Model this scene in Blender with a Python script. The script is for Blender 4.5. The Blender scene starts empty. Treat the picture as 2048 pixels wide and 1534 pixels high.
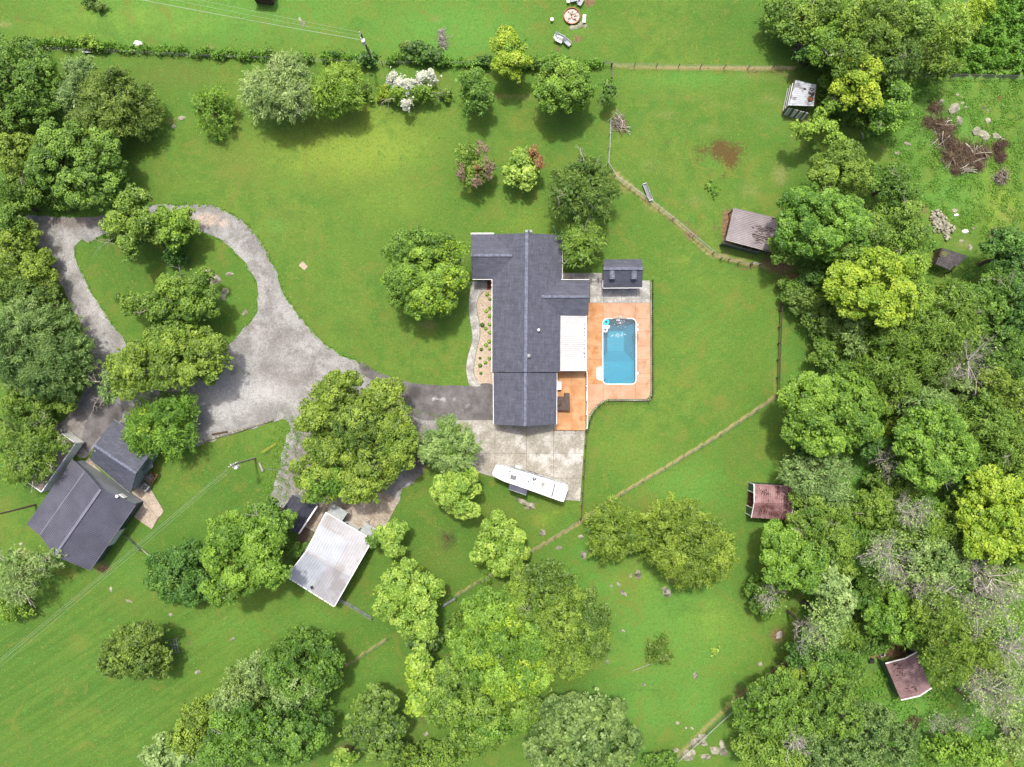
import bpy, math, random
import numpy as np
from mathutils import Vector, geometry as mgeo, noise as mnoise

# ---------------------------------------------------------------- camera, world, sun, exposure
scene = bpy.context.scene
COL = scene.collection
CAM_H = 100.0            # drone height above the lawn, metres
S = 0.07                 # metres of ground per photograph pixel
cam_d = bpy.data.cameras.new("camera")
cam = bpy.data.objects.new("camera", cam_d)
COL.objects.link(cam)
cam.location = (0, 0, CAM_H)
cam.rotation_euler = (0, 0, 0)
cam_d.sensor_width = 36.0
cam_d.lens = 18.0 * CAM_H / (1024 * S)
cam_d.clip_start = 1.0
cam_d.clip_end = 6000.0
scene.camera = cam

SUN_EL, SUN_AZ = math.radians(68), math.radians(-9)   # azimuth from +Y, clockwise
world = bpy.data.worlds.new("World")
scene.world = world
world.use_nodes = True
wn = world.node_tree
bg = wn.nodes["Background"]
sky = wn.nodes.new("ShaderNodeTexSky")
sky.sky_type = 'NISHITA'
sky.sun_disc = False
sky.sun_elevation = SUN_EL
sky.sun_rotation = SUN_AZ
sky.air_density = 0.8
sky.dust_density = 6.0
sky.ozone_density = 1.0
wn.links.new(sky.outputs[0], bg.inputs[0])
bg.inputs[1].default_value = 0.15
sun_d = bpy.data.lights.new("sun", 'SUN')
sun_d.energy = 2.55
sun_d.angle = math.radians(3.2)
sun_d.color = (1.0, 0.965, 0.90)
sun = bpy.data.objects.new("sun", sun_d)
COL.objects.link(sun)
sd = Vector((math.sin(SUN_AZ) * math.cos(SUN_EL), math.cos(SUN_AZ) * math.cos(SUN_EL), math.sin(SUN_EL)))
sun.rotation_euler = sd.to_track_quat('Z', 'Y').to_euler()
sun.location = (0, 0, 60)
scene.view_settings.view_transform = 'Standard'
scene.view_settings.look = 'None'
scene.view_settings.gamma = 1.0
scene.view_settings.use_curve_mapping = False
scene.view_settings.exposure = 0.97
scene.cycles.max_bounces = 6
scene.cycles.diffuse_bounces = 3
scene.cycles.transparent_max_bounces = 8

# ---------------------------------------------------------------- helpers
rnd = random.Random(7)
RNG = np.random.default_rng(11)

def P(px, py, z=0.0):
    k = S * (1 - z / CAM_H)
    return Vector(((px - 1024) * k, (767 - py) * k, z))

def PP(pts, z=0.0):
    return [P(a, b, z) for a, b in pts]

ORG = {}
def link(o):
    COL.objects.link(o); return o

def tag(o, label=None, cat=None, group=None, kind=None):
    if label: o['label'] = label
    if cat: o['category'] = cat
    if group: o['group'] = group
    if kind: o['kind'] = kind
    return o

def empty(name, loc, label=None, cat=None, group=None, kind=None):
    o = bpy.data.objects.new(name, None); link(o)
    o.location = loc; o.empty_display_size = 0.5
    ORG[o.name] = Vector(loc)
    return tag(o, label, cat, group, kind)

class MB:
    def __init__(s):
        s.v = []; s.f = []; s.uv = {}
    def add(s, vs, fs):
        b = len(s.v); s.v += [tuple(v) for v in vs]
        for f in fs: s.f.append(tuple(b + i for i in f))
        return b
    def poly(s, pts):
        s.add(pts, [tuple(range(len(pts)))])
    def prism(s, pts, z0, z1):
        n = len(pts)
        area = sum(pts[i][0] * pts[(i + 1) % n][1] - pts[(i + 1) % n][0] * pts[i][1] for i in range(n))
        if area < 0: pts = list(reversed(pts))
        vs = [(p[0], p[1], z0) for p in pts] + [(p[0], p[1], z1) for p in pts]
        fs = [tuple(range(n - 1, -1, -1)), tuple(range(n, 2 * n))]
        fs += [(i, (i + 1) % n, n + (i + 1) % n, n + i) for i in range(n)]
        s.add(vs, fs)
    def slab(s, q, t=0.14):
        q = [Vector(p) for p in q]
        nrm = (q[1] - q[0]).cross(q[3] - q[0])
        if nrm.z < 0: q = [q[1], q[0], q[3], q[2]]
        u = (q[1] - q[0]); L = u.length; W = (q[3] - q[0]).length
        b = len(s.v); dn = Vector((0, 0, -t))
        s.v += [tuple(p) for p in q] + [tuple(p + dn) for p in q]
        fi = len(s.f)
        s.f.append((b, b + 1, b + 2, b + 3))
        s.uv[fi] = [(0, 0), (L, 0), (L, W), (0, W)]
        s.f.append((b + 7, b + 6, b + 5, b + 4))
        for i in range(4):
            j = (i + 1) % 4
            s.f.append((b + i, b + 4 + i, b + 4 + j, b + j))
    def box(s, c, size, rz=0.0):
        cx, cy, cz = c; hx, hy, hz = size[0] / 2, size[1] / 2, size[2] / 2
        ca, sa = math.cos(rz), math.sin(rz); vs = []
        for dz in (-hz, hz):
            for dx, dy in ((-hx, -hy), (hx, -hy), (hx, hy), (-hx, hy)):
                vs.append((cx + dx * ca - dy * sa, cy + dx * sa + dy * ca, cz + dz))
        s.add(vs, [(3, 2, 1, 0), (4, 5, 6, 7), (0, 1, 5, 4), (1, 2, 6, 5), (2, 3, 7, 6), (3, 0, 4, 7)])
    def beam(s, p0, p1, w, h):
        p0 = Vector(p0); p1 = Vector(p1); d = (p1 - p0)
        if d.length < 1e-6: return
        d.normalize()
        side = d.cross(Vector((0, 0, 1)))
        if side.length < 1e-3: side = Vector((1, 0, 0))
        side.normalize(); up = side.cross(d).normalized()
        vs = []
        for p in (p0, p1):
            for a, b in ((-1, -1), (1, -1), (1, 1), (-1, 1)):
                vs.append(p + side * (a * w / 2) + up * (b * h / 2))
        s.add(vs, [(0, 1, 2, 3), (7, 6, 5, 4), (0, 4, 5, 1), (1, 5, 6, 2), (2, 6, 7, 3), (3, 7, 4, 0)])
    def tube(s, pts, radii, n=6, cap=True):
        pts = [Vector(p) for p in pts]; b = len(s.v); m = len(pts)
        for i, p in enumerate(pts):
            d = (pts[min(i + 1, m - 1)] - pts[max(i - 1, 0)])
            if d.length < 1e-6: d = Vector((0, 0, 1))
            d.normalize()
            a = d.cross(Vector((0.31, 0.95, 0.05)))
            if a.length < 1e-3: a = d.cross(Vector((1, 0, 0)))
            a.normalize(); c = d.cross(a)
            for k in range(n):
                t = 2 * math.pi * k / n
                s.v.append(tuple(p + (a * math.cos(t) + c * math.sin(t)) * radii[i]))
        for i in range(m - 1):
            for k in range(n):
                k2 = (k + 1) % n
                s.f.append((b + i * n + k, b + i * n + k2, b + (i + 1) * n + k2, b + (i + 1) * n + k))
        if cap:
            s.f.append(tuple(b + k for k in range(n - 1, -1, -1)))
            s.f.append(tuple(b + (m - 1) * n + k for k in range(n)))
    def cyl(s, c, r, h, n=12, r2=None):
        r2 = r if r2 is None else r2
        s.tube([Vector(c), Vector(c) + Vector((0, 0, h))], [r, r2], n)
    def torus(s, c, R, r, n=20, m=8):
        b = len(s.v)
        for i in range(n):
            a = 2 * math.pi * i / n
            for j in range(m):
                t = 2 * math.pi * j / m
                s.v.append((c[0] + (R + r * math.cos(t)) * math.cos(a), c[1] + (R + r * math.cos(t)) * math.sin(a), c[2] + r * math.sin(t)))
        for i in range(n):
            for j in range(m):
                i2, j2 = (i + 1) % n, (j + 1) % m
                s.f.append((b + i * m + j, b + i2 * m + j, b + i2 * m + j2, b + i * m + j2))
    def dome(s, c, r, hz, n=10, m=4):
        b = len(s.v)
        for j in range(m):
            t = math.pi / 2 * j / m
            for i in range(n):
                a = 2 * math.pi * i / n
                s.v.append((c[0] + r * math.cos(t) * math.cos(a), c[1] + r * math.cos(t) * math.sin(a), c[2] + hz * math.sin(t)))
        s.v.append((c[0], c[1], c[2] + hz))
        for j in range(m - 1):
            for i in range(n):
                i2 = (i + 1) % n
                s.f.append((b + j * n + i, b + j * n + i2, b + (j + 1) * n + i2, b + (j + 1) * n + i))
        for i in range(n):
            s.f.append((b + (m - 1) * n + i, b + (m - 1) * n + (i + 1) % n, b + m * n))
    def build(s, name, mat, parent=None, origin=None, smooth=False):
        if parent is not None: org = ORG[parent.name]
        elif origin is not None: org = Vector(origin)
        else:
            a = np.array(s.v); org = Vector((float(a[:, 0].mean()), float(a[:, 1].mean()), float(a[:, 2].min())))
        me = bpy.data.meshes.new(name)
        me.from_pydata([(x - org.x, y - org.y, z - org.z) for x, y, z in s.v], [], s.f)
        if s.uv:
            uvl = me.uv_layers.new(name="UVMap")
            for fi, co in s.uv.items():
                for k, li in enumerate(me.polygons[fi].loop_indices): uvl.data[li].uv = co[k]
        me.materials.append(mat)
        if smooth:
            for p in me.polygons: p.use_smooth = True
        me.update()
        o = bpy.data.objects.new(name, me); link(o)
        if parent is not None: o.parent = parent
        else: o.location = org
        ORG[o.name] = org
        return o

def fast_mesh(name, verts, quads, mat, parent=None, origin=(0, 0, 0), tint=None):
    verts = np.asarray(verts, dtype=np.float32) - np.array(origin, dtype=np.float32)
    quads = np.asarray(quads, dtype=np.int32); n = quads.shape[1]
    me = bpy.data.meshes.new(name)
    me.vertices.add(len(verts)); me.vertices.foreach_set("co", verts.ravel())
    me.loops.add(quads.size); me.loops.foreach_set("vertex_index", quads.ravel())
    me.polygons.add(len(quads))
    me.polygons.foreach_set("loop_start", np.arange(0, quads.size, n, dtype=np.int32))
    me.polygons.foreach_set("loop_total", np.full(len(quads), n, dtype=np.int32))
    me.update(calc_edges=True)
    if tint is not None:
        at = me.attributes.new("tint", 'FLOAT', 'FACE'); at.data.foreach_set("value", np.asarray(tint, dtype=np.float32))
    me.materials.append(mat)
    o = bpy.data.objects.new(name, me); link(o)
    if parent is not None: o.parent = parent
    else: o.location = origin
    ORG[o.name] = Vector(origin)
    return o

# ---------------------------------------------------------------- materials
KAL = 2.15
def A(r, g, b, k=KAL):          # surface colour as it reads in full daylight -> albedo
    def l(c):
        c /= 255.0
        return (c / 12.92 if c <= 0.04045 else ((c + 0.055) / 1.055) ** 2.4)
    return tuple(min(0.9, l(c) / k) for c in (r, g, b)) + (1.0,)

def AL(r, g, b): return A(r, g, b, 0.99)

def newmat(name):
    m = bpy.data.materials.new(name); m.use_nodes = True
    nt = m.node_tree
    return m, nt, nt.nodes["Principled BSDF"]

def N(nt, typ, **kw):
    n = nt.nodes.new(typ)
    for k, v in kw.items():
        if k.startswith('i_'): n.inputs[k[2:].replace('_', ' ')].default_value = v
        else: setattr(n, k, v)
    return n

def noise_node(nt, scale, detail=3, rough=0.55, coord=None, vec_scale=None, dist=0.0):
    n = N(nt, "ShaderNodeTexNoise"); n.inputs["Scale"].default_value = scale
    n.inputs["Detail"].default_value = detail; n.inputs["Roughness"].default_value = rough
    n.inputs["Distortion"].default_value = dist
    src = coord
    if src is None: src = geo(nt)
    if vec_scale:
        mp = N(nt, "ShaderNodeMapping"); mp.inputs["Scale"].default_value = vec_scale[0]; mp.inputs["Rotation"].default_value = vec_scale[1]
        nt.links.new(src, mp.inputs[0]); src = mp.outputs[0]
    nt.links.new(src, n.inputs["Vector"])
    return n.outputs[0]

def geo(nt):
    for n in nt.nodes:
        if n.type == 'NEW_GEOMETRY': return n.outputs["Position"]
    return N(nt, "ShaderNodeNewGeometry").outputs["Position"]

def math_node(nt, op, a, b=0.0, c=None, clamp=False):
    n = N(nt, "ShaderNodeMath", operation=op); n.use_clamp = clamp
    for i, x in enumerate((a, b) if c is None else (a, b, c)):
        if isinstance(x, (int, float)): n.inputs[i].default_value = x
        else: nt.links.new(x, n.inputs[i])
    return n.outputs[0]

def ss(nt, x, lo, hi):
    n = N(nt, "ShaderNodeMapRange", interpolation_type='SMOOTHSTEP')
    nt.links.new(x, n.inputs[0]); n.inputs[1].default_value = lo; n.inputs[2].default_value = hi
    return n.outputs[0]

def mixc(nt, f, a, b, mode='MIX'):
    n = N(nt, "ShaderNodeMix", data_type='RGBA', blend_type=mode)
    n.clamp_factor = True
    if isinstance(f, (int, float)): n.inputs[0].default_value = f
    else: nt.links.new(f, n.inputs[0])
    for i, x in ((6, a), (7, b)):
        if isinstance(x, tuple): n.inputs[i].default_value = x
        else: nt.links.new(x, n.inputs[i])
    return n.outputs[2]

def attr(nt, name):
    n = N(nt, "ShaderNodeAttribute", attribute_name=name); return n.outputs["Fac"]

def bump(nt, bsdf, h, strength=0.3, dist=0.05):
    b = N(nt, "ShaderNodeBump"); b.inputs["Strength"].default_value = strength; b.inputs["Distance"].default_value = dist
    nt.links.new(h, b.inputs["Height"]); nt.links.new(b.outputs[0], bsdf.inputs["Normal"])

def mottled(name, c1, c2, scale=3.0, rough=0.8, c3=None, s3=0.4, metallic=0.0, bs=0.2, lo=0.35, hi=0.65, spec=0.3, fine=None):
    m, nt, b = newmat(name)
    n1 = noise_node(nt, scale, 5, 0.6)
    col = mixc(nt, ss(nt, n1, lo, hi), c1, c2)
    if c3: col = mixc(nt, ss(nt, noise_node(nt, s3, 4, 0.65), 0.52, 0.64), col, c3)
    if fine:
        f = noise_node(nt, fine, 2, 0.7)
        col = mixc(nt, 0.45, col, mixc(nt, ss(nt, f, 0.3, 0.7), (0.25, 0.25, 0.25, 1), (0.75, 0.75, 0.75, 1)), 'OVERLAY')
    nt.links.new(col, b.inputs["Base Color"])
    b.inputs["Roughness"].default_value = rough; b.inputs["Metallic"].default_value = metallic
    b.inputs["Specular IOR Level"].default_value = spec
    if bs: bump(nt, b, n1, bs, 0.03)
    return m

def leaf_mat(name, cd, cl, trans=0.33, var=0.10):
    m, nt, b = newmat(name)
    t = attr(nt, "tint")
    col = mixc(nt, t, cd, cl)
    oi = N(nt, "ShaderNodeObjectInfo")
    hsv = N(nt, "ShaderNodeHueSaturation")
    nt.links.new(col, hsv.inputs["Color"])
    nt.links.new(math_node(nt, 'MULTIPLY_ADD', oi.outputs["Random"], 0.024, 0.488), hsv.inputs["Hue"])
    nt.links.new(math_node(nt, 'MULTIPLY_ADD', oi.outputs["Random"], -var * 2, 1 + var), hsv.inputs["Value"])
    nt.links.new(hsv.outputs[0], b.inputs["Base Color"])
    b.inputs["Roughness"].default_value = 0.5; b.inputs["Specular IOR Level"].default_value = 0.35
    tr = N(nt, "ShaderNodeBsdfTranslucent"); nt.links.new(mixc(nt, 0.6, hsv.outputs[0], cl), tr.inputs["Color"])
    mx = N(nt, "ShaderNodeMixShader"); mx.inputs[0].default_value = trans
    nt.links.new(b.outputs[0], mx.inputs[1]); nt.links.new(tr.outputs[0], mx.inputs[2])
    nt.links.new(mx.outputs[0], nt.nodes["Material Output"].inputs[0])
    return m

LEAF = {
 'mid':    leaf_mat('leaf_mid',    AL(62, 94, 26), AL(126, 158, 58)),
 'bright': leaf_mat('leaf_bright', AL(68, 104, 26), AL(138, 172, 60)),
 'yellow': leaf_mat('leaf_chartreuse', AL(94, 128, 26), AL(172, 190, 60)),
 'warm':   leaf_mat('leaf_warm',   AL(70, 99, 27), AL(136, 162, 58)),
 'olive':  leaf_mat('leaf_olive',  AL(64, 91, 29), AL(124, 148, 60)),
 'pale':   leaf_mat('leaf_pale',   AL(86, 116, 56), AL(160, 184, 104)),
 'grey':   leaf_mat('leaf_greygreen', AL(84, 112, 56), AL(156, 180, 108)),
 'lime':   leaf_mat('leaf_lime',   AL(88, 124, 38), AL(166, 190, 82)),
 'blue':   leaf_mat('leaf_bluegreen', AL(54, 84, 34), AL(124, 152, 78)),
 'deep':   leaf_mat('leaf_deep',   AL(48, 82, 28), AL(104, 142, 54)),
 'magno':  leaf_mat('leaf_glossy', AL(44, 72, 24), AL(110, 144, 54)),
 'rust':   leaf_mat('leaf_rust',   AL(120, 92, 58), AL(166, 122, 82)),
 'twig':   leaf_mat('leaf_browntwig', AL(104, 92, 74), AL(160, 140, 112)),
 'white':  leaf_mat('blossom_white', A(190, 196, 165, 1.45), A(232, 234, 220, 1.35), trans=0.2),
 'flower': leaf_mat('leaf_yellowflower', AL(86, 124, 26), AL(190, 190, 60)),
 'grass':  leaf_mat('grass_blades', AL(60, 104, 28), AL(108, 152, 50)),
 'weed':   leaf_mat('weed_leaves', AL(56, 98, 26), AL(108, 150, 50)),
}
M = {}
M['bark'] = mottled('bark', A(92, 80, 66), A(138, 124, 104), 4.0, 0.9)
M['bark_pale'] = mottled('bark_pale', A(160, 152, 138), A(206, 198, 184), 3.0, 0.85)
M['bark_dead'] = mottled('bark_dead', A(182, 174, 162), A(222, 215, 204), 3.0, 0.9)
M['bark_brown'] = mottled('bark_brown', A(96, 72, 58), A(142, 112, 90), 3.0, 0.9)
M['white'] = mottled('white_paint', A(226, 226, 222, 1.3), A(240, 240, 238, 1.3), 1.5, 0.45, bs=0.03)
M['cover_white'] = mottled('aged_white_aluminium', (0.34, 0.34, 0.34, 1), (0.38, 0.38, 0.375, 1), 1.5, 0.5, bs=0.02)
M['rvwhite'] = mottled('trailer_white', (0.50, 0.50, 0.48, 1), (0.62, 0.62, 0.61, 1), 1.6, 0.45, (0.44, 0.43, 0.40, 1), 0.8, bs=0.02)
M['black'] = mottled('black_metal', A(34, 33, 32), A(52, 50, 48), 4, 0.5, bs=0.03)
M['darkwood'] = mottled('dark_wood', A(86, 70, 58), A(120, 100, 82), 5, 0.85)
M['wood'] = mottled('weathered_wood', A(130, 112, 90), A(168, 150, 124), 5, 0.85)
M['greywood'] = mottled('grey_wood', A(120, 114, 106), A(160, 154, 146), 5, 0.85)
M['galv'] = mottled('galvanised', A(140, 146, 150), A(180, 186, 190), 2.5, 0.45, metallic=0.3)
M['rock'] = mottled('limestone', A(128, 126, 106), A(192, 188, 164), 1.3, 0.9, A(92, 90, 74), 1.1, bs=0.6, fine=9)
M['rock_pink'] = mottled('weathered_rock', A(146, 144, 124), A(198, 194, 168), 1.1, 0.9, bs=0.5, fine=7)
M['wire'] = mottled('wire_grey', A(118, 124, 118), A(140, 146, 138), 4, 0.5, bs=0)
M['wire_pale'] = mottled('wire_pale', A(188, 200, 180), A(205, 214, 196), 4, 0.5, bs=0)
M['glass'] = mottled('dark_glass', A(60, 66, 76), A(76, 84, 96), 1.0, 0.15, bs=0, spec=0.6)
M['pale_green_metal'] = mottled('pale_green_metal', A(146, 156, 152), A(168, 176, 172), 1.5, 0.55, bs=0)
M['green_metal'] = mottled('green_metal', A(74, 98, 88), A(96, 120, 108), 3, 0.5)
M['grey_wall'] = mottled('pale_siding', A(168, 176, 184), A(184, 190, 196), 2, 0.7)
M['tan'] = mottled('tan_siding', A(186, 172, 148), A(206, 192, 168), 2, 0.8)
M['brick'] = mottled('red_brick', A(120, 62, 48), A(150, 84, 64), 6, 0.9)
M['interior'] = mottled('stall_earth', A(92, 70, 56), A(128, 92, 66), 3, 0.95)
M['cover'] = mottled('brown_cover', A(86, 68, 62), A(104, 84, 76), 2, 0.7)
M['teal'] = mottled('teal_vinyl', A(40, 205, 200, 1.3), A(70, 220, 212, 1.3), 2, 0.25, bs=0)
M['brown'] = mottled('rusty_brown', A(130, 78, 50), A(160, 98, 62), 3, 0.9)

# shingles: fine stepped courses in the slope's own coordinates
def shingle(name, c1, c2):
    m, nt, b = newmat(name)
    uv = N(nt, "ShaderNodeTexCoord").outputs["UV"]
    br = N(nt, "ShaderNodeTexBrick"); nt.links.new(uv, br.inputs["Vector"])
    br.inputs["Color1"].default_value = c1; br.inputs["Color2"].default_value = c2
    br.inputs["Mortar"].default_value = tuple(x * 0.86 for x in c1[:3]) + (1,)
    br.inputs["Scale"].default_value = 1.0; br.inputs["Brick Width"].default_value = 0.95; br.inputs["Row Height"].default_value = 0.26
    br.inputs["Mortar Size"].default_value = 0.02; br.inputs["Bias"].default_value = 0.0
    n1 = noise_node(nt, 1.2, 5, 0.7); n2 = noise_node(nt, 9.0, 3, 0.7)
    col = mixc(nt, 0.5, br.outputs[0], mixc(nt, ss(nt, n1, 0.3, 0.7), (0.36, 0.36, 0.36, 1), (0.64, 0.64, 0.64, 1)), 'OVERLAY')
    n4 = noise_node(nt, 1.0, 4, 0.7, vec_scale=((0.5, 4.0, 1), (0, 0, 0)))
    col = mixc(nt, 0.5, col, mixc(nt, ss(nt, n4, 0.35, 0.65), (0.38, 0.38, 0.38, 1), (0.6, 0.6, 0.6, 1)), 'OVERLAY')
    col = mixc(nt, 0.5, col, mixc(nt, ss(nt, n2, 0.3, 0.7), (0.3, 0.3, 0.3, 1), (0.7, 0.7, 0.7, 1)), 'OVERLAY')
    nt.links.new(col, b.inputs["Base Color"]); b.inputs["Roughness"].default_value = 0.85
    bump(nt, b, br.outputs[1], 0.25, 0.02)
    return m
M['shingle'] = shingle('slate_blue_shingles', A(86, 89, 104), A(100, 103, 118))
M['shingle_dark'] = shingle('charcoal_shingles', A(58, 60, 74), A(78, 80, 96))
M['ridge'] = mottled('ridge_shingles', A(108, 114, 130), A(134, 140, 156), 2.2, 0.85, fine=6)
M['barnroof'] = mottled('dark_metal_roof', A(98, 98, 112), A(112, 112, 127), 0.5, 0.5, metallic=0.2, bs=0)
M['barnrib'] = mottled('dark_metal_ribs', A(130, 130, 146), A(140, 140, 156), 0.5, 0.5, metallic=0.2, bs=0)
M['silver'] = mottled('silver_roof', A(186, 186, 191), A(202, 202, 207), 0.6, 0.5, A(178, 175, 175), 0.35, bs=0.05)
M['silver_new'] = mottled('bright_silver_roof', A(188, 196, 206), A(202, 210, 220), 0.6, 0.5, bs=0.03)
M['tin'] = mottled('tin_roof', A(206, 212, 220), A(222, 228, 236), 0.8, 0.45, A(150, 150, 156), 0.7, bs=0.05)
M['mauve'] = mottled('faded_mauve_roof', A(170, 160, 162), A(190, 181, 183), 0.6, 0.55, bs=0.05)
M['redroof'] = mottled('faded_red_roof', A(154, 112, 112), A(188, 148, 148), 0.7, 0.6, A(128, 88, 86), 0.8, bs=0.05)
M['redroof2'] = mottled('dusty_red_roof', A(146, 114, 116), A(174, 142, 142), 0.7, 0.65, bs=0.05)
M['blackroof'] = mottled('dark_sheet_roof', A(70, 66, 68), A(98, 92, 94), 1.5, 0.6, bs=0.05)
M['leafdebris'] = mottled('leaf_litter', A(62, 46, 38), A(92, 70, 56), 6, 0.95)
M['concrete'] = mottled('concrete', A(170, 165, 150), A(194, 190, 178), 0.5, 0.85, A(214, 211, 202), 0.25, bs=0.1, lo=0.4, hi=0.6, fine=5)
M['concrete_tan'] = mottled('stained_concrete', A(172, 157, 138), A(204, 192, 175), 0.4, 0.85, A(184, 166, 144), 0.3, bs=0.1, fine=5)
M['concrete_grey'] = mottled('mottled_grey_concrete', A(166, 164, 156), A(212, 210, 203), 0.7, 0.85, A(182, 179, 170), 0.6, bs=0.1, fine=5)
M['patio_tan'] = mottled('patio_concrete', A(188, 172, 152), A(204, 188, 168), 0.6, 0.85, bs=0.05, fine=5)
M['joint'] = mottled('slab_joint', A(112, 100, 86), A(132, 118, 100), 3, 0.95, bs=0)
M['joint_orange'] = mottled('deck_joint', A(188, 130, 92), A(198, 140, 100), 3, 0.95, bs=0)
M['deck'] = mottled('salmon_concrete', A(206, 162, 128), A(220, 180, 148), 0.45, 0.8, A(200, 154, 118), 0.6, bs=0.05)
M['deck_orange'] = mottled('orange_concrete', A(206, 148, 96), A(224, 176, 128), 0.55, 0.75, A(198, 132, 76), 0.5, bs=0.05)
M['pea'] = mottled('pea_gravel', A(192, 172, 148), A(218, 200, 178), 4, 0.95, bs=0.3, fine=11)
# ---------------------------------------------------------------- ground sheets
def seg_dist(x, y, a, b):
    ax, ay = a; bx, by = b; dx, dy = bx - ax, by - ay
    t = np.clip(((x - ax) * dx + (y - ay) * dy) / (dx * dx + dy * dy + 1e-9), 0, 1)
    return np.hypot(x - ax - t * dx, y - ay - t * dy)

def field(x, y, items):
    """x, y in photograph pixels on the ground; items: ellipses (cx,cy,rx,ry,s) or lines ('L',[pts],w,s)"""
    out = np.zeros_like(x)
    for it in items:
        if it[0] == 'L':
            d = np.full_like(x, 1e9)
            for a, b in zip(it[1][:-1], it[1][1:]): d = np.minimum(d, seg_dist(x, y, a, b))
            v = np.exp(-(d / it[2]) ** 2) * it[3]
        else:
            cx, cy, rx, ry, s = it
            v = np.exp(-((x - cx) / rx) ** 2 - ((y - cy) / ry) ** 2) * s
        out = np.maximum(out, v)
    return out

def inpoly(x, y, poly):
    ins = np.zeros(x.shape, bool); n = len(poly)
    for i in range(n):
        x1, y1 = poly[i]; x2, y2 = poly[(i + 1) % n]
        c = ((y1 > y) != (y2 > y)) & (x < (x2 - x1) * (y - y1) / (y2 - y1 + 1e-12) + x1)
        ins ^= c
    return ins

DIRT = [(1290,195,10,6,.6),(1430,195,9,5,.5),(1372,195,10,5,.5),(1235,195,7,7,.6),(1180,4,16,11,.95),(1155,77,14,9,.9),(1119,99,7,8,.8),
  (1334,285,7,5,.6),(1372,288,7,6,.6),
  (1452,455,9,42,1.2),(1455,425,12,8,.8),(1500,535,60,10,.5),(1560,525,40,26,1.0),(1600,560,45,20,.9),
  (1995,462,18,8,1.2),(1984,474,8,10,1.2),(1832,428,12,22,.8),(1845,418,10,14,.9),(1793,1303,42,14,1.3),(1755,1312,22,6,1.0),
  (1790,1190,14,14,.8),(1800,1222,12,12,.8),(205,1136,24,14,.75),(478,873,7,4,.7),(372,533,14,10,.5),(388,520,14,12,.5),
  (985,193,26,7,.75),(1075,195,12,6,.6),(1195,205,8,8,.6),(975,350,14,12,.4),(925,185,10,10,.5),(600,900,16,14,.5),
  (940,1490,30,24,.8),(1640,200,20,30,.5),(1580,232,30,14,.5),(1345,440,12,14,.65),(1385,470,24,16,.7),(1430,455,16,12,.5),
  (1370,455,14,24,.6),(1405,490,14,14,.55),(1480,512,50,5,.55),(215,245,10,10,.5),(1010,1480,20,10,.4),(1880,1490,10,10,.2),(1700,230,30,30,.45),(1765,295,20,16,.4),
  (540,1465,40,30,.5),(690,1500,50,30,.55),(830,1450,60,60,.4),(640,1480,30,30,.5),(1555,1270,20,22,.8),(380,1290,12,18,.45),(400,1343,12,6,.6),(365,1375,14,8,.5),
  (860,870,34,22,.8),(900,860,26,18,.6),(1560,800,12,60,.35),(110,600,26,30,.6),(120,780,30,16,.5),(1480,1385,18,20,.6),(1370,1380,6,6,.4),
  ('L',[(1225,132),(1400,136),(1590,138)],3,.45),('L',[(1500,142),(1600,150)],10,.5),
  ('L',[(688,1335),(730,1305),(775,1277)],2.2,.5),('L',[(912,1190),(970,1155),(1000,1140)],2.2,.5),('L',[(490,1090),(505,1090)],2,.2),
  ('L',[(1345,1525),(1412,1455),(1475,1395),(1590,1308)],3,.45),('L',[(330,240),(400,232)],3,.55),('L',[(300,255),(390,237),(450,225)],4,.5)]
DRY = [('L',[(688,1335),(730,1305),(775,1277)],3.5,1.0),('L',[(912,1190),(970,1155),(1000,1140)],3.5,1.0),('L',[(1345,1525),(1412,1455),(1475,1395),(1590,1308)],5,.9),(1330,230,50,20,.5),(1420,260,60,20,.45),(1500,380,50,30,.5),(1390,400,40,24,.5),(1300,330,40,26,.45),(1560,350,30,40,.6),(1540,200,60,18,.5),(1225,350,26,30,.55),(1250,375,22,26,.6),(1300,415,30,22,.5),(1480,300,90,60,.25),(1600,240,40,60,.55),(1630,330,60,50,.4),
  ('L',[(1228,345),(1290,398),(1345,438),(1420,508),(1490,526),(1560,538)],6,1.1),
  ('L',[(1280,195),(1380,196),(1470,215),(1560,260),(1600,300)],14,.4),('L',[(1480,150),(1590,160)],20,.45),
  ('L',[(1548,795),(1440,868),(1330,935),(1240,988),(1168,1036)],3.4,1.3),('L',[(1168,1040),(1110,1075),(1060,1104)],4,1.2),
  ('L',[(1555,590),(1551,790)],3.6,.7),('L',[(1345,1520),(1412,1450),(1475,1390)],5,.6),
  (1890,180,40,20,.4),(2020,430,40,30,.55),(1180,1045,30,16,.4),(1195,1390,24,40,.45),(1250,1420,30,30,.3),(1100,1020,40,20,.3),
  (1690,260,30,30,.4),(1830,420,16,30,.5),('L',[(60,100),(340,112),(520,118)],6,.4),('L',[(1225,132),(1400,136),(1590,138)],5,1.1),(1455,500,50,14,.5),(1120,150,30,14,.4),
  ('L',[(940,190),(1100,196)],9,.6),(1880,1490,60,20,.2),(80,1330,90,60,.2),(100,1100,60,30,.3),(1720,1340,30,30,.4),(1830,1410,30,24,.4),(1760,1400,20,60,.25)]
YEL = [(690,290,190,90,.95),(780,400,120,80,.5),(560,210,100,40,.4),(1450,650,120,160,.25),(1420,560,100,60,.3),(1250,900,110,60,.4),(1290,1150,100,80,.45),
  (1420,1240,80,60,.5),(1400,1100,60,80,.3),(250,40,300,50,.45),(100,60,120,50,.4),(650,90,60,20,.4),(2000,400,60,120,.7),(1960,120,100,80,.5),(2020,40,50,50,.5),
  (1060,440,100,50,.4),(1150,620,60,60,.2),(500,1420,300,160,.35),(200,1480,200,80,.35),(720,500,160,60,.3),(840,230,100,30,.5),(1200,60,100,50,.3),(500,1010,60,60,.2)]
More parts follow.
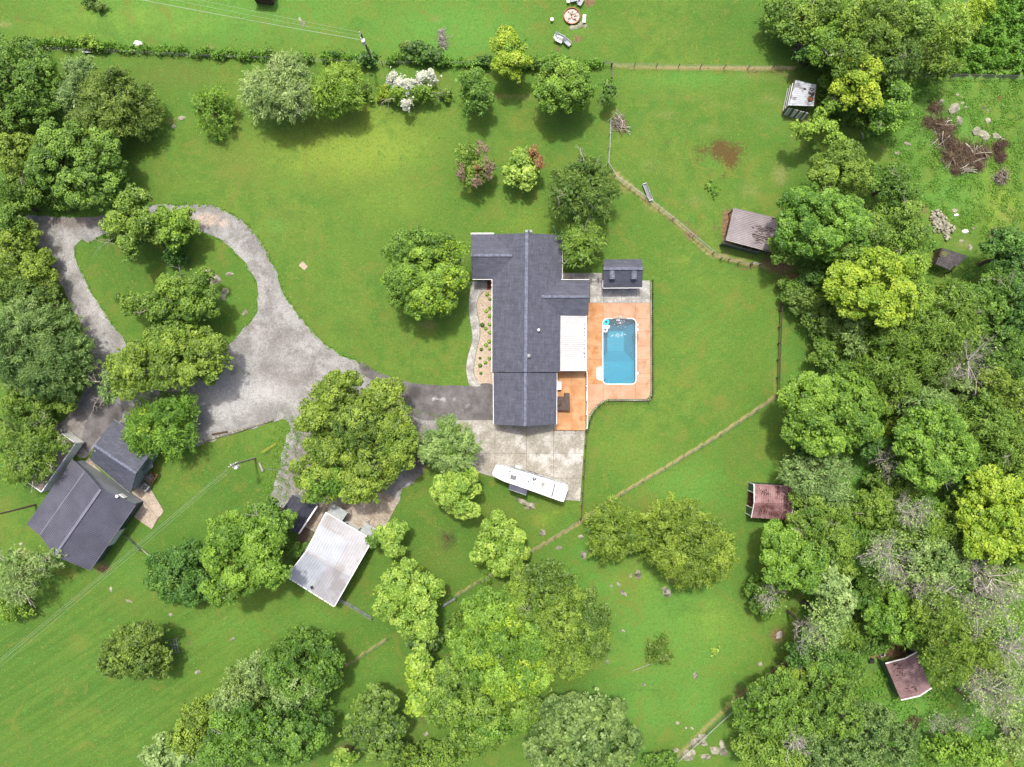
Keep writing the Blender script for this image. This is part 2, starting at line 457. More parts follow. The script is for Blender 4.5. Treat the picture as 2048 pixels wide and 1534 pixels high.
OLV = [(480,250,60,30,.5),(700,380,80,40,.45),(600,300,60,40,.35),(880,300,60,40,.4),(1040,250,60,30,.5),(1350,620,60,60,.35),(1450,800,60,60,.4),(1350,880,60,40,.35),(150,1430,90,30,.5),(330,1500,90,40,.4),(80,1240,60,30,.4),(560,1180,90,30,.4),(1180,60,80,30,.4),(560,60,90,30,.4),(330,70,90,20,.35),(1280,1010,60,40,.5),(1480,900,60,60,.45),(330,340,60,60,.5),(480,330,90,80,.6),(560,440,60,60,.5),(640,350,50,60,.5),(820,430,60,40,.35),(600,640,90,90,.5),(700,640,80,60,.4),(820,700,80,40,.4),
  (360,150,160,40,.6),(880,160,60,26,.55),(1000,1040,90,60,.55),(880,1120,80,90,.5),(820,1200,60,60,.4),(1100,1010,60,30,.5),(250,600,120,80,.35),(430,930,120,50,.35),
  (250,1200,120,40,.45),(120,1370,80,60,.35),(40,1500,80,60,.4),(560,950,30,40,.5),(730,1180,50,60,.4),(1330,330,60,70,.45),(1290,260,50,60,.4),(1130,330,60,60,.45),
  (1400,800,120,60,.3),(760,1060,60,60,.3),(940,60,90,50,.2),(1350,80,90,60,.35),(1440,60,60,60,.3),(1830,330,100,80,.2)]
LUSH = [(1330,1250,200,220,.7),(1200,1180,120,120,.7),(1380,980,120,70,.7),(1250,1420,120,90,.8),(1560,980,60,100,.5),(400,30,420,80,.75),(900,60,200,90,.8),(1150,60,80,80,.4),
  (1980,100,120,90,1.0),(1880,250,120,80,.7),(1900,380,120,80,.6),(1820,1440,140,60,.9),(1700,930,90,60,1.0),(1720,1120,80,60,1.0),(1380,160,160,30,.6),(1560,240,60,50,.4),
  (300,1150,120,60,.5),(450,1260,200,40,.5),(650,1240,80,60,.5),(740,1340,80,60,.5),(1600,700,80,100,.5),(1760,1300,60,60,.8),(1950,1450,80,60,.8),(1400,660,80,120,.3),(1400,1400,80,80,.7),(1950,1330,120,160,.7)]
STREAK = [(200,1350,420,260,1.0),(500,1250,200,100,.7),(60,1200,140,120,.6),(1400,650,110,200,.45),(700,300,300,160,.25)]
LITTER = [(820,1510,130,40,.8),(600,1500,80,40,.7),(690,1470,30,40,.5),(1600,570,60,40,.9),(1700,640,60,80,.6),(1850,760,100,80,.6),(1800,1060,160,60,.5),(1600,900,60,60,.6),
  (1660,330,70,60,.6),(1650,220,50,60,.5),(40,280,60,60,.5),(110,600,30,50,.8),(1700,1250,50,90,.8),(1740,1340,40,40,.6),(1980,1280,80,120,.5),(1860,1460,60,30,.3),
  (110,780,60,60,.6),(1480,1440,60,60,.3),(930,1280,60,60,.3),(1600,1290,30,60,.7),(1800,1130,60,60,.4),(230,790,60,60,.8)]
MAN = [(1440,300,22,24,1.0),(1405,300,26,12,.6),(1462,312,18,28,1.0),(1475,298,20,18,.6),(1419,345,5,6,.8),(1445,352,5,8,.9),(1334,285,6,4,.6),(1372,288,6,5,.5),(1400,320,20,8,.4)]
DEEP_DIM = [(150,1380,420,300,1.0),(560,1420,300,200,.9),(330,1080,200,120,.8),(60,960,90,120,.8),(450,980,140,110,.75),(800,1230,180,140,.8),(880,1080,120,90,.7),(100,180,200,120,.6),(330,150,160,60,.7),(300,560,170,130,.7),(700,660,120,60,.45),(60,60,120,60,.4),(1030,130,60,60,.3),(1460,980,60,200,.5),(1500,1180,50,60,.6),(1600,680,60,90,.7),(1450,30,90,70,.6)]  # deeper green grass; left and bottom also carry cloud and corner dimming as colour
_r = random.Random(77)
for _k in range(150):
    _x, _y = _r.uniform(0, 2048), _r.uniform(0, 1534); _s = _r.uniform(8, 36)
    (YEL, OLV, OLV, DRY, LUSH)[_k % 5].append((_x, _y, _s, _s * _r.uniform(.4, 1), _r.uniform(.35, .7)))
for _k in range(46): DIRT.append((_r.uniform(0, 2048), _r.uniform(0, 1534), _r.uniform(2, 6), _r.uniform(2, 5), _r.uniform(.3, .6)))
FIELDS = {'deep': DEEP_DIM, 'manure': MAN, 'dirt': DIRT, 'dry': DRY, 'yel': YEL, 'olv': OLV, 'lush': LUSH, 'streak': STREAK, 'litter': LITTER}

def add_fields(me, fields):
    co = np.empty(len(me.vertices) * 3, dtype=np.float32); me.vertices.foreach_get("co", co); co = co.reshape(-1, 3)
    px = co[:, 0] / S + 1024; py = 767 - co[:, 1] / S
    for k, items in fields.items():
        at = me.attributes.new(k, 'FLOAT', 'POINT')
        at.data.foreach_set("value", field(px, py, items).astype(np.float32))

# lawn material
def lawn_material():
    m, nt, b = newmat('lawn')
    lg = noise_node(nt, 0.22, 4, 0.7, dist=1.0)
    big = noise_node(nt, 0.07, 4, 0.6); mid = noise_node(nt, 0.45, 5, 0.65); fin = noise_node(nt, 2.6, 5, 0.7); ff = noise_node(nt, 9.0, 3, 0.75)
    col = mixc(nt, ss(nt, big, 0.35, 0.65), A(100, 137, 52), A(116, 147, 58))
    col = mixc(nt, ss(nt, mid, 0.42, 0.66), col, A(92, 134, 50))
    def layer(col, name, c, lo, hi, nz=mid, amt=0.9, k=1.0):
        v = math_node(nt, 'ADD', attr(nt, name), math_node(nt, 'MULTIPLY', math_node(nt, 'SUBTRACT', nz, 0.5), k))
        return mixc(nt, math_node(nt, 'MULTIPLY', ss(nt, v, lo, hi), amt), col, c)
    col = layer(col, 'lush', A(108, 166, 70), 0.1, 0.9, mid, 0.8)
    col = layer(col, 'deep', A(76, 121, 44), 0.1, 1.0, lg, 0.75)  # deeper green, with the weaker light at left and bottom painted in
    col = layer(col, 'olv', A(128, 136, 62), 0.2, 0.8, fin, 0.65)
    col = layer(col, 'yel', A(158, 180, 70), 0.15, 1.0, mid, 0.75)
    mr = N(nt, "ShaderNodeMapping"); mr.inputs["Rotation"].default_value = (0, 0, math.radians(-33)); nt.links.new(geo(nt), mr.inputs[0])
    st = noise_node(nt, 1.0, 3, 0.6, coord=mr.outputs[0], vec_scale=((0.06, 1.3, 1), (0, 0, 0)), dist=0.25)
    sv = math_node(nt, 'MULTIPLY', attr(nt, 'streak'), ss(nt, st, 0.35, 0.65))
    col = mixc(nt, math_node(nt, 'MULTIPLY', sv, 0.22), col, A(148, 180, 76))
    # fine tufts, clover, dead blades
    col = mixc(nt, math_node(nt, 'MULTIPLY', ss(nt, fin, 0.5, 0.66), 0.6), col, A(88, 126, 42))
    col = mixc(nt, math_node(nt, 'MULTIPLY', ss(nt, fin, 0.42, 0.28), 0.55), col, A(162, 192, 92))
    em = noise_node(nt, 1.1, 4, 0.7, dist=0.8)
    col = mixc(nt, math_node(nt, 'MULTIPLY', ss(nt, em, 0.56, 0.7), 0.45), col, A(96, 164, 72))
    col = mixc(nt, math_node(nt, 'MULTIPLY', ss(nt, em, 0.42, 0.3), 0.38), col, A(156, 150, 76))
    col = mixc(nt, math_node(nt, 'MULTIPLY', ss(nt, lg, 0.53, 0.68), 0.55), col, A(132, 140, 62))
    col = mixc(nt, math_node(nt, 'MULTIPLY', ss(nt, lg, 0.45, 0.32), 0.5), col, A(86, 134, 54))
    fl = noise_node(nt, 4.0, 3, 0.7)
    col = mixc(nt, math_node(nt, 'MULTIPLY', ss(nt, fl, 0.56, 0.68), 0.5), col, A(146, 142, 82))
    col = layer(col, 'dry', A(184, 168, 116), 0.3, 0.95, fin, 0.85, 1.1)
    col = layer(col, 'litter', A(96, 84, 58), 0.35, 1.0, mid, 0.7, 1.2)
    soil = mixc(nt, ss(nt, fin, 0.4, 0.6), A(158, 128, 94), A(126, 106, 78))
    dv = math_node(nt, 'ADD', attr(nt, 'dirt'), math_node(nt, 'MULTIPLY', math_node(nt, 'SUBTRACT', fin, 0.5), 1.5))
    dv2 = math_node(nt, 'ADD', dv, math_node(nt, 'MULTIPLY', math_node(nt, 'SUBTRACT', mid, 0.5), 0.8))
    dv3 = math_node(nt, 'MULTIPLY', ss(nt, dv2, 0.32, 0.75), ss(nt, attr(nt, 'dirt'), 0.08, 0.3))
    col = mixc(nt, dv3, col, soil)
    col = layer(col, 'manure', A(108, 84, 50), 0.22, 0.7, fin, 0.9, 1.9)
    col = mixc(nt, 0.8, col, mixc(nt, ss(nt, ff, 0.25, 0.75), (0.22, 0.22, 0.22, 1), (0.78, 0.78, 0.78, 1)), 'OVERLAY')
    nt.links.new(col, b.inputs["Base Color"]); b.inputs["Roughness"].default_value = 0.9; b.inputs["Specular IOR Level"].default_value = 0.15
    h = math_node(nt, 'ADD', fin, math_node(nt, 'MULTIPLY', ff, 0.5))
    bump(nt, b, h, 0.6, 0.12)
    return m
M['lawn'] = lawn_material()

POOL = (1206.0, 638.0, 1271.0, 767.5)     # px box of the water
def build_ground():
    def axis(lo, hi, step):
        a = np.arange(lo, hi + step, step)
        ext = []
        d = step; x = a[-1]
        while x < 2600: d *= 1.35; x += d; ext.append(x)
        ext = np.array(ext); lo_ext = []
        d = step; x = a[0]
        while x > -2600: d *= 1.35; x -= d; lo_ext.append(x)
        return np.concatenate([np.array(lo_ext)[::-1], a, ext])
    xs = axis(-82, 82, 0.55); ys = axis(-62, 62, 0.55)
    X, Y = np.meshgrid(xs, ys); nx, ny = len(xs), len(ys)
    Z = np.zeros_like(X)
    V = np.stack([X.ravel(), Y.ravel(), Z.ravel()], 1)
    i, j = np.meshgrid(np.arange(nx - 1), np.arange(ny - 1))
    q = np.stack([(j * nx + i).ravel(), (j * nx + i + 1).ravel(), ((j + 1) * nx + i + 1).ravel(), ((j + 1) * nx + i).ravel()], 1)
    cx = V[q].mean(1)[:, 0]; cy = V[q].mean(1)[:, 1]
    a = P(POOL[0], POOL[3]); c = P(POOL[2], POOL[1])
    keep = ~((cx > a.x - 0.45) & (cx < c.x + 0.45) & (cy > a.y - 0.45) & (cy < c.y + 0.45))
    g = fast_mesh('ground', V, q[keep], M['lawn'])
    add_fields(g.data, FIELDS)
    tag(g, 'green lawns and pasture grass around the houses', None, None, 'structure')
build_ground()

def smooth_path(pts, closed=True, step=0.6, jitter=0.0, seed=1):
    """Catmull-Rom through world points, resampled, edge roughened"""
    pts = [Vector(p).to_2d() for p in pts]; n = len(pts); out = []
    for i in range(n if closed else n - 1):
        p0, p1, p2, p3 = (pts[(i - 1) % n] if closed or i > 0 else pts[0]), pts[i], pts[(i + 1) % n], (pts[(i + 2) % n] if closed or i + 2 < n else pts[-1])
        m = max(1, int((p2 - p1).length / step))
        for k in range(m):
            t = k / m
            q = 0.5 * ((2 * p1) + (p2 - p0) * t + (2 * p0 - 5 * p1 + 4 * p2 - p3) * t * t + (3 * p1 - p0 - 3 * p2 + p3) * t ** 3)
            if jitter:
                q = q + Vector((mnoise.noise(Vector((q.x * 0.9, q.y * 0.9, seed))), mnoise.noise(Vector((q.x * 0.9, q.y * 0.9, seed + 9))))) * jitter
                q = q + Vector((mnoise.noise(Vector((q.x * 3, q.y * 3, seed))), mnoise.noise(Vector((q.x * 3, q.y * 3, seed + 9))))) * jitter * 0.5
            out.append(q)
    if not closed: out.append(pts[-1])
    return out

def sheet(name, outer_px, holes_px, z, mat, jitter=0.25, step=0.45, grid=0.9, fields=None, label=None, smooth=True, seed=1):
    def mk(pp, s):
        w = [P(a, b) for a, b in pp]
        return smooth_path(w, True, step, jitter, s) if smooth else [v.to_2d() for v in w]
    loops = [mk(outer_px, seed)] + [mk(h, seed + 3 + i) for i, h in enumerate(holes_px)]
    verts = []; edges = []
    for lp in loops:
        b = len(verts); verts += lp; n = len(lp)
        edges += [(b + i, b + (i + 1) % n) for i in range(n)]
    xs = [v.x for v in loops[0]]; ys = [v.y for v in loops[0]]
    gx, gy = np.meshgrid(np.arange(min(xs), max(xs), grid), np.arange(min(ys), max(ys), grid))
    gx = gx.ravel() + RNG.uniform(-.1, .1, gx.size); gy = gy.ravel() + RNG.uniform(-.1, .1, gy.size)
    ok = inpoly(gx, gy, [(v.x, v.y) for v in loops[0]])
    for h in loops[1:]: ok &= ~inpoly(gx, gy, [(v.x, v.y) for v in h])
    verts += [Vector((a, b)) for a, b in zip(gx[ok], gy[ok])]
    r = mgeo.delaunay_2d_cdt(verts, edges, [], 0, 1e-4)
    V = np.array([(v.x, v.y, z) for v in r[0]]); F = np.array([f for f in r[2] if len(f) == 3])
    c = V[F].mean(1)
    k = inpoly(c[:, 0], c[:, 1], [(v.x, v.y) for v in loops[0]])
    for h in loops[1:]: k &= ~inpoly(c[:, 0], c[:, 1], [(v.x, v.y) for v in h])
    F = F[k]
    a = V[F]; cr = np.cross(a[:, 1] - a[:, 0], a[:, 2] - a[:, 0])[:, 2]
    F[cr < 0] = F[cr < 0][:, ::-1]
    o = fast_mesh(name, V, F, mat)
    if fields: add_fields(o.data, fields)
    tag(o, label, None, None, 'structure')
    return o

# gravel drive
def gravel_material():
    m, nt, b = newmat('drive_gravel')
    n1 = noise_node(nt, 0.35, 5, 0.65, dist=0.6); n2 = noise_node(nt, 2.2, 5, 0.7); n3 = noise_node(nt, 12, 2, 0.8)
    col = mixc(nt, ss(nt, n1, 0.38, 0.62), A(155, 153, 149), A(187, 186, 183))
    col = mixc(nt, math_node(nt, 'MULTIPLY', ss(nt, n2, 0.5, 0.75), 0.6), col, A(134, 128, 124))
    t = noise_node(nt, 0.5, 4, 0.6, dist=2.2)
    def layer(col, name, c, lo, hi, amt=0.9):
        v = math_node(nt, 'ADD', attr(nt, name), math_node(nt, 'MULTIPLY', math_node(nt, 'SUBTRACT', n2, 0.5), 0.9))
        return mixc(nt, math_node(nt, 'MULTIPLY', ss(nt, v, lo, hi), amt), col, c)
    col = layer(col, 'brown', A(138, 128, 120), 0.2, 0.9, 0.85)
    col = layer(col, 'pale', A(207, 206, 203), 0.2, 0.9, 0.85)
    col = layer(col, 'sand', A(218, 200, 182), 0.3, 0.8, 0.95)
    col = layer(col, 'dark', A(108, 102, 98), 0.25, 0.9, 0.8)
    tr = ss(nt, math_node(nt, 'ABSOLUTE', math_node(nt, 'SUBTRACT', t, 0.5)), 0.03, 0.0)
    col = mixc(nt, math_node(nt, 'MULTIPLY', tr, 0.35), col, A(116, 110, 106))
    rv_ = math_node(nt, 'MULTIPLY', attr(nt, 'rut'), ss(nt, n2, 0.38, 0.6))
    col = mixc(nt, math_node(nt, 'MULTIPLY', rv_, 0.55), col, A(122, 114, 110))
    gw = math_node(nt, 'MULTIPLY', ss(nt, noise_node(nt, 1.4, 5, 0.75), 0.62, 0.72), attr(nt, 'weeds'))
    col = mixc(nt, gw, col, A(112, 118, 72))
    col = mixc(nt, 0.7, col, mixc(nt, ss(nt, n3, 0.25, 0.75), (0.2, 0.2, 0.2, 1), (0.8, 0.8, 0.8, 1)), 'OVERLAY')
    nt.links.new(col, b.inputs["Base Color"]); b.inputs["Roughness"].default_value = 0.95; b.inputs["Specular IOR Level"].default_value = 0.1
    bump(nt, b, n3, 0.5, 0.05)
    return m
M['gravel'] = gravel_material()
DRIVE_OUT = [(40,428),(110,434),(190,433),(250,418),(310,411),(370,410),(425,412),(458,425),(488,444),(512,470),(532,502),(548,535),(558,556),(566,585),(590,622),(622,662),(662,698),(716,724),(760,748),(800,775),(815,818),(880,832),(908,838),(902,862),(880,880),(862,905),(848,935),(836,955),(818,972),(802,985),(790,1010),(700,1010),(640,1020),(590,1030),(556,1014),(540,1000),(548,975),(556,945),(562,910),(572,882),(580,852),(566,838),(545,843),(500,858),(440,876),(395,889),(340,905),(300,880),(262,858),(248,850),(236,858),(210,872),(180,905),(168,915),(150,905),(118,872),(104,858),(130,838),(148,818),(160,795),(172,770),(178,745),(182,720),(176,690),(164,655),(146,618),(128,580),(106,540),(84,505),(64,476),(40,455)]
ISLAND = [(200,474),(178,484),(163,480),(150,492),(150,512),(160,540),(176,572),(196,606),(222,644),(246,676),(262,692),(290,700),(330,703),(380,704),(420,702),(455,690),(478,668),(500,644),(514,614),(516,584),(510,560),(500,542),(490,524),(470,508),(466,498),(448,484),(420,470),(395,462),(350,462),(300,464),(250,468)]
def offs(pts, d):
    out = []
    for i, p in enumerate(pts):
        a = pts[max(0, i - 1)]; b = pts[min(len(pts) - 1, i + 1)]; L = math.hypot(b[0] - a[0], b[1] - a[1]); out.append((p[0] - (b[1] - a[1]) / L * d, p[1] + (b[0] - a[0]) / L * d))
    return out
RP = [[(90,450),(118,510),(150,570),(180,630),(215,690),(225,730),(200,770),(170,810),(150,850)],
      [(380,436),(440,442),(490,470),(520,510),(540,560),(548,610),(560,660),(600,700),(660,730),(730,765)],
      [(100,450),(150,460),(200,450)], [(548,610),(520,660),(470,700),(420,760)], [(600,700),(640,760),(650,820),(640,880),(600,940)],
      [(560,716),(590,712),(620,724),(634,752),(636,790)], [(590,680),(625,705),(640,740)]]
RUTS = [('L', offs(p, d), 2.6, 1.0) for p in RP for d in (-9, 9)]
GF = {'rut': RUTS, 'pale': [(440,800,90,50,.9),(330,850,60,40,.7),(200,600,40,120,.6),(140,520,50,50,.6),(520,780,80,40,.8),(210,650,14,80,.7),(560,600,30,80,.5),(480,720,40,20,.7),(620,690,60,24,.6),(570,720,60,30,.5)],
  'brown': [(150,445,90,18,.9),(600,950,40,80,.8),(560,760,90,50,.6),(540,670,30,40,.5),(150,840,50,50,.7),(180,760,40,60,.8),(230,730,30,30,.5),(640,900,60,80,.7),(860,900,60,60,.9)],
  'sand': [(415,438,34,14,1.1),(398,452,22,9,.9),(450,447,14,8,.8)],
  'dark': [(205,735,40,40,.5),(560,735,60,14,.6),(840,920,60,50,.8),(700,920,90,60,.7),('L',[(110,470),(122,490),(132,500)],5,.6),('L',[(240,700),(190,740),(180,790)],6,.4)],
  'weeds': [(580,900,30,110,1.0),(500,820,90,40,.8),(870,880,60,60,1.0),(150,840,60,50,.8),(420,860,60,20,.6)]}
sheet('driveway', DRIVE_OUT, [ISLAND], 0.03, M['gravel'], 0.34, 0.35, 1.0, GF, 'looping grey gravel drive with worn pale and brown patches')
# asphalt apron in front of the garage
def asphalt_material():
    m, nt, b = newmat('old_asphalt')
    n1 = noise_node(nt, 0.5, 5, 0.65); n2 = noise_node(nt, 6, 3, 0.7)
    col = mixc(nt, ss(nt, n1, 0.35, 0.65), A(96, 92, 90), A(128, 124, 124))
    v = math_node(nt, 'ADD', attr(nt, 'chalk'), math_node(nt, 'MULTIPLY', math_node(nt, 'SUBTRACT', noise_node(nt, 1.2, 5, 0.7), 0.5), 1.4))
    col = mixc(nt, ss(nt, v, 0.45, 0.9), col, A(186, 184, 186))
    v2 = math_node(nt, 'ADD', attr(nt, 'tar'), math_node(nt, 'MULTIPLY', math_node(nt, 'SUBTRACT', n1, 0.5), 1.2))
    col = mixc(nt, ss(nt, v2, 0.3, 0.8), col, A(74, 70, 68))
    col = mixc(nt, 0.4, col, mixc(nt, ss(nt, n2, 0.25, 0.75), (0.25, 0.25, 0.25, 1), (0.75, 0.75, 0.75, 1)), 'OVERLAY')
    nt.links.new(col, b.inputs["Base Color"]); b.inputs["Roughness"].default_value = 0.8
    bump(nt, b, n2, 0.3, 0.03)
    return m
M['asphalt'] = asphalt_material()
sheet('asphalt_apron', [(722,724),(745,737),(775,752),(820,765),(870,770),(930,772),(988,771),(988,843),(930,843),(880,841),(840,838),(815,824),(800,800),(775,778),(745,760),(722,745)], [], 0.05, M['asphalt'], 0.10, 0.5, 0.7,
  {'chalk': [(887,802,12,7,1.0),(905,798,6,4,.9),(868,797,4,4,.9),(920,815,26,8,.6),(935,808,24,5,.6),(925,830,14,10,.5),(955,790,3,14,.3),(800,765,30,5,.6),(755,760,20,12,.6)],
   'tar': [(830,785,20,20,.9),(960,830,30,12,.6),(900,775,60,5,.6),(735,735,20,10,.8)]}, 'weathered dark asphalt apron leading to the garage', smooth=True)
sheet('asphalt_yard', [(192,806),(215,798),(238,806),(250,822),(240,842),(214,862),(190,885),(176,905),(166,895),(166,868),(174,838)], [], 0.045, M['asphalt'], 0.12, 0.5, 0.8,
  {'chalk': [(180,850,4,30,.3)], 'tar': [(230,840,16,30,.8)]}, 'dark asphalt yard behind the shingled house', smooth=True)

def clip_poly(poly, a, b, c):
    out = []; n = len(poly)
    for i in range(n):
        p, q = poly[i], poly[(i + 1) % n]
        dp = a * p[0] + b * p[1] - c; dq = a * q[0] + b * q[1] - c
        if dp <= 0: out.append(p)
        if (dp < 0 < dq) or (dq < 0 < dp):
            t = dp / (dp - dq); out.append((p[0] + (q[0] - p[0]) * t, p[1] + (q[1] - p[1]) * t))
    return out

def slab_field(name, outline_px, cells_px, z0, z1, mat, label, mat2=None, jmat=None, pred=None):
    """a paved area of separately poured slabs; cells are px quads clipped to the outline"""
    out = [tuple(P(a, b).to_2d()) for a, b in outline_px]
    mb = MB(); mb.prism(out, z0, z1 - 0.035)
    base = mb.build(name, jmat or M['joint']); tag(base, label, None, None, 'structure')
    for k, cell in enumerate(cells_px):
        c = [tuple(P(a, b).to_2d()) for a, b in cell]
        area = sum(c[i][0] * c[(i + 1) % len(c)][1] - c[(i + 1) % len(c)][0] * c[i][1] for i in range(len(c)))
        if area < 0: c = c[::-1]
        poly = out; gap = 0.022
        for i in range(len(c)):
            p, q = Vector(c[i]), Vector(c[(i + 1) % len(c)]); d = (q - p).normalized(); nrm = (d.y, -d.x)
            poly = clip_poly(poly, nrm[0], nrm[1], nrm[0] * p.x + nrm[1] * p.y - gap)
            if len(poly) < 3: break
        if len(poly) < 3: continue
        ar = abs(sum(poly[i][0] * poly[(i + 1) % len(poly)][1] - poly[(i + 1) % len(poly)][0] * poly[i][1] for i in range(len(poly)))) / 2
        if ar < 0.15: continue
        mb = MB(); mb.prism(poly, z0 + 0.01, z1 + rnd.uniform(-0.004, 0.004))
        cx = sum(p[0] for p in cell) / len(cell)
        mb.build('slab', mat2 if (pred and pred(cell)) else mat, base)
    return base

def grid_cells(xs, ys):
    return [[(a, d), (b, d), (b, c), (a, c)] for a, b in zip(xs[:-1], xs[1:]) for c, d in zip(ys[:-1], ys[1:])]

# parking pad beside the garage
slab_field('parking_pad', [(906,840.5),(986.5,840.5),(989,844),(1113,844),(1113,862),(1170,862),(1160,1002),(1127,999),(1040,974),(990,955),(952,943),(938,925),(925,890)],
  grid_cells([880,944,990,1053,1107],[800,906.5,1010]) + [[(1107,906.5),(1175,906.5),(1175,800),(1107,800)],[(1107,956),(1175,956),(1175,906.5),(1107,906.5)],[(1107,1010),(1175,1010),(1175,956),(1107,956)]],
  0.0, 0.10, M['concrete'], 'pale stained concrete parking pad of large slabs south of the garage')
# apron in front of the silver roofed building
u = Vector((0.86, 0.5)); w = Vector((-0.5, 0.86)); o0 = Vector((735, 976))
def skew(i0, i1, j0, j1):
    q = []
    for i, j in ((i0, j0), (i1, j0), (i1, j1), (i0, j1)):
        p = o0 + u * i + w * j; q.append((p.x, p.y))
    return q
slab_field('workshop_apron', [(735,976),(800,998),(771,1053),(748,1082),(700,1060),(640,1050),(612,1090),(594,1078),(598,1066),(634,1010),(668,985),(700,960)],
  [skew(a, b, c, d) for a, b in ((-140,-95),(-95,-50),(-50,-5),(-5,38),(38,80)) for c, d in ((-50,0),(0,38),(38,76),(76,130))],
  0.0, 0.09, M['concrete_tan'], 'brown stained concrete apron in front of the silver roofed workshop')
# patios at the far left house
slab_field('small_patio', [(304,981),(328,1022),(304,1058),(269,1034),(282,1010),(286,1003),(264,985),(282,962),(300,970)],
  [[(262,985),(300,960),(322,985),(289,1003)],[(289,1003),(312,985),(335,1020),(316,1036)],[(289,1003),(316,1036),(304,1060),(268,1034)]],
  0.0, 0.09, M['patio_tan'], 'tan concrete patio at the corner of the shingled house')
slab_field('side_walk', [(163,935),(178,915),(190,930),(206,948),(185,952),(176,940)], [[(160,960),(160,910),(182,905),(190,955)],[(190,955),(182,905),(215,930),(215,960)]],
  0.0, 0.08, M['patio_tan'], 'short tan concrete walk between the metal building and the shingled house')
slab_field('porch_slab', [(247,822),(258,813),(282,818),(275,838),(255,845),(245,838)], [[(240,850),(240,808),(290,808),(290,850)]], 0, 0.1, M['concrete'], 'small pale concrete porch slab beside the dark awning')

# house front: curving path and gravel bed
sheet('garden_path', [(945,565),(941,580),(938.5,598),(938,620),(941,645),(944.5,668),(944,685),(938,705),(933.5,725),(933,745),(936,760),(941,771.5),(962,771.5),(952,760),(947,745),(948.5,728),(951.5,706),(957.5,682),(959.5,662),(958,645),(955,628),(953,610),(957,594),(966,584),(974,577),(974,562),(958,562)], [], 0.06, M['concrete_grey'], 0.0, 0.4, 1.0, None,
  'curving mottled grey concrete path along the front bed')
sheet('gravel_bed', [(975,576),(966,585),(957.5,595),(954,610),(956,628),(959,645),(960.5,662),(958.5,682),(952.5,706),(949.5,728),(948,745),(953,760),(962,771),(985,770),(986,700),(986,620),(986,577)], [], 0.045, M['pea'], 0.03, 0.4, 1.0, None,
  'pinkish pea gravel planting bed along the front of the house')

# pool terrace
DX = [1172,1206,1240,1271,1303]; DY = [606,637.5,664,692,719,747,767.7,802]
cells = []
for a, b in zip(DX[:-1], DX[1:]):
    for c, d in zip(DY[:-1], DY[1:]):
        if 1206 <= a < 1271 and 637 < c < 767: continue
        cells.append([(a, d), (b, d), (b, c), (a, c)])
cells += [[(1160,830),(1206,830),(1206,802),(1160,802)],[(1160,866),(1206,866),(1206,830),(1160,830)],[(1206,830),(1240,830),(1240,802),(1206,802)]]
def rr(cx, cy, r, a0, a1, n=5):
    return [(cx + r * math.cos(math.radians(a0 + (a1 - a0) * i / n)), cy + r * math.sin(math.radians(a0 + (a1 - a0) * i / n))) for i in range(n + 1)]
DECK_OUT = [(1171,606),(1300,606),(1300.5,780)] + [(1300,788),(1297.5,794),(1292,798)] + [(1216,798),(1206,801),(1196,808),(1186,818),(1179,828),(1175,840),(1172,858)]
# the terrace has the pool opening: two base halves so the basin stays open
def deck():
    mb = MB()
    west = [(1171,606),(1205.8,606),(1205.8,801),(1196,808),(1186,818),(1179,828),(1175,840),(1172,858)]
    east = [(1271.2,606),(1300,606),(1300.5,780),(1300,788),(1297.5,794),(1292,798),(1271.2,798)]
    for poly in (west, east, [(1206,606),(1271,606),(1271,637.8),(1206,637.8)], [(1206,767.8),(1271,767.8),(1271,798),(1216,798),(1206,801)]):
        mb.prism([tuple(P(a, b).to_2d()) for a, b in poly], 0.0, 0.105)
    base = mb.build('pool_deck', M['joint_orange']); tag(base, 'salmon coloured concrete terrace around the pool', None, None, 'structure')
    out = [tuple(P(a, b).to_2d()) for a, b in DECK_OUT]
    for c in cells:
        cc = [tuple(P(a, b).to_2d()) for a, b in c]
        poly = out
        for i in range(4):
            p, q = Vector(cc[i]), Vector(cc[(i + 1) % 4]); d = (q - p).normalized(); nrm = (d.y, -d.x)
            poly = clip_poly(poly, nrm[0], nrm[1], nrm[0] * p.x + nrm[1] * p.y - 0.02)
            if len(poly) < 3: break
        if len(poly) < 3: continue
        mb = MB(); mb.prism(poly, 0.01, 0.14 + rnd.uniform(-.003, .003))
        west = c[0][0] < 1200 and c[1][1] < 800
        mb.build('slab', M['deck_orange'] if west else M['deck'], base)
deck()
for cx_, cy_, sx_, sy_ in ((POOL[0], POOL[1], 1, -1), (POOL[2], POOL[1], -1, -1), (POOL[2], POOL[3], -1, 1), (POOL[0], POOL[3], 1, 1)):
    c_ = P(cx_, cy_); r_ = .6; m_ = MB()
    arc = [(c_.x + sx_ * (r_ - (r_ + .03) * math.cos(t)), c_.y + sy_ * (r_ - (r_ + .03) * math.sin(t))) for t in [math.pi / 2 * i / 6 for i in range(7)]]
    m_.prism([(c_.x - sx_ * .1, c_.y - sy_ * .1), (c_.x - sx_ * .1, arc[0][1])] + arc + [(arc[-1][0], c_.y - sy_ * .1)], .02, .137)
    m_.build('slab', M['deck'], bpy.data.objects['pool_deck'])
slab_field('patio', [(1113,742),(1171,742),(1171,861),(1108,861),(1112,850)], grid_cells([1108,1143,1171],[742,772,800,832,862]), 0.0, 0.13, M['deck_orange'], 'orange stained concrete patio behind the garage', jmat=M['joint_orange'])
slab_field('covered_patio', [(1118,629),(1172,629),(1172,742),(1118,742)], grid_cells([1118,1145,1172],[629,667,705,742]), 0.0, 0.13, M['deck_orange'], 'orange concrete under the white patio cover', jmat=M['joint_orange'])
slab_field('upper_terrace', [(1180,561),(1299,561),(1300,606),(1180,606)], grid_cells([1170,1207,1243,1272,1302],[561,606]), 0.0, 0.135, M['concrete_grey'], 'mottled grey concrete terrace beside the pool house')
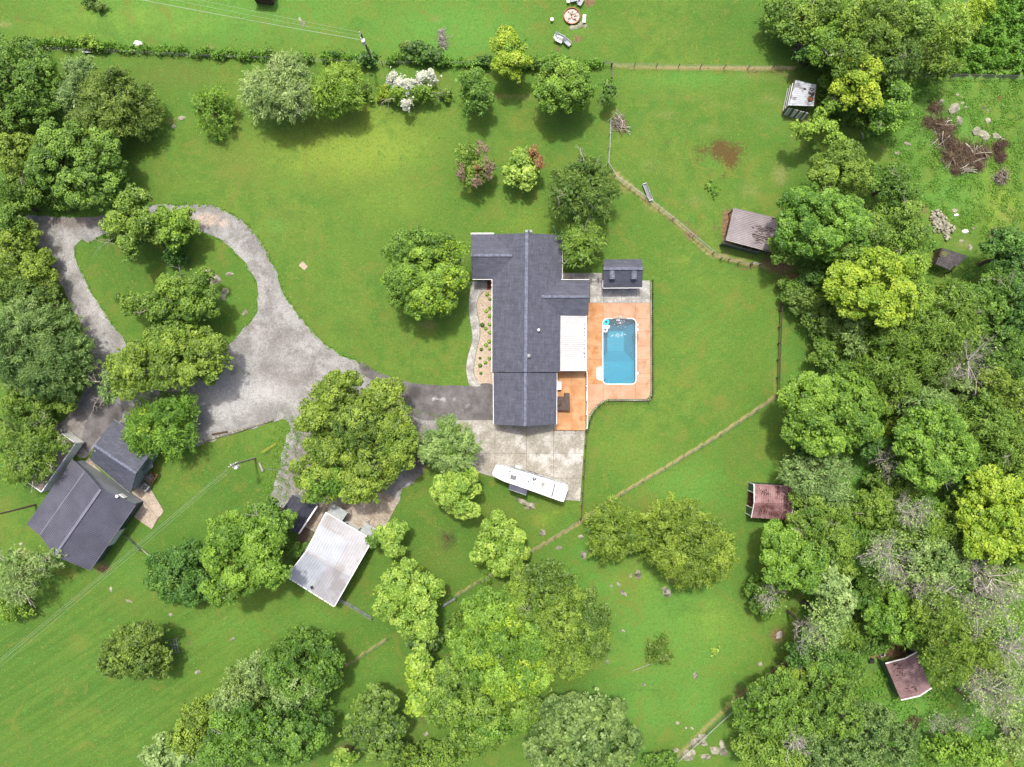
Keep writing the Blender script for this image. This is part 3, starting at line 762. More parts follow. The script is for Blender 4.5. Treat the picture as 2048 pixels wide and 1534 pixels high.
slab_field('side_path', [(1123,546),(1204,546),(1206,561),(1123,561)], grid_cells([1123,1150,1174,1206],[546,561]), 0.0, 0.12, M['concrete_grey'], 'grey concrete path between the house and the pool house')
# ---------------------------------------------------------------- buildings
def lerp(a, b, t): return Vector(a) + (Vector(b) - Vector(a)) * t

def ribs(quad, n, w=0.05, h=0.04, mb=None):
    mb = mb or MB(); a, b, c, d = [Vector(p) for p in quad]
    for i in range(n + 1):
        t = i / n
        p, q = lerp(a, b, t), lerp(d, c, t); e = (q - p).normalized() * 0.01
        up = Vector((0, 0, h / 2))
        mb.beam(p + up + e, q + up - e, w, h)
    return mb

def rib_part(quad, n, mat, parent, w=0.05, h=0.04):
    o = ribs(quad, n, w, h).build('roof_rib', mat, parent); o['kind'] = 'stuff'; return o

def gable(root, e1a, e1b, ra, rb, e2a, e2b, wall, roof, over=0.3, cap=None, t=0.14, skip=(), trim=None, nrib=0, ribmat=None, z0=0.0):
    e1a, e1b, ra, rb, e2a, e2b = [Vector(p) for p in (e1a, e1b, ra, rb, e2a, e2b)]
    for q in ((e1a, e1b, rb, ra), (e2a, e2b, rb, ra)):
        mb = MB(); mb.slab(q, t); mb.build('roof_slope', roof, root)
        if nrib: rib_part(q, nrib, ribmat, root)
    if cap:
        mb = MB(); mb.beam(ra + Vector((0, 0, .03)), rb + Vector((0, 0, .03)), 0.36, 0.09); mb.build('ridge_cap', cap, root)
    dr = (rb - ra).to_2d().normalized(); D = Vector((dr.x, dr.y, 0))
    def gpt(e, r, end):
        c = (r - e); c2 = Vector((c.x, c.y, 0)); L = c2.length; cu = c2 / L
        p = e + cu * over + D * over * (1 if end == 'a' else -1)
        p.z = e.z + over * (c.z / L) - t - 0.02
        return p
    g = {k: gpt(e, r, k[-1]) for k, e, r in (('1a', e1a, ra), ('1b', e1b, rb), ('2a', e2a, ra), ('2b', e2b, rb))}
    for k, r in (('a', ra), ('b', rb)):
        if k in skip: continue
        sgn = 1 if k == 'a' else -1
        ap = r + D * over * sgn - Vector((0, 0, t + 0.02))
        f = [Vector((g['1' + k].x, g['1' + k].y, z0)), g['1' + k], ap, g['2' + k], Vector((g['2' + k].x, g['2' + k].y, z0))]
        bk = [p + D * 0.14 * sgn for p in f]
        mb = MB(); n = 5
        mb.add(f + bk, [tuple(range(n)), tuple(range(2 * n - 1, n - 1, -1))] + [(i, n + i, n + (i + 1) % n, (i + 1) % n) for i in range(n)])
        mb.build('gable_wall', wall, root)
    for s in ('1', '2'):
        if s in skip: continue
        a, b = g[s + 'a'] + D * 0.145, g[s + 'b'] - D * 0.145
        mb = MB(); zc = (a.z + z0) / 2
        mb.beam((a.x, a.y, zc), (b.x, b.y, zc), 0.14, a.z - z0); mb.build('side_wall', wall, root)
    if trim:
        mb = MB()
        for k in ('a', 'b'):
            for e, r in ((e1a if k == 'a' else e1b, ra if k == 'a' else rb), (e2a if k == 'a' else e2b, ra if k == 'a' else rb)):
                off = D * (-0.05 if k == 'a' else 0.05) + Vector((0, 0, -0.05))
                mb.beam(e + off, r + off, 0.08, 0.2)
        mb.build('rake_trim', trim, root)
    return g

def gutter(a, b, root, mat=None, name='gutter', off=(0, 0, 0), w=0.06, h=0.1):
    mb = MB(); o = Vector(off); mb.beam(Vector(a) + o, Vector(b) + o, w, h); return mb.build(name, mat or M['white'], root)

# ---- main house
house = empty('house', P(1052, 620, 0), 'long ranch house with slate blue shingle roof beside the pool', 'house')
ZE, ZR = 2.7, 4.6
NA, NB = P(1053.6, 466, ZR), P(1050.9, 744, ZR)
WA, WB = P(985, 468.6, ZE), P(984.5, 744, ZE)
EA, EB = P(1123.5, 470.4, ZE), P(1119.5, 744, ZE)
for q in ((WA, WB, NB, NA), (EA, EB, NB, NA)):
    mb = MB(); mb.slab(q, 0.16); mb.build('roof_slope', M['shingle'], house)
mb = MB(); mb.beam(NA + Vector((0, 0, .03)), NB + Vector((0, 0, .03)), 0.42, 0.09); mb.build('ridge_cap', M['ridge'], house)
# west wing
zw = 3.95
r0, r1 = P(941.5, 510.5, zw), P(1030, 510.5, zw)
mb = MB(); mb.slab((P(941.7, 468.6, ZE), P(1030, 468.2, ZE), r1, r0), 0.16); mb.build('roof_slope', M['shingle'], house)
mb = MB(); mb.slab((P(944.5, 557.2, ZE), P(1030, 557.2, ZE), r1, r0), 0.16); mb.build('roof_slope', M['shingle'], house)
mb = MB(); mb.beam(r0 + Vector((0, 0, .03)), P(1024, 510.5, zw + .03), 0.36, 0.09); mb.build('ridge_cap', M['ridge'], house)
# east wing
ze = 3.72
r0, r1 = P(1078, 593, ze), P(1178, 593, ze)
mb = MB(); mb.slab((P(1078, 561, ZE), P(1179.8, 561, ZE), r1, r0), 0.16); mb.build('roof_slope', M['shingle'], house)
mb = MB(); mb.slab((P(1078, 630, ZE), P(1176.5, 630, ZE), r1, r0), 0.16); mb.build('roof_slope', M['shingle'], house)
mb = MB(); mb.beam(P(1083, 593, ze + .03), r1 + Vector((0, 0, .03)), 0.36, 0.09); mb.build('ridge_cap', M['ridge'], house)
# garage end, one step lower
zg, zge = 4.4, 2.55
ga, gb = P(1050.8, 745.0, zg), P(1050.2, 852.2, zg)
mb = MB(); mb.slab((P(987.5, 745.6, zge), P(988.2, 848.8, zge), gb, ga), 0.16); mb.build('roof_slope', M['shingle'], house)
mb = MB(); mb.slab((P(1114, 745.6, zge), P(1112.2, 848.8, zge), gb, ga), 0.16); mb.build('roof_slope', M['shingle'], house)
mb = MB(); mb.beam(ga + Vector((0, 0, .03)), gb + Vector((0, 0, .03)), 0.36, 0.09); mb.build('ridge_cap', M['ridge'], house)
# walls (brick), set in under the eaves
def wall_box(px0, py0, px1, py1, z1, mat, root, ins=0.4, name='wall', z0=0.0):
    a, b = P(px0, py1, z1), P(px1, py0, z1)
    mb = MB(); mb.prism([(a.x + ins, a.y + ins), (b.x - ins, a.y + ins), (b.x - ins, b.y - ins), (a.x + ins, b.y - ins)], z0, z1)
    return mb.build(name, mat, root)
wall_box(985, 470, 1119.5, 744, ZE - .2, M['brick'], house, 0.45)
wall_box(944, 470, 1040, 557, ZE - .22, M['brick'], house, 0.43)
wall_box(1080, 561, 1178, 630, ZE - .24, M['brick'], house, 0.41)
wall_box(988.5, 735, 1112, 848, zge - .2, M['brick'], house, 0.4)
def gable_tri(a, b, r, n, root, mat, t=0.12):
    mb = MB(); n = Vector(n); d = Vector((0, 0, -0.18)); f = [Vector(a) + d, Vector(b) + d, Vector(r) + d]; k = [p + n * t for p in f]
    mb.add(f + k, [(0, 1, 2), (5, 4, 3), (0, 3, 4, 1), (1, 4, 5, 2), (2, 5, 3, 0)]); mb.build('gable_wall', mat, root)
gable_tri(WA + Vector((.3, -.35, 0)), EA + Vector((-.3, -.35, 0)), NA + Vector((0, -.35, 0)), (0, -1, 0), house, M['white'])
gable_tri(P(988.4, 848.6, zge) + Vector((.3, .35, 0)), P(1112, 848.6, zge) + Vector((-.3, .35, 0)), gb + Vector((0, .35, 0)), (0, 1, 0), house, M['white'])
gable_tri(P(941.7, 468.6, ZE) + Vector((.35, -.3, 0)), P(944.5, 557, ZE) + Vector((.3, .3, 0)), P(941.5, 510.5, zw) + Vector((.35, 0, 0)), (1, 0, 0), house, M['white'])
gable_tri(P(1179.8, 561, ZE) + Vector((-.35, -.3, 0)), P(1176.5, 630, ZE) + Vector((-.35, .3, 0)), P(1178, 593, ze) + Vector((-.35, 0, 0)), (-1, 0, 0), house, M['white'])
# gutters and drip edges that show as white lines
for a, b in ((P(985.3, 558.5, ZE), P(984.6, 744, ZE)), (P(987.3, 746, zge), P(988, 848.6, zge)), (P(1113, 746.5, zge), P(1112.2, 848.6, zge))):
    gutter(a, b, house, off=(-0.08 if a.x < 0 else 0.08, 0, -0.08))
gutter(EA, P(1123.2, 559, ZE), house, off=(.09, 0, -.08)); gutter(P(1121, 559.8, ZE), P(1179, 559.8, ZE), house, off=(0, .05, -.08))
gutter(P(944.5, 557.8, ZE), P(984, 557.8, ZE), house, off=(0, -.06, -.08)); gutter(P(941.5, 467.6, ZE), P(988, 467.6, ZE), house, off=(0, .05, -.06), w=.16)
for i in range(22):                                     # gutter hangers, small bright tabs along the west eave
    p = P(984.3, 562 + i * 8.3, ZE); mb = MB(); mb.box((p.x - .07, p.y, p.z + .03), (.14, .07, .05)); mb.build('gutter_hanger', M['white'], house)
# chimney / gable vent box, plumbing vents, dish
mb = MB(); c = P(1057.5, 462.5, 2.6); mb.box((c.x, c.y, 1.35), (0.95, 0.32, 2.7)); mb.build('chimney', M['grey_wall'], house)
mb = MB(); mb.cyl((c.x, c.y, 2.7), 0.13, 0.12, 10); mb.build('chimney_pot', M['black'], house)
def zroof_e(px, z=ZR):      # height of the east slope under a pixel
    return ZR - (px - 1052) / (1121 - 1052) * (ZR - ZE)
z = zroof_e(1077); c = P(1077.2, 660.5, z); mb = MB(); mb.cyl((c.x, c.y, z - .1), 0.09, 0.55, 10); mb.cyl((c.x, c.y, z + .45), 0.2, 0.14, 10, 0.12); mb.build('vent_pipe', M['white'], house)
z = zroof_e(1057); c = P(1057.3, 712, z); mb = MB(); mb.cyl((c.x, c.y, z - .05), 0.20, 0.25, 14); mb.dome((c.x, c.y, z + .2), 0.33, 0.16, 14); mb.build('roof_vent', M['galv'], house)
z = zroof_e(1113); c = P(1113.4, 625, z); mb = MB(); mb.cyl((c.x, c.y, z - .1), 0.06, 0.35, 8); mb.build('vent_pipe', M['black'], house)
c = P(1044, 492, 4.3); mb = MB(); mb.cyl((c.x, c.y, 4.15), 0.05, 0.5, 8); mb.build('vent_pipe', M['black'], house)
# front stoop and door
mb = MB(); a, b = P(974.5, 579), P(985, 559); mb.prism([(a.x, a.y), (b.x + .2, a.y), (b.x + .2, b.y), (a.x, b.y)], 0, .22); mb.build('stoop', M['brick'], house)
mb = MB(); mb.box((P(987.2, 567).x + .18, P(0, 567).y, 1.2), (.06, .95, 2.0)); mb.build('door', M['darkwood'], house)
for y in (600, 640, 690, 730):
    a = P(988.6, y); mb = MB(); mb.box((a.x + .16, a.y, 1.4), (.05, 1.4, 1.1)); mb.build('window', M['glass'], house)
for y in (652, 700):
    a = P(1116, y); mb = MB(); mb.box((a.x - .35, a.y, 1.25), (.06, 1.7, 2.0)); mb.build('window', M['glass'], house)

# ---- white patio cover with pans
pc = empty('patio_cover', P(1146, 686), 'white corrugated patio cover between the house and the pool', 'patio cover')
q = (P(1120.4, 630.6, 2.5), P(1120.4, 741.5, 2.5), P(1172, 741.5, 2.32), P(1172, 630.6, 2.32))
mb = MB(); mb.slab(q, 0.07); mb.build('roof_sheet', M['cover_white'], pc)
mb = ribs((q[0], q[1], q[2], q[3]), 27, 0.06, 0.11); mb.build('roof_rib', M['cover_white'], pc)['kind'] = 'stuff'
mb = MB(); mb.beam(q[3] + Vector((.05, 0, -.02)), q[2] + Vector((.05, 0, -.02)), .1, .16); mb.build('gutter', M['white'], pc)
for y in (633, 668, 704, 739):
    c = P(1170.5, y, 2.3); mb = MB(); mb.box((c.x, c.y, 1.2), (.1, .1, 2.2)); mb.build('post', M['white'], pc)
for i in range(9):
    c = P(1169 + rnd.uniform(-.6, .6), 647 + i * 8.6 + rnd.uniform(-2, 2), 2.42); mb = MB(); mb.box((c.x, c.y, 2.40), (.16, .12, .03)); mb.build('leaf_clump', M['leafdebris'], pc)

# ---- pool house
ph = empty('pool_house', P(1245, 550), 'small shingled pool house with two narrow roof dormers', 'shed')
ra, rb = P(1206.8, 537.3, 3.9), P(1286.0, 537.3, 3.9)
e1a, e1b = P(1208.5, 519, 2.95), P(1283.6, 518, 2.95); e2a, e2b = P(1206.2, 575.5, 2.35), P(1284, 575, 2.35)
gable(ph, e1a, e1b, ra, rb, e2a, e2b, M['grey_wall'], M['shingle'], 0.22, M['ridge'], trim=None)
gutter(e2a, e2b, ph, off=(0, -.05, -.06))
gutter(P(1206.5, 561, 2.8), e2a, ph, off=(-.05, 0, -.03), name='rake_trim', w=.06)
for cx in (1225.2, 1269):
    d = empty('dormer', ph.location); d.parent = ph; d.location = (0, 0, 0); ORG[d.name] = ORG[ph.name]
    a, b = P(cx, 539.5, 3.86), P(cx, 557.5, 3.80)
    mb = MB()
    hw = 0.43
    pts = [(-hw, -.42), (-hw * .75, -.12), (-hw * .3, 0), (hw * .3, 0), (hw * .75, -.12), (hw, -.42)]
    for k in range(5):
        x0, z0_ = pts[k]; x1, z1_ = pts[k + 1]
        mb.poly([(a.x + x0, a.y, a.z + z0_), (b.x + x0, b.y, b.z + z0_), (b.x + x1, b.y, b.z + z1_), (a.x + x1, a.y, a.z + z1_)][::-1])
    mb.build('dormer_roof', M['ridge'], d)
    mb = MB(); f = [(b.x + x * .9, b.y + .05, b.z + zz - .03) for x, zz in pts] + [(b.x + hw * .9, b.y + .05, b.z - 1.1), (b.x - hw * .9, b.y + .05, b.z - 1.1)]
    mb.poly(f); mb.build('dormer_front', M['white'], d)
mb = MB(); c = P(1242, 574.5, 2.2); mb.box((c.x, c.y + .3, 1.05), (.95, .07, 2.05)); mb.build('door', M['black'], ph)
for cx in (1220, 1266):
    mb = MB(); c = P(cx, 574.5, 2.2); mb.box((c.x, c.y + .3, 1.35), (.9, .06, .9)); mb.build('window', M['glass'], ph)

# ---- left: shingled house
H2 = empty('house', P(236, 905), 'shingle roofed house beside the large dark metal building', 'house')
gable(H2, P(180.6, 918.6, 2.7), P(261.2, 986.4, 2.7), P(189.3, 890, 5.0), P(273, 946.4, 5.0), P(227.4, 839.5, 2.7), P(309, 897, 2.7),
      M['grey_wall'], M['shingle'], 0.3, M['ridge'])
gutter(P(180.6, 918.6, 2.62), P(261, 986, 2.62), H2, mat=M['galv'], off=(-.03, -.05, 0), w=.06); gutter(P(227.4, 839, 2.62), P(309, 896.4, 2.62), H2, mat=M['galv'], off=(.03, .05, 0), w=.06)
mb = MB(); c = P(191, 901.5, 4.2); mb.cyl((c.x, c.y, 4.0), .12, .35, 10); mb.build('vent_pipe', M['galv'], H2)
c = P(296, 928, 2.3); mb = MB()
q = (P(280, 934, 2.5), P(300, 918, 2.5), P(306, 934, 2.2), P(288, 945, 2.2)); mb.slab(q, .06); mb.build('awning', M['green_metal'], H2)
rib_part(q, 8, M['galv'], H2, .04, .03)
# awning at the north
aw = empty('awning', P(268, 832), 'small dark lean-to awning on the north side of the shingled house', 'awning')
q = (P(247, 848.5, 2.5), P(262, 823, 2.5), P(280, 832, 2.2), P(264, 860, 2.2)); mb = MB(); mb.slab(q, .1); mb.build('roof_sheet', M['blackroof'], aw)
for a, b in ((262.5, 825), (277, 833)):
    c = P(a, b, 2.2); mb = MB(); mb.box((c.x, c.y, 1.1), (.1, .1, 2.15)); mb.build('post', M['white'], aw)
# AC unit and back steps
ac = empty('air_conditioner', P(296.5, 973), 'pale grey air conditioner on the patio behind the shingled house', 'air conditioner')
c = P(296.5, 973); mb = MB(); mb.box((c.x, c.y, .5), (.95, .95, .85), .9); mb.build('case', M['galv'], ac)
mb = MB(); mb.cyl((c.x, c.y, .93), .3, .03, 14); mb.build('fan_grille', M['black'], ac)
mb = MB()
for k in range(4): mb.beam((c.x, c.y, .97), (c.x + .28 * math.cos(k * 1.57), c.y + .28 * math.sin(k * 1.57), .97), .07, .02)
mb.build('fan_blade', M['galv'], ac)
st = empty('back_steps', P(300, 958), 'weathered wooden back steps and landing frame beside the shingled house', 'steps')
mb = MB()
for (a, b, c2, d) in (((277, 954), (302, 972), .5, .5), ((290, 944), (312, 958), 1.0, 1.0), ((312, 958), (302, 973), 1.0, .6), ((305, 942), (321, 948), .9, .9), ((321, 948), (312, 962), .9, .9)):
    p, q = P(*a), P(*b); p.z = c2; q.z = d; m2 = MB(); m2.beam(p, q, .12, .1); m2.build('rail', M['brown'] if a[0] > 300 else M['greywood'], st)
for (a, b) in ((277, 954), (302, 972), (290, 944), (312, 958), (321, 948)):
    p = P(a, b); m2 = MB(); m2.box((p.x, p.y, .5), (.1, .1, 1.0)); m2.build('post', M['greywood'], st)
for k in range(4):
    p = P(300 + k * 1.8, 952 + k * 3.0); m2 = MB(); m2.box((p.x, p.y, .55 - k * .12), (1.3, .26, .05), .6); m2.build('tread', M['greywood'], st)

# ---- left: big dark metal building
B2 = empty('metal_building', P(175, 1030), 'large dark ribbed metal barn with lean-to at the far left', 'barn')
Rn, Rs = P(201.9, 978.6, 5.3), P(109.5, 1111, 5.3)
En, Es = P(270.5, 1008.7, 3.0), P(179.3, 1140, 3.0)
Bn, Bs = P(170.4, 942, 3.4), P(80.3, 1069.5, 3.4)
Wn, Ws = P(144, 917.9, 2.5), P(54, 1048, 2.5)
for q, n in (((En, Es, Rs, Rn), 44), ((Bn, Bs, Rs, Rn), 44), ((Wn, Ws, Bs, Bn), 42)):
    mb = MB(); mb.slab(q, .1); mb.build('roof_slope', M['barnroof'], B2)
    rib_part(q, n, M['barnrib'], B2, .055, .07)
mb = MB(); mb.beam(Rn + Vector((0, 0, .06)), Rs + Vector((0, 0, .06)), .34, .08); mb.build('ridge_cap', M['barnrib'], B2)
mb = MB(); mb.beam(Bn + Vector((0, 0, .05)), Bs + Vector((0, 0, .05)), .16, .05); mb.build('flashing', M['barnrib'], B2)
dr = (Rs - Rn); dr.z = 0; dr.normalize(); cr = Vector((-dr.y, dr.x, 0)); 
if cr.dot(En - Rn) < 0: cr = -cr
def inset(p, a, c, dz=-.13): return p + dr * a + cr * c + Vector((0, 0, dz))
for end, pts in (('n', (Wn, Bn, Rn, En)), ('s', (Ws, Bs, Rs, Es))):
    sg = .3 if end == 'n' else -.3
    top = [inset(pts[0], sg, .3), inset(pts[1], sg, 0), inset(pts[2], sg, 0), inset(pts[3], sg, -.35)]
    f = [Vector((top[0].x, top[0].y, 0))] + top + [Vector((top[3].x, top[3].y, 0))]
    k = [p + dr * (.12 if end == 'n' else -.12) for p in f]; n = len(f)
    mb = MB(); mb.add(f + k, [tuple(range(n)), tuple(range(2 * n - 1, n - 1, -1))] + [(i, n + i, n + (i + 1) % n, (i + 1) % n) for i in range(n)])
    mb.build('gable_wall', M['grey_wall'], B2)
for (a, b, c) in ((En, Es, -.35), (Wn, Ws, .3)):
    p, q = inset(a, .43, c), inset(b, -.43, c); mb = MB(); mb.beam((p.x, p.y, p.z / 2), (q.x, q.y, q.z / 2), .12, p.z); mb.build('side_wall', M['green_metal'] if a is En else M['grey_wall'], B2)
mb = MB(); mb.beam(En + cr * .08 + Vector((0, 0, -.05)), Es + cr * .08 + Vector((0, 0, -.05)), .14, .14); mb.build('gutter', M['barnroof'], B2)
c = lerp(Rn, En, .48) + dr * -.1; mb = MB(); mb.cyl((c.x, c.y, c.z - .2), .1, .5, 10); mb.dome((c.x, c.y, c.z + .3), .22, .15, 12); mb.build('vent_cap', M['white'], B2)
c = lerp(Rn, En, .35) + dr * .29; mb = MB(); mb.beam((c.x - .05, c.y, 2.35) , (c.x + .9 * cr.x, c.y + .9 * cr.y, 2.35), .1, .8); mb.build('window', M['white'], B2)
g = lerp(En, Es, .45) + cr * -.27; mb = MB(); mb.beam((g.x, g.y, 1.1), (g.x + dr.x * 2.6, g.y + dr.y * 2.6, 1.1), .08, 2.2); mb.build('door', M['white'], B2)

# ---- white box trailer at the far left
TR = empty('box_trailer', P(110, 945), 'long white box trailer parked under a tree at the far left', 'trailer')
ta, tb = P(151.5, 886.5, 2.5), P(83, 984, 2.5); dd = (tb - ta); dd.z = 0; L = dd.length; dd.normalize(); sx = Vector((dd.y, -dd.x, 0))
if sx.x > 0: sx = -sx
W = 2.3
def trp(a, b, z): v = ta + dd * a + sx * b; return Vector((v.x, v.y, z))
mb = MB(); mb.prism([trp(0, 0, 0), trp(L, 0, 0), trp(L, W, 0), trp(0, W, 0)], .5, 2.44); mb.build('body', M['white'], TR)
mb = MB(); mb.prism([trp(.06, .06, 0), trp(L - .06, .06, 0), trp(L - .06, W - .06, 0), trp(.06, W - .06, 0)], 2.44, 2.5); mb.build('roof', mottled('dusty_trailer_roof', A(128, 116, 108), A(160, 148, 140), .8, .8), TR)
mb = MB()
for i, j in ((0, 1), (1, 2), (2, 3), (3, 0)):
    cs = [trp(0, 0, 2.5), trp(L, 0, 2.5), trp(L, W, 2.5), trp(0, W, 2.5)]; mb.beam(cs[i], cs[j], .1, .1)
mb.build('roof_trim', M['white'], TR)
for a in (L * .55, L * .68):
    for b in (.12, W - .12):
        c = trp(a, b, .38); mb = MB(); e = sx * .12; mb.tube([c - e, c + e], [.38, .38], 14); mb.build('wheel', M['black'], TR)
mb = MB(); mb.beam(trp(L, W / 2, .5), trp(L + 1.0, W / 2, .45), .12, .12); mb.build('tow_bar', M['black'], TR)

# ---- silver roofed workshop
WS = empty('workshop', P(662, 1115), 'workshop with patched silver metal roof and brown apron', 'workshop')
N1, N2 = P(652.2, 1024.6, 2.9), P(745.5, 1079.0, 2.9)
S1, S2 = P(573.4, 1152.2, 2.8), P(669.3, 1212.6, 2.8)
R1, R2 = P(612.5, 1088.5 + 14, 3.9), P(703.5, 1152.5, 3.9)
for q in ((N1, N2, R2, R1), (S1, S2, R2, R1)):
    mb = MB(); mb.slab(q, .1); mb.build('roof_slope', M['silver'], WS); rib_part(q, 19, M['silver'], WS, .07, .08)
def patch(q, u0, u1, v0, v1):
    a, b, c, d = q; f = lambda u_, v_: lerp(lerp(a, b, u_), lerp(d, c, u_), v_) + Vector((0, 0, .02))
    return (f(u0, v0), f(u1, v0), f(u1, v1), f(u0, v1))
for pq, n in ((patch((N1, N2, R2, R1), 0, .62, .32, 1), 10), (patch((S1, S2, R2, R1), 0, .5, 0, 1), 8)):
    mb = MB(); mb.slab(pq, .015); mb.build('roof_panel', M['silver_new'], WS)
mb = MB(); mb.beam(R1 + Vector((0, 0, .04)), R2 + Vector((0, 0, .04)), .3, .05); mb.build('ridge_cap', M['silver'], WS)
for a, b in ((N1, N2), (N1, R1), (R1, S1), (N2, R2), (R2, S2)):
    mb = MB(); mb.beam(a + Vector((0, 0, .04)), b + Vector((0, 0, .04)), .1, .12); mb.build('roof_trim', M['white'], WS)
n = 9
for i in range(n):
    a, b = lerp(S1, S2, (i + .04) / n), lerp(S1, S2, (i + .92) / n); mb = MB(); o = Vector((-.05, -.08, -.06)); mb.beam(a + o, b + o, .12, .1); mb.build('gutter_section', M['white'], WS)
lo = (S1 - N1); lo.z = 0; lo.normalize(); sh = (N2 - N1); sh.z = 0; sh.normalize()
def wsp(base, a, b, z): v = Vector(base) + lo * a + sh * b; return Vector((v.x, v.y, z))
wn1, wn2, ws1, ws2 = wsp(N1, .35, .3, 2.75), wsp(N2, .35, -.3, 2.75), wsp(S1, -.3, .3, 2.7), wsp(S2, -.3, -.3, 2.7)
for a, b, nm in ((wn1, wn2, 'front_wall'), (wn1, ws1, 'side_wall'), (wn2, ws2, 'side_wall'), (ws1, ws2, 'back_wall')):
    mb = MB(); d = (b - a).normalized() * .08; mb.beam((a.x + d.x, a.y + d.y, 1.37), (b.x - d.x, b.y - d.y, 1.37), .14, 2.74); mb.build(nm, M['grey_wall'], WS)
for f0, f1 in ((0.02, .33), (.72, .99)):
    a, b = lerp(N1, N2, f0), lerp(N1, N2, f1); a.z = b.z = 2.78; c, d = b - lo * 1.35, a - lo * 1.35; c.z = d.z = 2.35
    mb = MB(); mb.slab((d, c, b, a), .07); mb.build('porch_roof', M['pale_green_metal'], WS); rib_part((d, c, b, a), 8, M['galv'], WS, .04, .03)
    for p in (c, d):
        mb = MB(); q = p + lo * .1; mb.box((q.x, q.y, 1.15), (.1, .1, 2.25)); mb.build('post', M['white'], WS)
a, b = lerp(wn1, wn2, .36), lerp(wn1, wn2, .68); mb = MB(); e = lo * -.1; mb.beam((a.x + e.x, a.y + e.y, 1.15), (b.x + e.x, b.y + e.y, 1.15), .06, 2.2); mb.build('garage_door', M['white'], WS)
mb = MB(); c = P(623.5, 1175, 3.2); mb.box((c.x, c.y, c.z - .05), (.28, .38, .3), .5); mb.build('vent_box', M['black'], WS)
c = P(694.5, 1047.5, 2.95); mb = MB(); mb.dome((c.x, c.y, c.z), .14, .14, 8); mb.build('vent_cap', M['black'], WS)
# dark shed beside it
SH = empty('shed', P(598, 1025), 'long charcoal shingled shed with white fascia beside the silver roofed workshop', 'shed')
gable(SH, P(632.5, 1011.5, 2.3), P(596.2, 1067.4, 2.3), P(611, 1002.0, 3.3), P(574.5, 1057, 3.3), P(584.5, 990, 2.3), P(548, 1045, 2.3), M['grey_wall'], M['shingle_dark'], .2)
gutter(P(634, 1011.5, 2.3), P(597, 1067.4, 2.3), SH, off=(.05, 0, -.05), w=.2)

# ---- animal shelters on the right
def rust(root, pts, z, mat, n=14, seed=3, spread=.5):
    r = random.Random(seed)
    for (px, py) in pts:
        mb = MB()
        for i in range(n):
            c = P(px, py, z) + Vector((r.gauss(0, spread), r.gauss(0, spread), 0)); s = r.uniform(.08, .3)
            mb.prism([(c.x + s * r.uniform(.5, 1.3) * math.cos(t), c.y + s * r.uniform(.3, .7) * math.sin(t)) for t in (0, .9, 1.9, 2.9, 4, 5.2)], z + .05, z + .07 + i * .001)
        mb.build('leaf_clump', mat, root)

def streaks(root, q, spots, mat, seed=5):
    """wet leaf debris lying in the valleys between ribs, running along the sheet"""
    r = random.Random(seed); a, b, c, d = [Vector(p) for p in q]; mb = MB()
    for (u_, v_, su, sv, n) in spots:
        for i in range(n):
            uu = min(.98, max(.02, u_ + r.gauss(0, su))); v0 = v_ + r.gauss(0, sv); L = r.uniform(.03, .12)
            v0 = min(.9, max(.02, v0)); v1 = min(.98, v0 + L)
            p0 = lerp(lerp(a, b, uu), lerp(d, c, uu), v0); p1 = lerp(lerp(a, b, uu), lerp(d, c, uu), v1)
            up = Vector((0, 0, .03 + .0006 * i)); mb.beam(p0 + up, p1 + up, r.uniform(.05, .13), .02)
    o = mb.build('leaf_debris', mat, root); o['kind'] = 'stuff'

# shelter with pale tin roof, top right
s1 = empty('animal_shelter', P(1604, 195), 'small tin roofed animal shelter with rusty hole near the top right pasture', 'shelter')
q = (P(1591, 160.6, 2.7), P(1632.3, 170, 2.5), P(1627.5, 212, 2.5), P(1577.5, 210.5, 2.7))
q = (q[0], q[1], q[2], q[3]); mb = MB(); mb.slab(q, .05); mb.build('roof_sheet', M['tin'], s1)
rib_part((q[0], q[3], q[2], q[1]), 0 + 12, M['tin'], s1, .05, .04)
streaks(s1, (q[0], q[3], q[2], q[1]), [(.35, .75, .1, .07, 26), (.6, .8, .12, .06, 40), (.3, .45, .02, .02, 4)], M['leafdebris'], 8)
mb = MB(); c = P(1620, 199, 2.6); mb.prism([(c.x + x, c.y + y) for x, y in ((-.3, -.1), (.3, -.2), (.5, .1), (.1, .3), (-.4, .2))], 2.66, 2.68); mb.build('rust_hole', M['brown'], s1)
for k in range(11):
    p = lerp(P(1578, 212, 2.5), P(1618, 222.5, 2.5), k / 10); g = Vector((p.x, p.y, 0)); mb = MB()
    mb.beam((p.x, p.y, 1.95), (p.x + rnd.uniform(-.1, .1), p.y - .25, .1), .24, .04); mb.build('plank', M['white'] if k % 3 else M['greywood'], s1)
for a, b in ((1590, 163), (1629, 172), (1624, 208), (1580, 209)):
    p = P(a, b, 2.6); mb = MB(); mb.box((p.x, p.y, 1.25), (.12, .12, 2.45)); mb.build('post', M['greywood'], s1)
for k in range(5):
    z = .35 + k * .42; a, b = P(1590, 163, 2.6), P(1580, 209, 2.6); a.z = b.z = z; mb = MB(); mb.beam(a + Vector((-.1, 0, 0)), b + Vector((-.1, 0, 0)), .05, .3); mb.build('plank', M['darkwood'] if k % 2 else M['white'], s1)

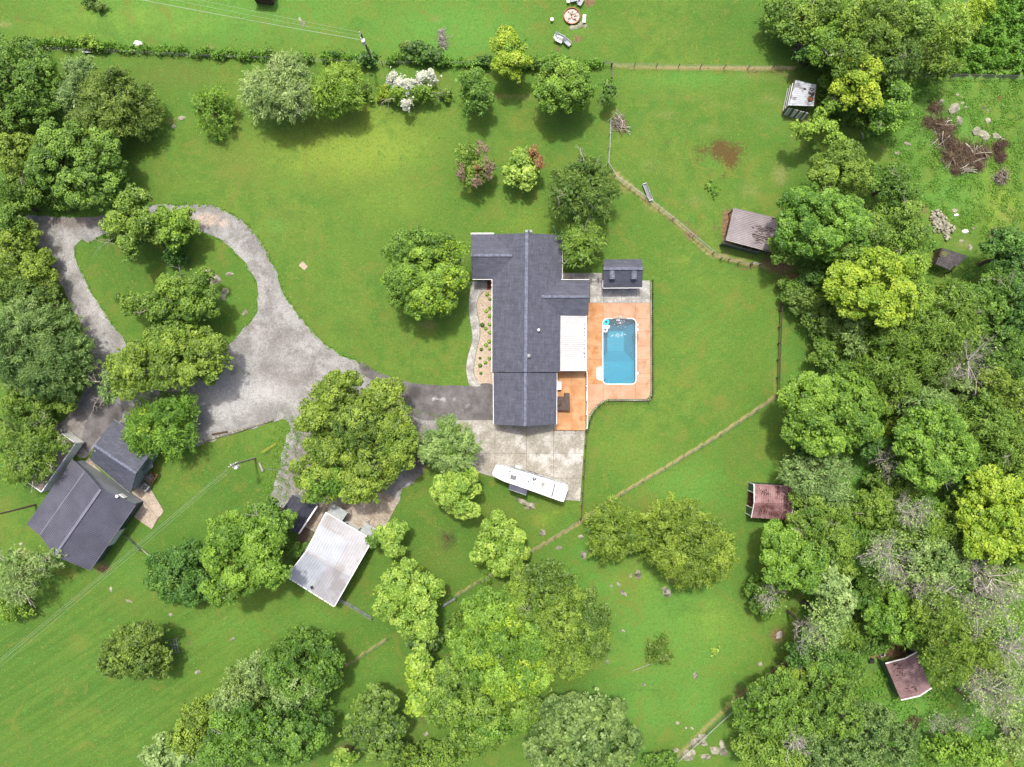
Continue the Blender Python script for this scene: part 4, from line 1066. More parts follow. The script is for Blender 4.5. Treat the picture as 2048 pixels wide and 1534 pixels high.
# shelter with mauve roof
s2 = empty('animal_shelter', P(1500, 460), 'open animal shelter with faded mauve ribbed roof and brown leaf stains', 'shelter')
q = (P(1467, 416, 2.9), P(1451.5, 480.5, 2.9), P(1556, 508, 2.5), P(1570, 441, 2.5))
mb = MB(); mb.slab(q, .06); mb.build('roof_sheet', M['mauve'], s2)
rib_part(q, 20, M['mauve'], s2, .05, .09)
streaks(s2, q, [(.42, .56, .05, .07, 30), (.68, .55, .07, .07, 46), (.55, .75, .25, .1, 24)], M['leafdebris'], 5)
for a, b in ((1468, 419), (1510, 429), (1550, 441), (1455, 478), (1495, 489), (1545, 501)):
    p = P(a, b, 2.5); mb = MB(); mb.box((p.x, p.y, 1.2), (.13, .13, 2.4)); mb.build('post', M['darkwood'], s2)
for (a, b) in (((1510, 429), (1550, 441)), ((1550, 441), (1545, 501))):
    p, q2 = P(*a, 2.5), P(*b, 2.5); p.z = q2.z = 1.2; mb = MB(); mb.beam(p, q2, .06, 2.3); mb.build('back_wall', M['darkwood'], s2)
lean = [(P(1445.5, 486, 1.5)), (P(1518, 504.5, 1.5))]
mb = MB(); mb.beam(lean[0], lean[1], .1, .1); mb.build('rail', M['greywood'], s2)
for t in (0, .25, .5, .75, 1):
    p = lerp(lean[0], lean[1], t); mb = MB(); mb.box((p.x, p.y, .75), (.12, .12, 1.5)); mb.build('post', M['greywood'], s2)
    q2 = p + Vector((.35, .95, .9)); mb = MB(); mb.beam(p, q2, .08, .08); mb.build('rafter', M['greywood'], s2)
mb = MB(); q2 = [lean[0] - Vector((0, .0, 0)), lean[1]]; mb.beam((q2[0].x, q2[0].y, .7), (q2[1].x, q2[1].y, .7), .03, 1.35); mb.build('side_panel', M['green_metal'], s2)
pts = [P(1449, 481), P(1461, 418), P(1560, 445), P(1548, 503), P(1519, 503)]
mb = MB(); mb.prism([(p.x, p.y) for p in pts], 0.0, .03); mb.build('earth_floor', M['interior'], s2)

# red roofed shelter
s3 = empty('animal_shelter', P(1540, 1003), 'green walled shelter with faded red gable roof and white trimmed open front', 'shelter')
e1a, e1b = P(1508.6, 967.8, 2.7), P(1586, 972, 2.7); ra, rb = P(1509.0, 1005.5, 3.7), P(1588, 1005.5, 3.7); e2a, e2b = P(1503.2, 1035.2, 2.7), P(1580, 1040, 2.7)
for qq in ((e1a, e1b, rb, ra), (e2a, e2b, rb, ra)):
    mb = MB(); mb.slab(qq, .06); mb.build('roof_slope', M['redroof'], s3); rib_part(qq, 22, M['redroof'], s3, .05, .09)
    streaks(s3, qq, [(.25, .4, .09, .2, 34), (.8, .5, .08, .3, 40)], M['leafdebris'], 9 if qq[0] is e1a else 10)
fb = [Vector((p.x, p.y, 0)) for p in (e1a, e2a)]
W1, W2 = e1a + Vector((.12, -.12, -.1)), e2a + Vector((.12, .12, -.1)); AP = ra + Vector((.12, 0, -.1))
def tri(t): return W1.z + (AP.z - W1.z) * (1 - abs(t - .52) / .52)
for t0, t1 in ((0, .26), (.74, 1)):
    a, b = lerp(W1, W2, t0), lerp(W1, W2, t1); mb = MB()
    f = [Vector((a.x, a.y, 0)), Vector((a.x, a.y, tri(t0))), Vector((b.x, b.y, tri(t1))), Vector((b.x, b.y, 0))]; k = [p + Vector((.08, 0, 0)) for p in f]
    mb.add(f + k, [(0, 1, 2, 3), (7, 6, 5, 4), (0, 4, 5, 1), (1, 5, 6, 2), (2, 6, 7, 3), (3, 7, 4, 0)]); mb.build('front_wall', M['green_metal'], s3)
for t in (0, .26, .74, 1):
    a = lerp(W1, W2, t) - Vector((.05, 0, 0)); mb = MB(); mb.beam((a.x, a.y, 0), (a.x, a.y, tri(t)), .1, .1); mb.build('door_trim', M['white'], s3)
for a, b in ((e1a, ra), (e2a, ra), (e1b, rb), (e2b, rb)):
    mb = MB(); mb.beam(a + Vector((-.04 if a in (e1a, e2a) else .04, 0, -.02)), b + Vector((-.04 if a in (e1a, e2a) else .04, 0, -.02)), .1, .16); mb.build('rake_trim', M['white'], s3)
for a, b, s in ((e1a, e1b, -.12), (e2a, e2b, .12)):
    mb = MB(); mb.beam((a.x + .2, a.y + s, 1.25), (b.x - .2, b.y + s, 1.25), .06, 2.5); mb.build('side_wall', M['green_metal'], s3)
mb = MB(); mb.beam((e1b.x - .15, e1b.y - .2, 1.25), (e2b.x - .15, e2b.y + .2, 1.25), .06, 2.5); mb.build('back_wall', M['green_metal'], s3)
mb = MB(); mb.prism([(p.x, p.y) for p in (Vector((W1.x, W1.y - .1, 0)), Vector((e1b.x - .2, e1b.y - .2, 0)), Vector((e2b.x - .2, e2b.y + .2, 0)), Vector((W2.x, W2.y + .1, 0)))], 0, .04); mb.build('earth_floor', M['interior'], s3)

# dusty red shelter bottom right
s4 = empty('animal_shelter', P(1808, 1355), 'dusty red ribbed metal shelter with white trim in the lower right clearing', 'shelter')
e1a, e1b = P(1770.5, 1326.5, 2.6), P(1802, 1399.8, 2.6); ra, rb = P(1810, 1316.4, 3.3), P(1839, 1391.4, 3.3); e2a, e2b = P(1833, 1304, 2.6), P(1862.6, 1375.8, 2.6)
for qq in ((e1a, e1b, rb, ra), (e2a, e2b, rb, ra)):
    mb = MB(); mb.slab(qq, .06); mb.build('roof_slope', M['redroof2'], s4); rib_part(qq, 18, M['redroof2'], s4, .05, .07)
streaks(s4, (e1a, e1b, rb, ra), [(.22, .45, .1, .2, 40), (.8, .7, .08, .2, 22)], M['leafdebris'], 12)
for a, b in ((e1a, ra), (ra, e2a), (e1b, rb), (rb, e2b)):
    mb = MB(); mb.beam(a + Vector((0, 0, .02)), b + Vector((0, 0, .02)), .12, .14); mb.build('rake_trim', M['white'], s4)
mb = MB(); mb.beam((e1a.x + .15, e1a.y - .1, 1.2), (e1b.x + .15, e1b.y + .1, 1.2), .06, 2.4); mb.build('side_wall', M['green_metal'], s4)
mb = MB(); mb.beam((e2a.x - .15, e2a.y - .1, 1.2), (e2b.x - .15, e2b.y + .1, 1.2), .06, 2.4); mb.build('side_wall', M['green_metal'], s4)
mb = MB(); mb.beam((e1b.x + .25, e1b.y + .2, 1.2), (e2b.x - .25, e2b.y + .2, 1.2), .06, 2.4); mb.build('back_wall', M['green_metal'], s4)
# gray collapsing shed
s5 = empty('shed', P(1893, 522), 'dark sheet roofed derelict shed with holes beside the rubble heap', 'shed')
def z5(px, py): x = 1820 + px / 4.035; y = 180 + py / 4.037; return (x, y)
qq = [z5(270, 1272), z5(465, 1340), z5(400, 1420), z5(350, 1460), z5(225, 1410)]
mb = MB()
strips = 7
TL, TR_, BR, BL = P(*z5(262, 1275), 2.3), P(*z5(462, 1338), 2.1), P(*z5(345, 1462), 2.1), P(*z5(205, 1405), 2.3)
for i in range(strips):
    t0, t1 = i / strips, (i + .96) / strips
    v0 = 0.0
    if i in (1, 2): v0 = .30
    if i == 3: v0 = .12
    v1 = 1.0 if i < 5 else .85
    a, b = lerp(TL, BL, t0), lerp(TL, BL, t1); c, d = lerp(TR_, BR, t1), lerp(TR_, BR, t0)
    p0, p1, p2, p3 = lerp(a, d, v0), lerp(b, c, v0), lerp(b, c, v1), lerp(a, d, v1)
    mb = MB(); mb.slab([p + Vector((0, 0, rnd.uniform(0, .05))) for p in (p1, p2, p3, p0)], .03); mb.build('roof_sheet', M['blackroof'], s5)
for i in range(5):
    a, b = lerp(TL, BL, .1 + i * .08), lerp(TR_, BR, .1 + i * .08); a.z -= .12; b.z -= .12; mb = MB(); mb.beam(a, lerp(a, b, .4), .07, .1); mb.build('rafter', M['wood'], s5)
for i in range(6):
    p = lerp(P(*z5(215, 1345)), P(*z5(195, 1410)), i / 5); mb = MB(); mb.beam((p.x - .45, p.y, .1), (p.x + .25, p.y + rnd.uniform(-.1, .3), 1.2), .14, .03); mb.build('plank', M['white'] if i % 2 else M['greywood'], s5)
for p in (TL, TR_, BR, BL):
    p = p.copy(); mb = MB(); mb.box((p.x + (.1 if p.x < TR_.x - .5 else -.1), p.y, 1.0), (.12, .12, 2.0)); mb.build('post', M['darkwood'], s5)
mb = MB(); a, b = TL.copy(), BL.copy(); mb.beam((a.x + .4, a.y, 1), (b.x + .4, b.y, 1), .05, 1.9); mb.build('side_wall', M['darkwood'], s5)
# dark cabin roof corner at the top edge
c1 = empty('shed', P(522, -8), 'dark grey roof corner cut off by the top edge', 'shed')
gable(c1, P(500, -40, 2.1), P(542, -40, 2.1), P(500, -22, 2.6), P(542, -22, 2.6), P(498, -7, 2.1), P(540, -4, 2.1), M['darkwood'], M['shingle_dark'], .2)
# ---------------------------------------------------------------- swimming pool
pa, pb = P(POOL[0], POOL[3]), P(POOL[2], POOL[1])
def rrect(x0, y0, x1, y1, r, n=6):
    out = []
    for cx, cy, a0 in ((x1 - r, y1 - r, 0), (x0 + r, y1 - r, 90), (x0 + r, y0 + r, 180), (x1 - r, y0 + r, 270)):
        for i in range(n + 1):
            a = math.radians(a0 + 90 * i / n); out.append((cx + r * math.cos(a), cy + r * math.sin(a)))
    return out
pool = empty('swimming_pool', ((pa.x + pb.x) / 2, (pa.y + pb.y) / 2, 0), 'blue rectangular in-ground swimming pool with white coping', 'pool')
def liner_material():
    m, nt, b = newmat('pool_liner')
    v = N(nt, "ShaderNodeTexVoronoi"); v.inputs["Scale"].default_value = 3.2; nt.links.new(geo(nt), v.inputs["Vector"])
    n1 = noise_node(nt, 5, 4, 0.7)
    col = mixc(nt, ss(nt, v.outputs[0], 0.1, 0.7), (0.03, 0.19, 0.26, 1), (0.02, 0.15, 0.21, 1))
    col = mixc(nt, ss(nt, n1, 0.45, 0.65), col, (0.025, 0.17, 0.22, 1))
    nt.links.new(col, b.inputs["Base Color"]); b.inputs["Roughness"].default_value = 0.6
    return m
M['liner'] = liner_material()
def basin():
    m = MB(); R = rrect(pa.x, pa.y, pb.x, pb.y, .6); n = len(R)
    vs = [(x, y, .06) for x, y in R] + [(x, y, -1.0) for x, y in R]
    m.add(vs, [(i, n + i, n + (i + 1) % n, (i + 1) % n) for i in range(n)])
    m.build('wall', M['liner'], pool)
    m = MB()
    x0, x1, y0, y1 = pa.x, pb.x, pa.y, pb.y
    ys = y0 + (767.5 - 723) * S                       # end of the shallow floor
    yh0, yh1 = P(0, 700).y, P(0, 660).y               # hopper
    xh0, xh1 = P(1219, 0).x, P(1253, 0).x
    D = -1.0; H = -2.3
    m.add([(x0, y0, D), (x1, y0, D), (x1, ys, D), (x0, ys, D)], [(0, 1, 2, 3)]); m.build('shallow_floor', M['liner'], pool)
    m = MB(); m.add([(x0, ys, D), (x1, ys, D), (x1, y1, D), (x0, y1, D), (xh0, yh0, H), (xh1, yh0, H), (xh1, yh1, H), (xh0, yh1, H)],
        [(0, 1, 5, 4), (1, 2, 6, 5), (2, 3, 7, 6), (3, 0, 4, 7), (4, 5, 6, 7)]); m.build('deep_floor', M['liner'], pool)
basin()
def coping():
    inner = rrect(pa.x, pa.y, pb.x, pb.y, .6); outer = rrect(pa.x - .1, pa.y - .1, pb.x + .1, pb.y + .1, .7)
    m = MB(); n = len(inner)
    vs = [(x, y, .165) for x, y in inner] + [(x, y, .165) for x, y in outer] + [(x, y, .05) for x, y in inner] + [(x, y, .10) for x, y in outer]
    m.add(vs, [(i, n + i, n + (i + 1) % n, (i + 1) % n) for i in range(n)] + [(2 * n + i, i, (i + 1) % n, 2 * n + (i + 1) % n) for i in range(n)] + [(n + i, 3 * n + i, 3 * n + (i + 1) % n, n + (i + 1) % n) for i in range(n)])
    m.build('coping', M['white'], pool)
coping()
def water_material():
    m, nt, b = newmat('pool_water'); nt.nodes.remove(b)
    tr = N(nt, "ShaderNodeBsdfTransparent"); tr.inputs[0].default_value = (0.34, 0.90, 0.98, 1)
    gl = N(nt, "ShaderNodeBsdfGlossy"); gl.inputs["Roughness"].default_value = 0.08
    fr = N(nt, "ShaderNodeFresnel"); fr.inputs[0].default_value = 1.33
    h = math_node(nt, 'ADD', noise_node(nt, 3.2, 3, 0.6), math_node(nt, 'MULTIPLY', noise_node(nt, 9, 2, 0.6), 0.5))
    bp = N(nt, "ShaderNodeBump"); bp.inputs["Strength"].default_value = 0.3; bp.inputs["Distance"].default_value = 0.06
    nt.links.new(h, bp.inputs["Height"]); nt.links.new(bp.outputs[0], gl.inputs["Normal"]); nt.links.new(bp.outputs[0], fr.inputs["Normal"])
    mx = N(nt, "ShaderNodeMixShader"); nt.links.new(math_node(nt, 'ADD', fr.outputs[0], 0.04), mx.inputs[0])
    nt.links.new(tr.outputs[0], mx.inputs[1]); nt.links.new(gl.outputs[0], mx.inputs[2]); nt.links.new(mx.outputs[0], nt.nodes["Material Output"].inputs[0])
    return m
M['water'] = water_material()
m = MB(); m.add([(x, y, -.06) for x, y in rrect(pa.x + .002, pa.y + .002, pb.x - .002, pb.y - .002, .598)], [tuple(range(28))])
tag(m.build('water', M['water']), 'clear blue water in the swimming pool', None, None, 'structure')
m = MB(); z = [(1206, 733.5), (1199, 733.5), (1193.5, 736), (1193, 746), (1193.2, 757), (1197, 760), (1206, 761)]
m.prism([tuple(P(a, b).to_2d()) for a, b in z], .1, .19); m.build('entry_step', M['white'], pool)
m = MB(); m.beam(P(1193, 747, .2), P(1206, 747, .2), .03, .02); m.build('step_seam', M['greywood'], pool)
for k in range(3):
    p = P(1206, 736 + k * .01); m = MB(); m.prism([(pa.x + .001, P(0, 759).y), (pa.x + .35 + .3 * k, P(0, 757).y), (pa.x + .35 + .3 * k, P(0, 737).y), (pa.x + .001, P(0, 735).y)], -1.0, -.15 - .26 * k) if k == 0 else None
    if k == 0: m.build('underwater_step', M['liner'], pool)
for y, s in ((649.5, .22), (659, .28), (746.5, .28)):
    c = P(1274.3, y); m = MB(); m.cyl((c.x, c.y, .13), s / 1.6, .035, 12) if s < .25 else m.box((c.x, c.y, .15), (s, s, .035)); m.build('skimmer_lid', M['white'], pool)
ld = empty('pool_ladder', P(1271, 672), 'chrome pool ladder on the east edge of the pool', 'ladder')
for y in (669.5, 676):
    c = P(1275, y); m = MB(); m.tube([(c.x, c.y, .13), (c.x, c.y, .75), (c.x - .25, c.y, .92), (c.x - .5, c.y, .75), (c.x - .55, c.y, -.8)], [.035] * 5, 8); m.build('handrail', M['galv'], ld)
for k in range(3):
    a, b = P(1275, 669.5), P(1275, 676); m = MB(); m.beam((a.x - .55, a.y, -.2 - .25 * k), (b.x - .55, b.y, -.3 - .25 * k), .06, .04); m.build('rung', M['galv'], ld)
wf = empty('pool_waterfall', P(1239, 634), 'pale stone spillway slab at the north end of the pool', 'waterfall')
m = MB(); c = P(1239, 637.4); m.prism([(c.x + 1.0 * math.cos(t), c.y + .42 * math.sin(t)) for t in [math.pi * i / 10 for i in range(11)]], .13, .36); m.build('stone_slab', M['pea'], wf)
m = MB(); c = P(1236, 640.2); m.box((c.x, c.y, .05), (.5, .10, .16)); m.build('spout', M['white'], wf)
m = MB()
for i in range(22):
    a, r = rnd.uniform(0, 6.3), abs(rnd.gauss(0, .42)); x, y = P(1240, 646).x + r * math.cos(a) * .9, P(0, 646).y + r * math.sin(a)
    if y > P(0, 640).y: y = P(0, 640.5).y
    m.prism([(x + rnd.uniform(.02, .08) * math.cos(t), y + rnd.uniform(.02, .07) * math.sin(t)) for t in (0, 1.2, 2.4, 3.7, 5)], -.062, -.045)
for i in range(22):
    x, y = P(rnd.gauss(1235, 14), 0).x, P(0, rnd.gauss(671, 2.5)).y
    if x < P(1212, 0).x or x > P(1258, 0).x: continue
    s = rnd.uniform(.02, .06); m.prism([(x + s * 1.6 * math.cos(t), y + s * math.sin(t)) for t in (0, 1.2, 2.4, 3.7, 5)], -.062, -.05)
tag(m.build('water_foam', M['rvwhite']), 'white splashes under the spillway in the pool', None, None, 'stuff')
def ring(px, py, R, r, mat, label, cat='pool float'):
    c = P(px, py); m = MB(); m.torus((c.x, c.y, .04), R, r, 28, 10); o = m.build('pool_float', mat, smooth=True, origin=(c.x, c.y, -.06)); tag(o, label, cat, 'floats in the pool corner'); return o
ring(1212.3, 644.2, .31, .15, M['teal'], 'round teal ring float in the pool corner')
ring(1210.2, 660, .25, .12, M['rvwhite'], 'round white ring float below the teal one')
m = MB(); c = P(1214.5, 652); m.prism([tuple(P(a, b).to_2d()) for a, b in ((1207, 650), (1219, 650.5), (1218.5, 656.5), (1214, 657), (1212, 654.8), (1207.5, 655))], -.06, .1)
tag(m.build('pool_float', M['rvwhite']), 'flat white lounge float between the two ring floats', 'pool float', 'floats in the pool corner')

# edging blocks and black fence round the terrace
edge_px = [(1301.5, 562), (1302, 700), (1302.3, 782), (1301.5, 790), (1298.5, 796), (1293, 800), (1217, 800), (1206.5, 803), (1196.5, 810), (1186.8, 820), (1180, 831), (1176.3, 842), (1173, 860)]
ed = empty('terrace_edging', P(1250, 800), 'row of pale edging blocks around the pool terrace', 'edging')
path = smooth_path([P(a, b) for a, b in edge_px], False, .05)
dist = 0; last = None; blk = None; nblk = 0
me_block = None
for i in range(1, len(path)):
    dist += (path[i] - path[i - 1]).length
    if dist > .27:
        d = path[i] - path[i - 1]; ang = math.atan2(d.y, d.x)
        if me_block is None:
            m = MB(); m.box((ORG[ed.name].x, ORG[ed.name].y, .1), (.19, .14, .2)); o = m.build('block', M['concrete'], ed); me_block = o.data
        else:
            o = bpy.data.objects.new('block', me_block); link(o); o.parent = ed
        l = ORG[ed.name]; o.location = (path[i].x - l.x, path[i].y - l.y, 0); o.rotation_euler = (0, 0, ang + rnd.uniform(-.06, .06)); nblk += 1
        dist = 0

def fence(name, label, pts_px, h, spacing, pmat, rmat, rails=(.5,), pr=.05, rw=.03, rh=.1, group=None, wires=0, picket=0, cat='fence', post_round=False, off=0.0):
    root = empty(name, P(*pts_px[0]), label, cat, group)
    W = [P(a, b) for a, b in pts_px]; posts = []
    for a, b in zip(W[:-1], W[1:]):
        L = (b - a).length; n = max(1, round(L / spacing))
        for i in range(n): posts.append(lerp(a, b, i / n))
    posts.append(W[-1])
    for p in posts:
        m = MB(); j = rnd.uniform(-.02, .02)
        if post_round: m.cyl((p.x, p.y, 0), pr, h + .1 + j, 7)
        else: m.box((p.x, p.y, (h + .08 + j) / 2), (pr * 2, pr * 2, h + .08 + j), math.atan2((W[1] - W[0]).y, (W[1] - W[0]).x))
        m.build('post', pmat, root)
    for a, b in zip(posts[:-1], posts[1:]):
        d = (b - a).normalized(); sd_ = Vector((-d.y, d.x, 0)) * (pr + rw / 2 + .004 if off == 0 else off)
        for z in rails:
            m = MB(); m.beam((a.x + sd_.x, a.y + sd_.y, z * h + rnd.uniform(-.02, .02)), (b.x + sd_.x, b.y + sd_.y, z * h + rnd.uniform(-.02, .02)), rw, rh); m.build('rail', rmat, root)
    if wires or picket:
        m = MB()
        for a, b in zip(posts[:-1], posts[1:]):
            for k in range(wires): z = h * (k + .7) / wires; m.beam((a.x, a.y, z), (b.x, b.y, z), .018, .018)
            if picket:
                n = max(1, int((b - a).length / picket))
                for i in range(n):
                    p = lerp(a, b, (i + .5) / n); m.beam((p.x, p.y, .08), (p.x, p.y, h - .03), .022, .022)
        o = m.build('picket' if picket else 'wire', rmat if picket else M['wire'], root); o['kind'] = 'stuff'
    return root
fence('metal_fence', 'black picket fence outside the edging blocks of the pool terrace', [(1303.7, 562), (1304.2, 700), (1304.4, 784), (1302.4, 794), (1296, 801.6), (1217, 802.4), (1207.6, 805.4), (1198, 812), (1189, 822), (1182.6, 832), (1178.6, 843), (1175, 860)], 1.2, 2.0, M['black'], M['black'], (.15, .95), .035, .03, .04, picket=.14, cat='metal fence')
fence('metal_fence', 'dark board fence running south from the terrace past the parking pad', [(1172.5, 861), (1168, 920), (1164, 985), (1160.5, 1037)], 1.25, 2.3, M['darkwood'], M['darkwood'], (.3, .62, .94), .055, .035, .13, cat='wooden fence')
fence('metal_fence', 'low black fence between the patio and the parking pad', [(1108, 861.5), (1171, 861.5)], 1.1, 1.5, M['black'], M['black'], (.2, .95), .03, .03, .04, cat='metal fence')
fence('white_railing', 'white railing between the patio and the pool terrace', [(1171.7, 744), (1172.0, 800), (1172.0, 856)], .95, 2.0, M['white'], M['white'], (.1, .97), .05, .07, .07, picket=.2, cat='railing')
for k, (a, b, lb) in enumerate(((1181, 1194, 'left black gate panel beside the pool house'), (1196, 1205, 'right black gate panel beside the pool house'))):
    g = empty('gate', P(a, 562), lb, 'gate', 'black gates beside the pool house')
    for (x0, y0, x1, y1) in ((a, 559.5, b, 559.5), (a, 565, b, 565), (a, 559.5, a, 565), (b, 559.5, b, 565)):
        m = MB(); p, q = P(x0, y0), P(x1, y1); p.z = q.z = 1.05; m.beam(p, q, .05, .05); m.build('frame_bar', M['black'], g)
        m = MB(); m.beam((p.x, p.y, 0), (p.x, p.y, 1.05), .05, .05); m.build('post', M['black'], g)
# patio furniture
m = empty('grill_box', P(1119, 772), 'white storage box against the garage wall on the orange patio', 'storage box')
b_ = MB(); a, b = P(1114.6, 779, .9), P(1122, 764, .9); b_.prism([(a.x, a.y), (b.x, a.y), (b.x, b.y), (a.x, b.y)], .13, .82); b_.build('body', M['white'], m)
b_ = MB(); b_.prism([(a.x - .02, a.y - .02), (b.x + .03, a.y - .02), (b.x + .03, b.y + .02), (a.x - .02, b.y + .02)], .82, .9); b_.build('lid', M['white'], m)
m = empty('covered_furniture', P(1128, 806), 'brown covered outdoor kitchen unit on the orange patio behind the garage', 'covered furniture')
b_ = MB(); pts = [P(1114.5, 793, 1), P(1129, 793, 1), P(1129, 786, 1), P(1139, 786, 1), P(1140.5, 821.5, 1), P(1115, 820.5, 1)]
b_.prism([(p.x, p.y) for p in pts], .13, .98); b_.build('cover', M['cover'], m)
b_ = MB(); c = P(1117.5, 806.5, 1); b_.dome((c.x, c.y, .98), .42, .22, 16); b_.build('lid_dome', M['cover'], m)
b_ = MB(); b_.beam(P(1127, 797, 1.0), P(1129, 806, 1.0), .05, .05); b_.build('strap', M['black'], m)
m = MB(); pts = [P(1104.5, 451.5), P(1107, 454), P(1109.5, 459), P(1111, 464), P(1112, 469)]
m.tube([(p.x, p.y, .04) for p in pts], [.055] * 5, 6); tag(m.build('garden_hose', mottled('blue_hose', A(70, 160, 150), A(110, 190, 180), 3, .5, bs=0)), 'blue green garden hose on the grass at the north end of the house', 'hose')

# shrubs in the front bed (placed after the foliage builder exists)
# ---------------------------------------------------------------- travel trailer
rv = empty('travel_trailer', P(1062, 967), 'long white travel trailer parked across the corner of the parking pad', 'travel trailer')
zt = 3.1
def z6(x, y, z=zt): return P(970 + x / 10.24, 910 + y / 10.24, z)
top = [z6(225, 205), z6(300, 205), z6(1130, 445), z6(1695, 620), z6(1705, 680), z6(1612, 960), z6(1540, 945), z6(870, 705), z6(400, 545), z6(180, 440), z6(150, 395), z6(165, 330)]
m = MB(); c0 = sum(((p.x) for p in top)) / len(top), sum(((p.y) for p in top)) / len(top)
low = [((p.x - c0[0]) * .985 + c0[0], (p.y - c0[1]) * .97 + c0[1]) for p in top]
m.prism(low, .55, zt - .12); m.build('body', M['rvwhite'], rv)
m = MB(); m.prism([(p.x, p.y) for p in top], zt - .12, zt); m.build('roof', M['rvwhite'], rv)
def rvbox(x0, y0, x1, y1, x2, y2, x3, y3, h, mat, name, z=zt):
    m = MB(); m.prism([tuple(z6(a, b, z).to_2d()) for a, b in ((x0, y0), (x1, y1), (x2, y2), (x3, y3))], z - .02, z + h); return m.build(name, mat, rv)
M['rvgrey'] = mottled('rv_grey', A(120, 120, 126), A(140, 140, 146), 3, .5, bs=0)
rvbox(530, 400, 650, 430, 625, 505, 515, 480, .25, M['rvgrey'], 'air_conditioner')
rvbox(985, 455, 1055, 470, 1045, 510, 975, 520, .16, M['black'], 'roof_vent')
rvbox(1005, 475, 1030, 480, 1025, 495, 1003, 490, .2, M['rvwhite'], 'vent_cap')
rvbox(490, 320, 550, 335, 545, 350, 485, 335, .12, M['rvgrey'], 'antenna')
rvbox(990, 565, 1012, 580, 1005, 600, 975, 600, .1, M['rvgrey'], 'roof_vent')
rvbox(1422, 575, 1452, 580, 1380, 860, 1350, 855, .015, M['rvgrey'], 'roof_seam')
rvbox(310, 270, 345, 278, 338, 305, 305, 298, .04, M['rvwhite'], 'roof_hatch'); rvbox(430, 375, 455, 380, 450, 400, 425, 395, .05, M['rvwhite'], 'roof_vent')
rvbox(1510, 640, 1545, 650, 1530, 665, 1500, 655, .03, M['rvgrey'], 'roof_vent')
for k in range(6):
    x0 = 260 + k * 190; y0 = 215 + k * 57
    rvbox(x0, y0 + 12, x0 + 9, y0 + 14, x0 - 62, y0 + 245, x0 - 71, y0 + 243, .008, M['rvgrey'], 'roof_seam')
rvbox(700, 350, 760, 366, 745, 420, 685, 404, .1, M['concrete'], 'roof_hatch'); rvbox(1160, 560, 1225, 578, 1208, 640, 1143, 622, .22, M['concrete'], 'air_conditioner'); rvbox(880, 520, 915, 530, 905, 560, 870, 550, .08, M['rvgrey'], 'roof_vent')
# awning roll along the north side
a, b = z6(520, 245), z6(1690, 635); a.z = b.z = zt - .25; off_ = Vector((.02, .1, 0)); m = MB(); m.tube([a + off_, b + off_], [.08, .08], 8); m.build('awning_roll', M['galv'], rv)
# slide-out
m = MB(); sl = [z6(510, 590, 2.75), z6(875, 700, 2.75), z6(840, 820, 2.75), z6(480, 690, 2.75)]; m.prism([(p.x, p.y) for p in sl], .75, 2.72); m.build('slide_out', M['rvgrey'], rv)
m = MB(); m.prism([(p.x, p.y) for p in sl], 2.72, 2.76); m.build('slide_roof', mottled('slide_topper', A(78, 80, 98), A(96, 98, 118), 1, .6, bs=0), rv)
m = MB(); m.tube([z6(492, 705, 2.8), z6(840, 822, 2.8)], [.05, .05], 8); m.build('topper_roll', M['galv'], rv)
m = MB(); q = [z6(635, 218, .5), z6(745, 260, .5), z6(725, 305, .5), z6(618, 275, .5)]; m.prism([(p.x, p.y + .1) for p in q], .1, .45); m.build('entry_step', M['white'], rv)
ax = (z6(1690, 640) - z6(225, 205)); ax.z = 0; ax.normalize(); sx = Vector((-ax.y, ax.x, 0)); cc = Vector((c0[0], c0[1], 0))
for t in (.3, 1.3):
    for s in (-1.05, 1.05):
        c = cc + ax * t + sx * s; c.z = .38; m = MB(); m.tube([c - sx * .11, c + sx * .11], [.38, .38], 14); m.build('wheel', M['black'], rv)

# ---------------------------------------------------------------- fences, walls and poles
fence('wooden_fence', 'brown rail fence along the east side of the back lawn', [(1558.5, 588), (1556, 655), (1553.5, 720), (1551.5, 792)], 1.25, 2.35, M['darkwood'], M['darkwood'], (.35, .7, .98), .06, .04, .14)
fence('wire_fence', 'wire fence with thin posts along the dry strip south east of the lawn', [(1549, 796), (1440, 869), (1330, 936), (1240, 988), (1166, 1036)], 1.1, 3.4, M['wood'], M['wood'], (), .05, wires=4, post_round=True)
fence('wire_fence', 'wire fence along the dry strip below the parking pad fence', [(1156, 1041), (1110, 1073), (1060, 1103)], 1.1, 3.4, M['wood'], M['wood'], (), .05, wires=4, post_round=True)
fence('wire_fence', 'wire fence dividing the back lawn from the paddock beside the feed trough', [(1229, 355), (1290, 398), (1345, 440), (1385, 474), (1425, 507)], 1.15, 2.6, M['wood'], M['galv'], (.97,), .045, .04, .04, wires=4, post_round=True)
fence('wooden_fence', 'short weathered rail fence near the mauve roofed shelter', [(1425, 507), (1440, 518), (1456, 520.5), (1475, 527), (1500, 531)], 1.15, 1.6, M['darkwood'], M['greywood'], (.4, .97), .05, .04, .09)
fence('gate', 'small grey gate at the paddock corner below the mauve roofed shelter', [(1500, 528), (1518, 531)], 1.15, 1.3, M['black'], M['galv'], (.3, .6, .97), .05, .04, .06, cat='gate')
fence('wire_fence', 'upright wire fence line down from the top of the paddock', [(1219, 245), (1217, 300), (1214.5, 330), (1228, 352)], 1.15, 2.4, M['galv'], M['galv'], (.97,), .04, .04, .05, wires=4, post_round=True)
fence('wooden_fence', 'short grey post and rail corner at the top left of the paddock', [(1206, 131), (1222, 132), (1222, 160)], 1.2, 1.6, M['greywood'], M['greywood'], (.4, .95), .07, .04, .1)
fence('wire_fence', 'wire fence along the brown strip at the top of the paddock', [(1224, 133), (1400, 136), (1590, 140)], 1.15, 3.3, M['darkwood'], M['wood'], (), .05, wires=4, post_round=True)
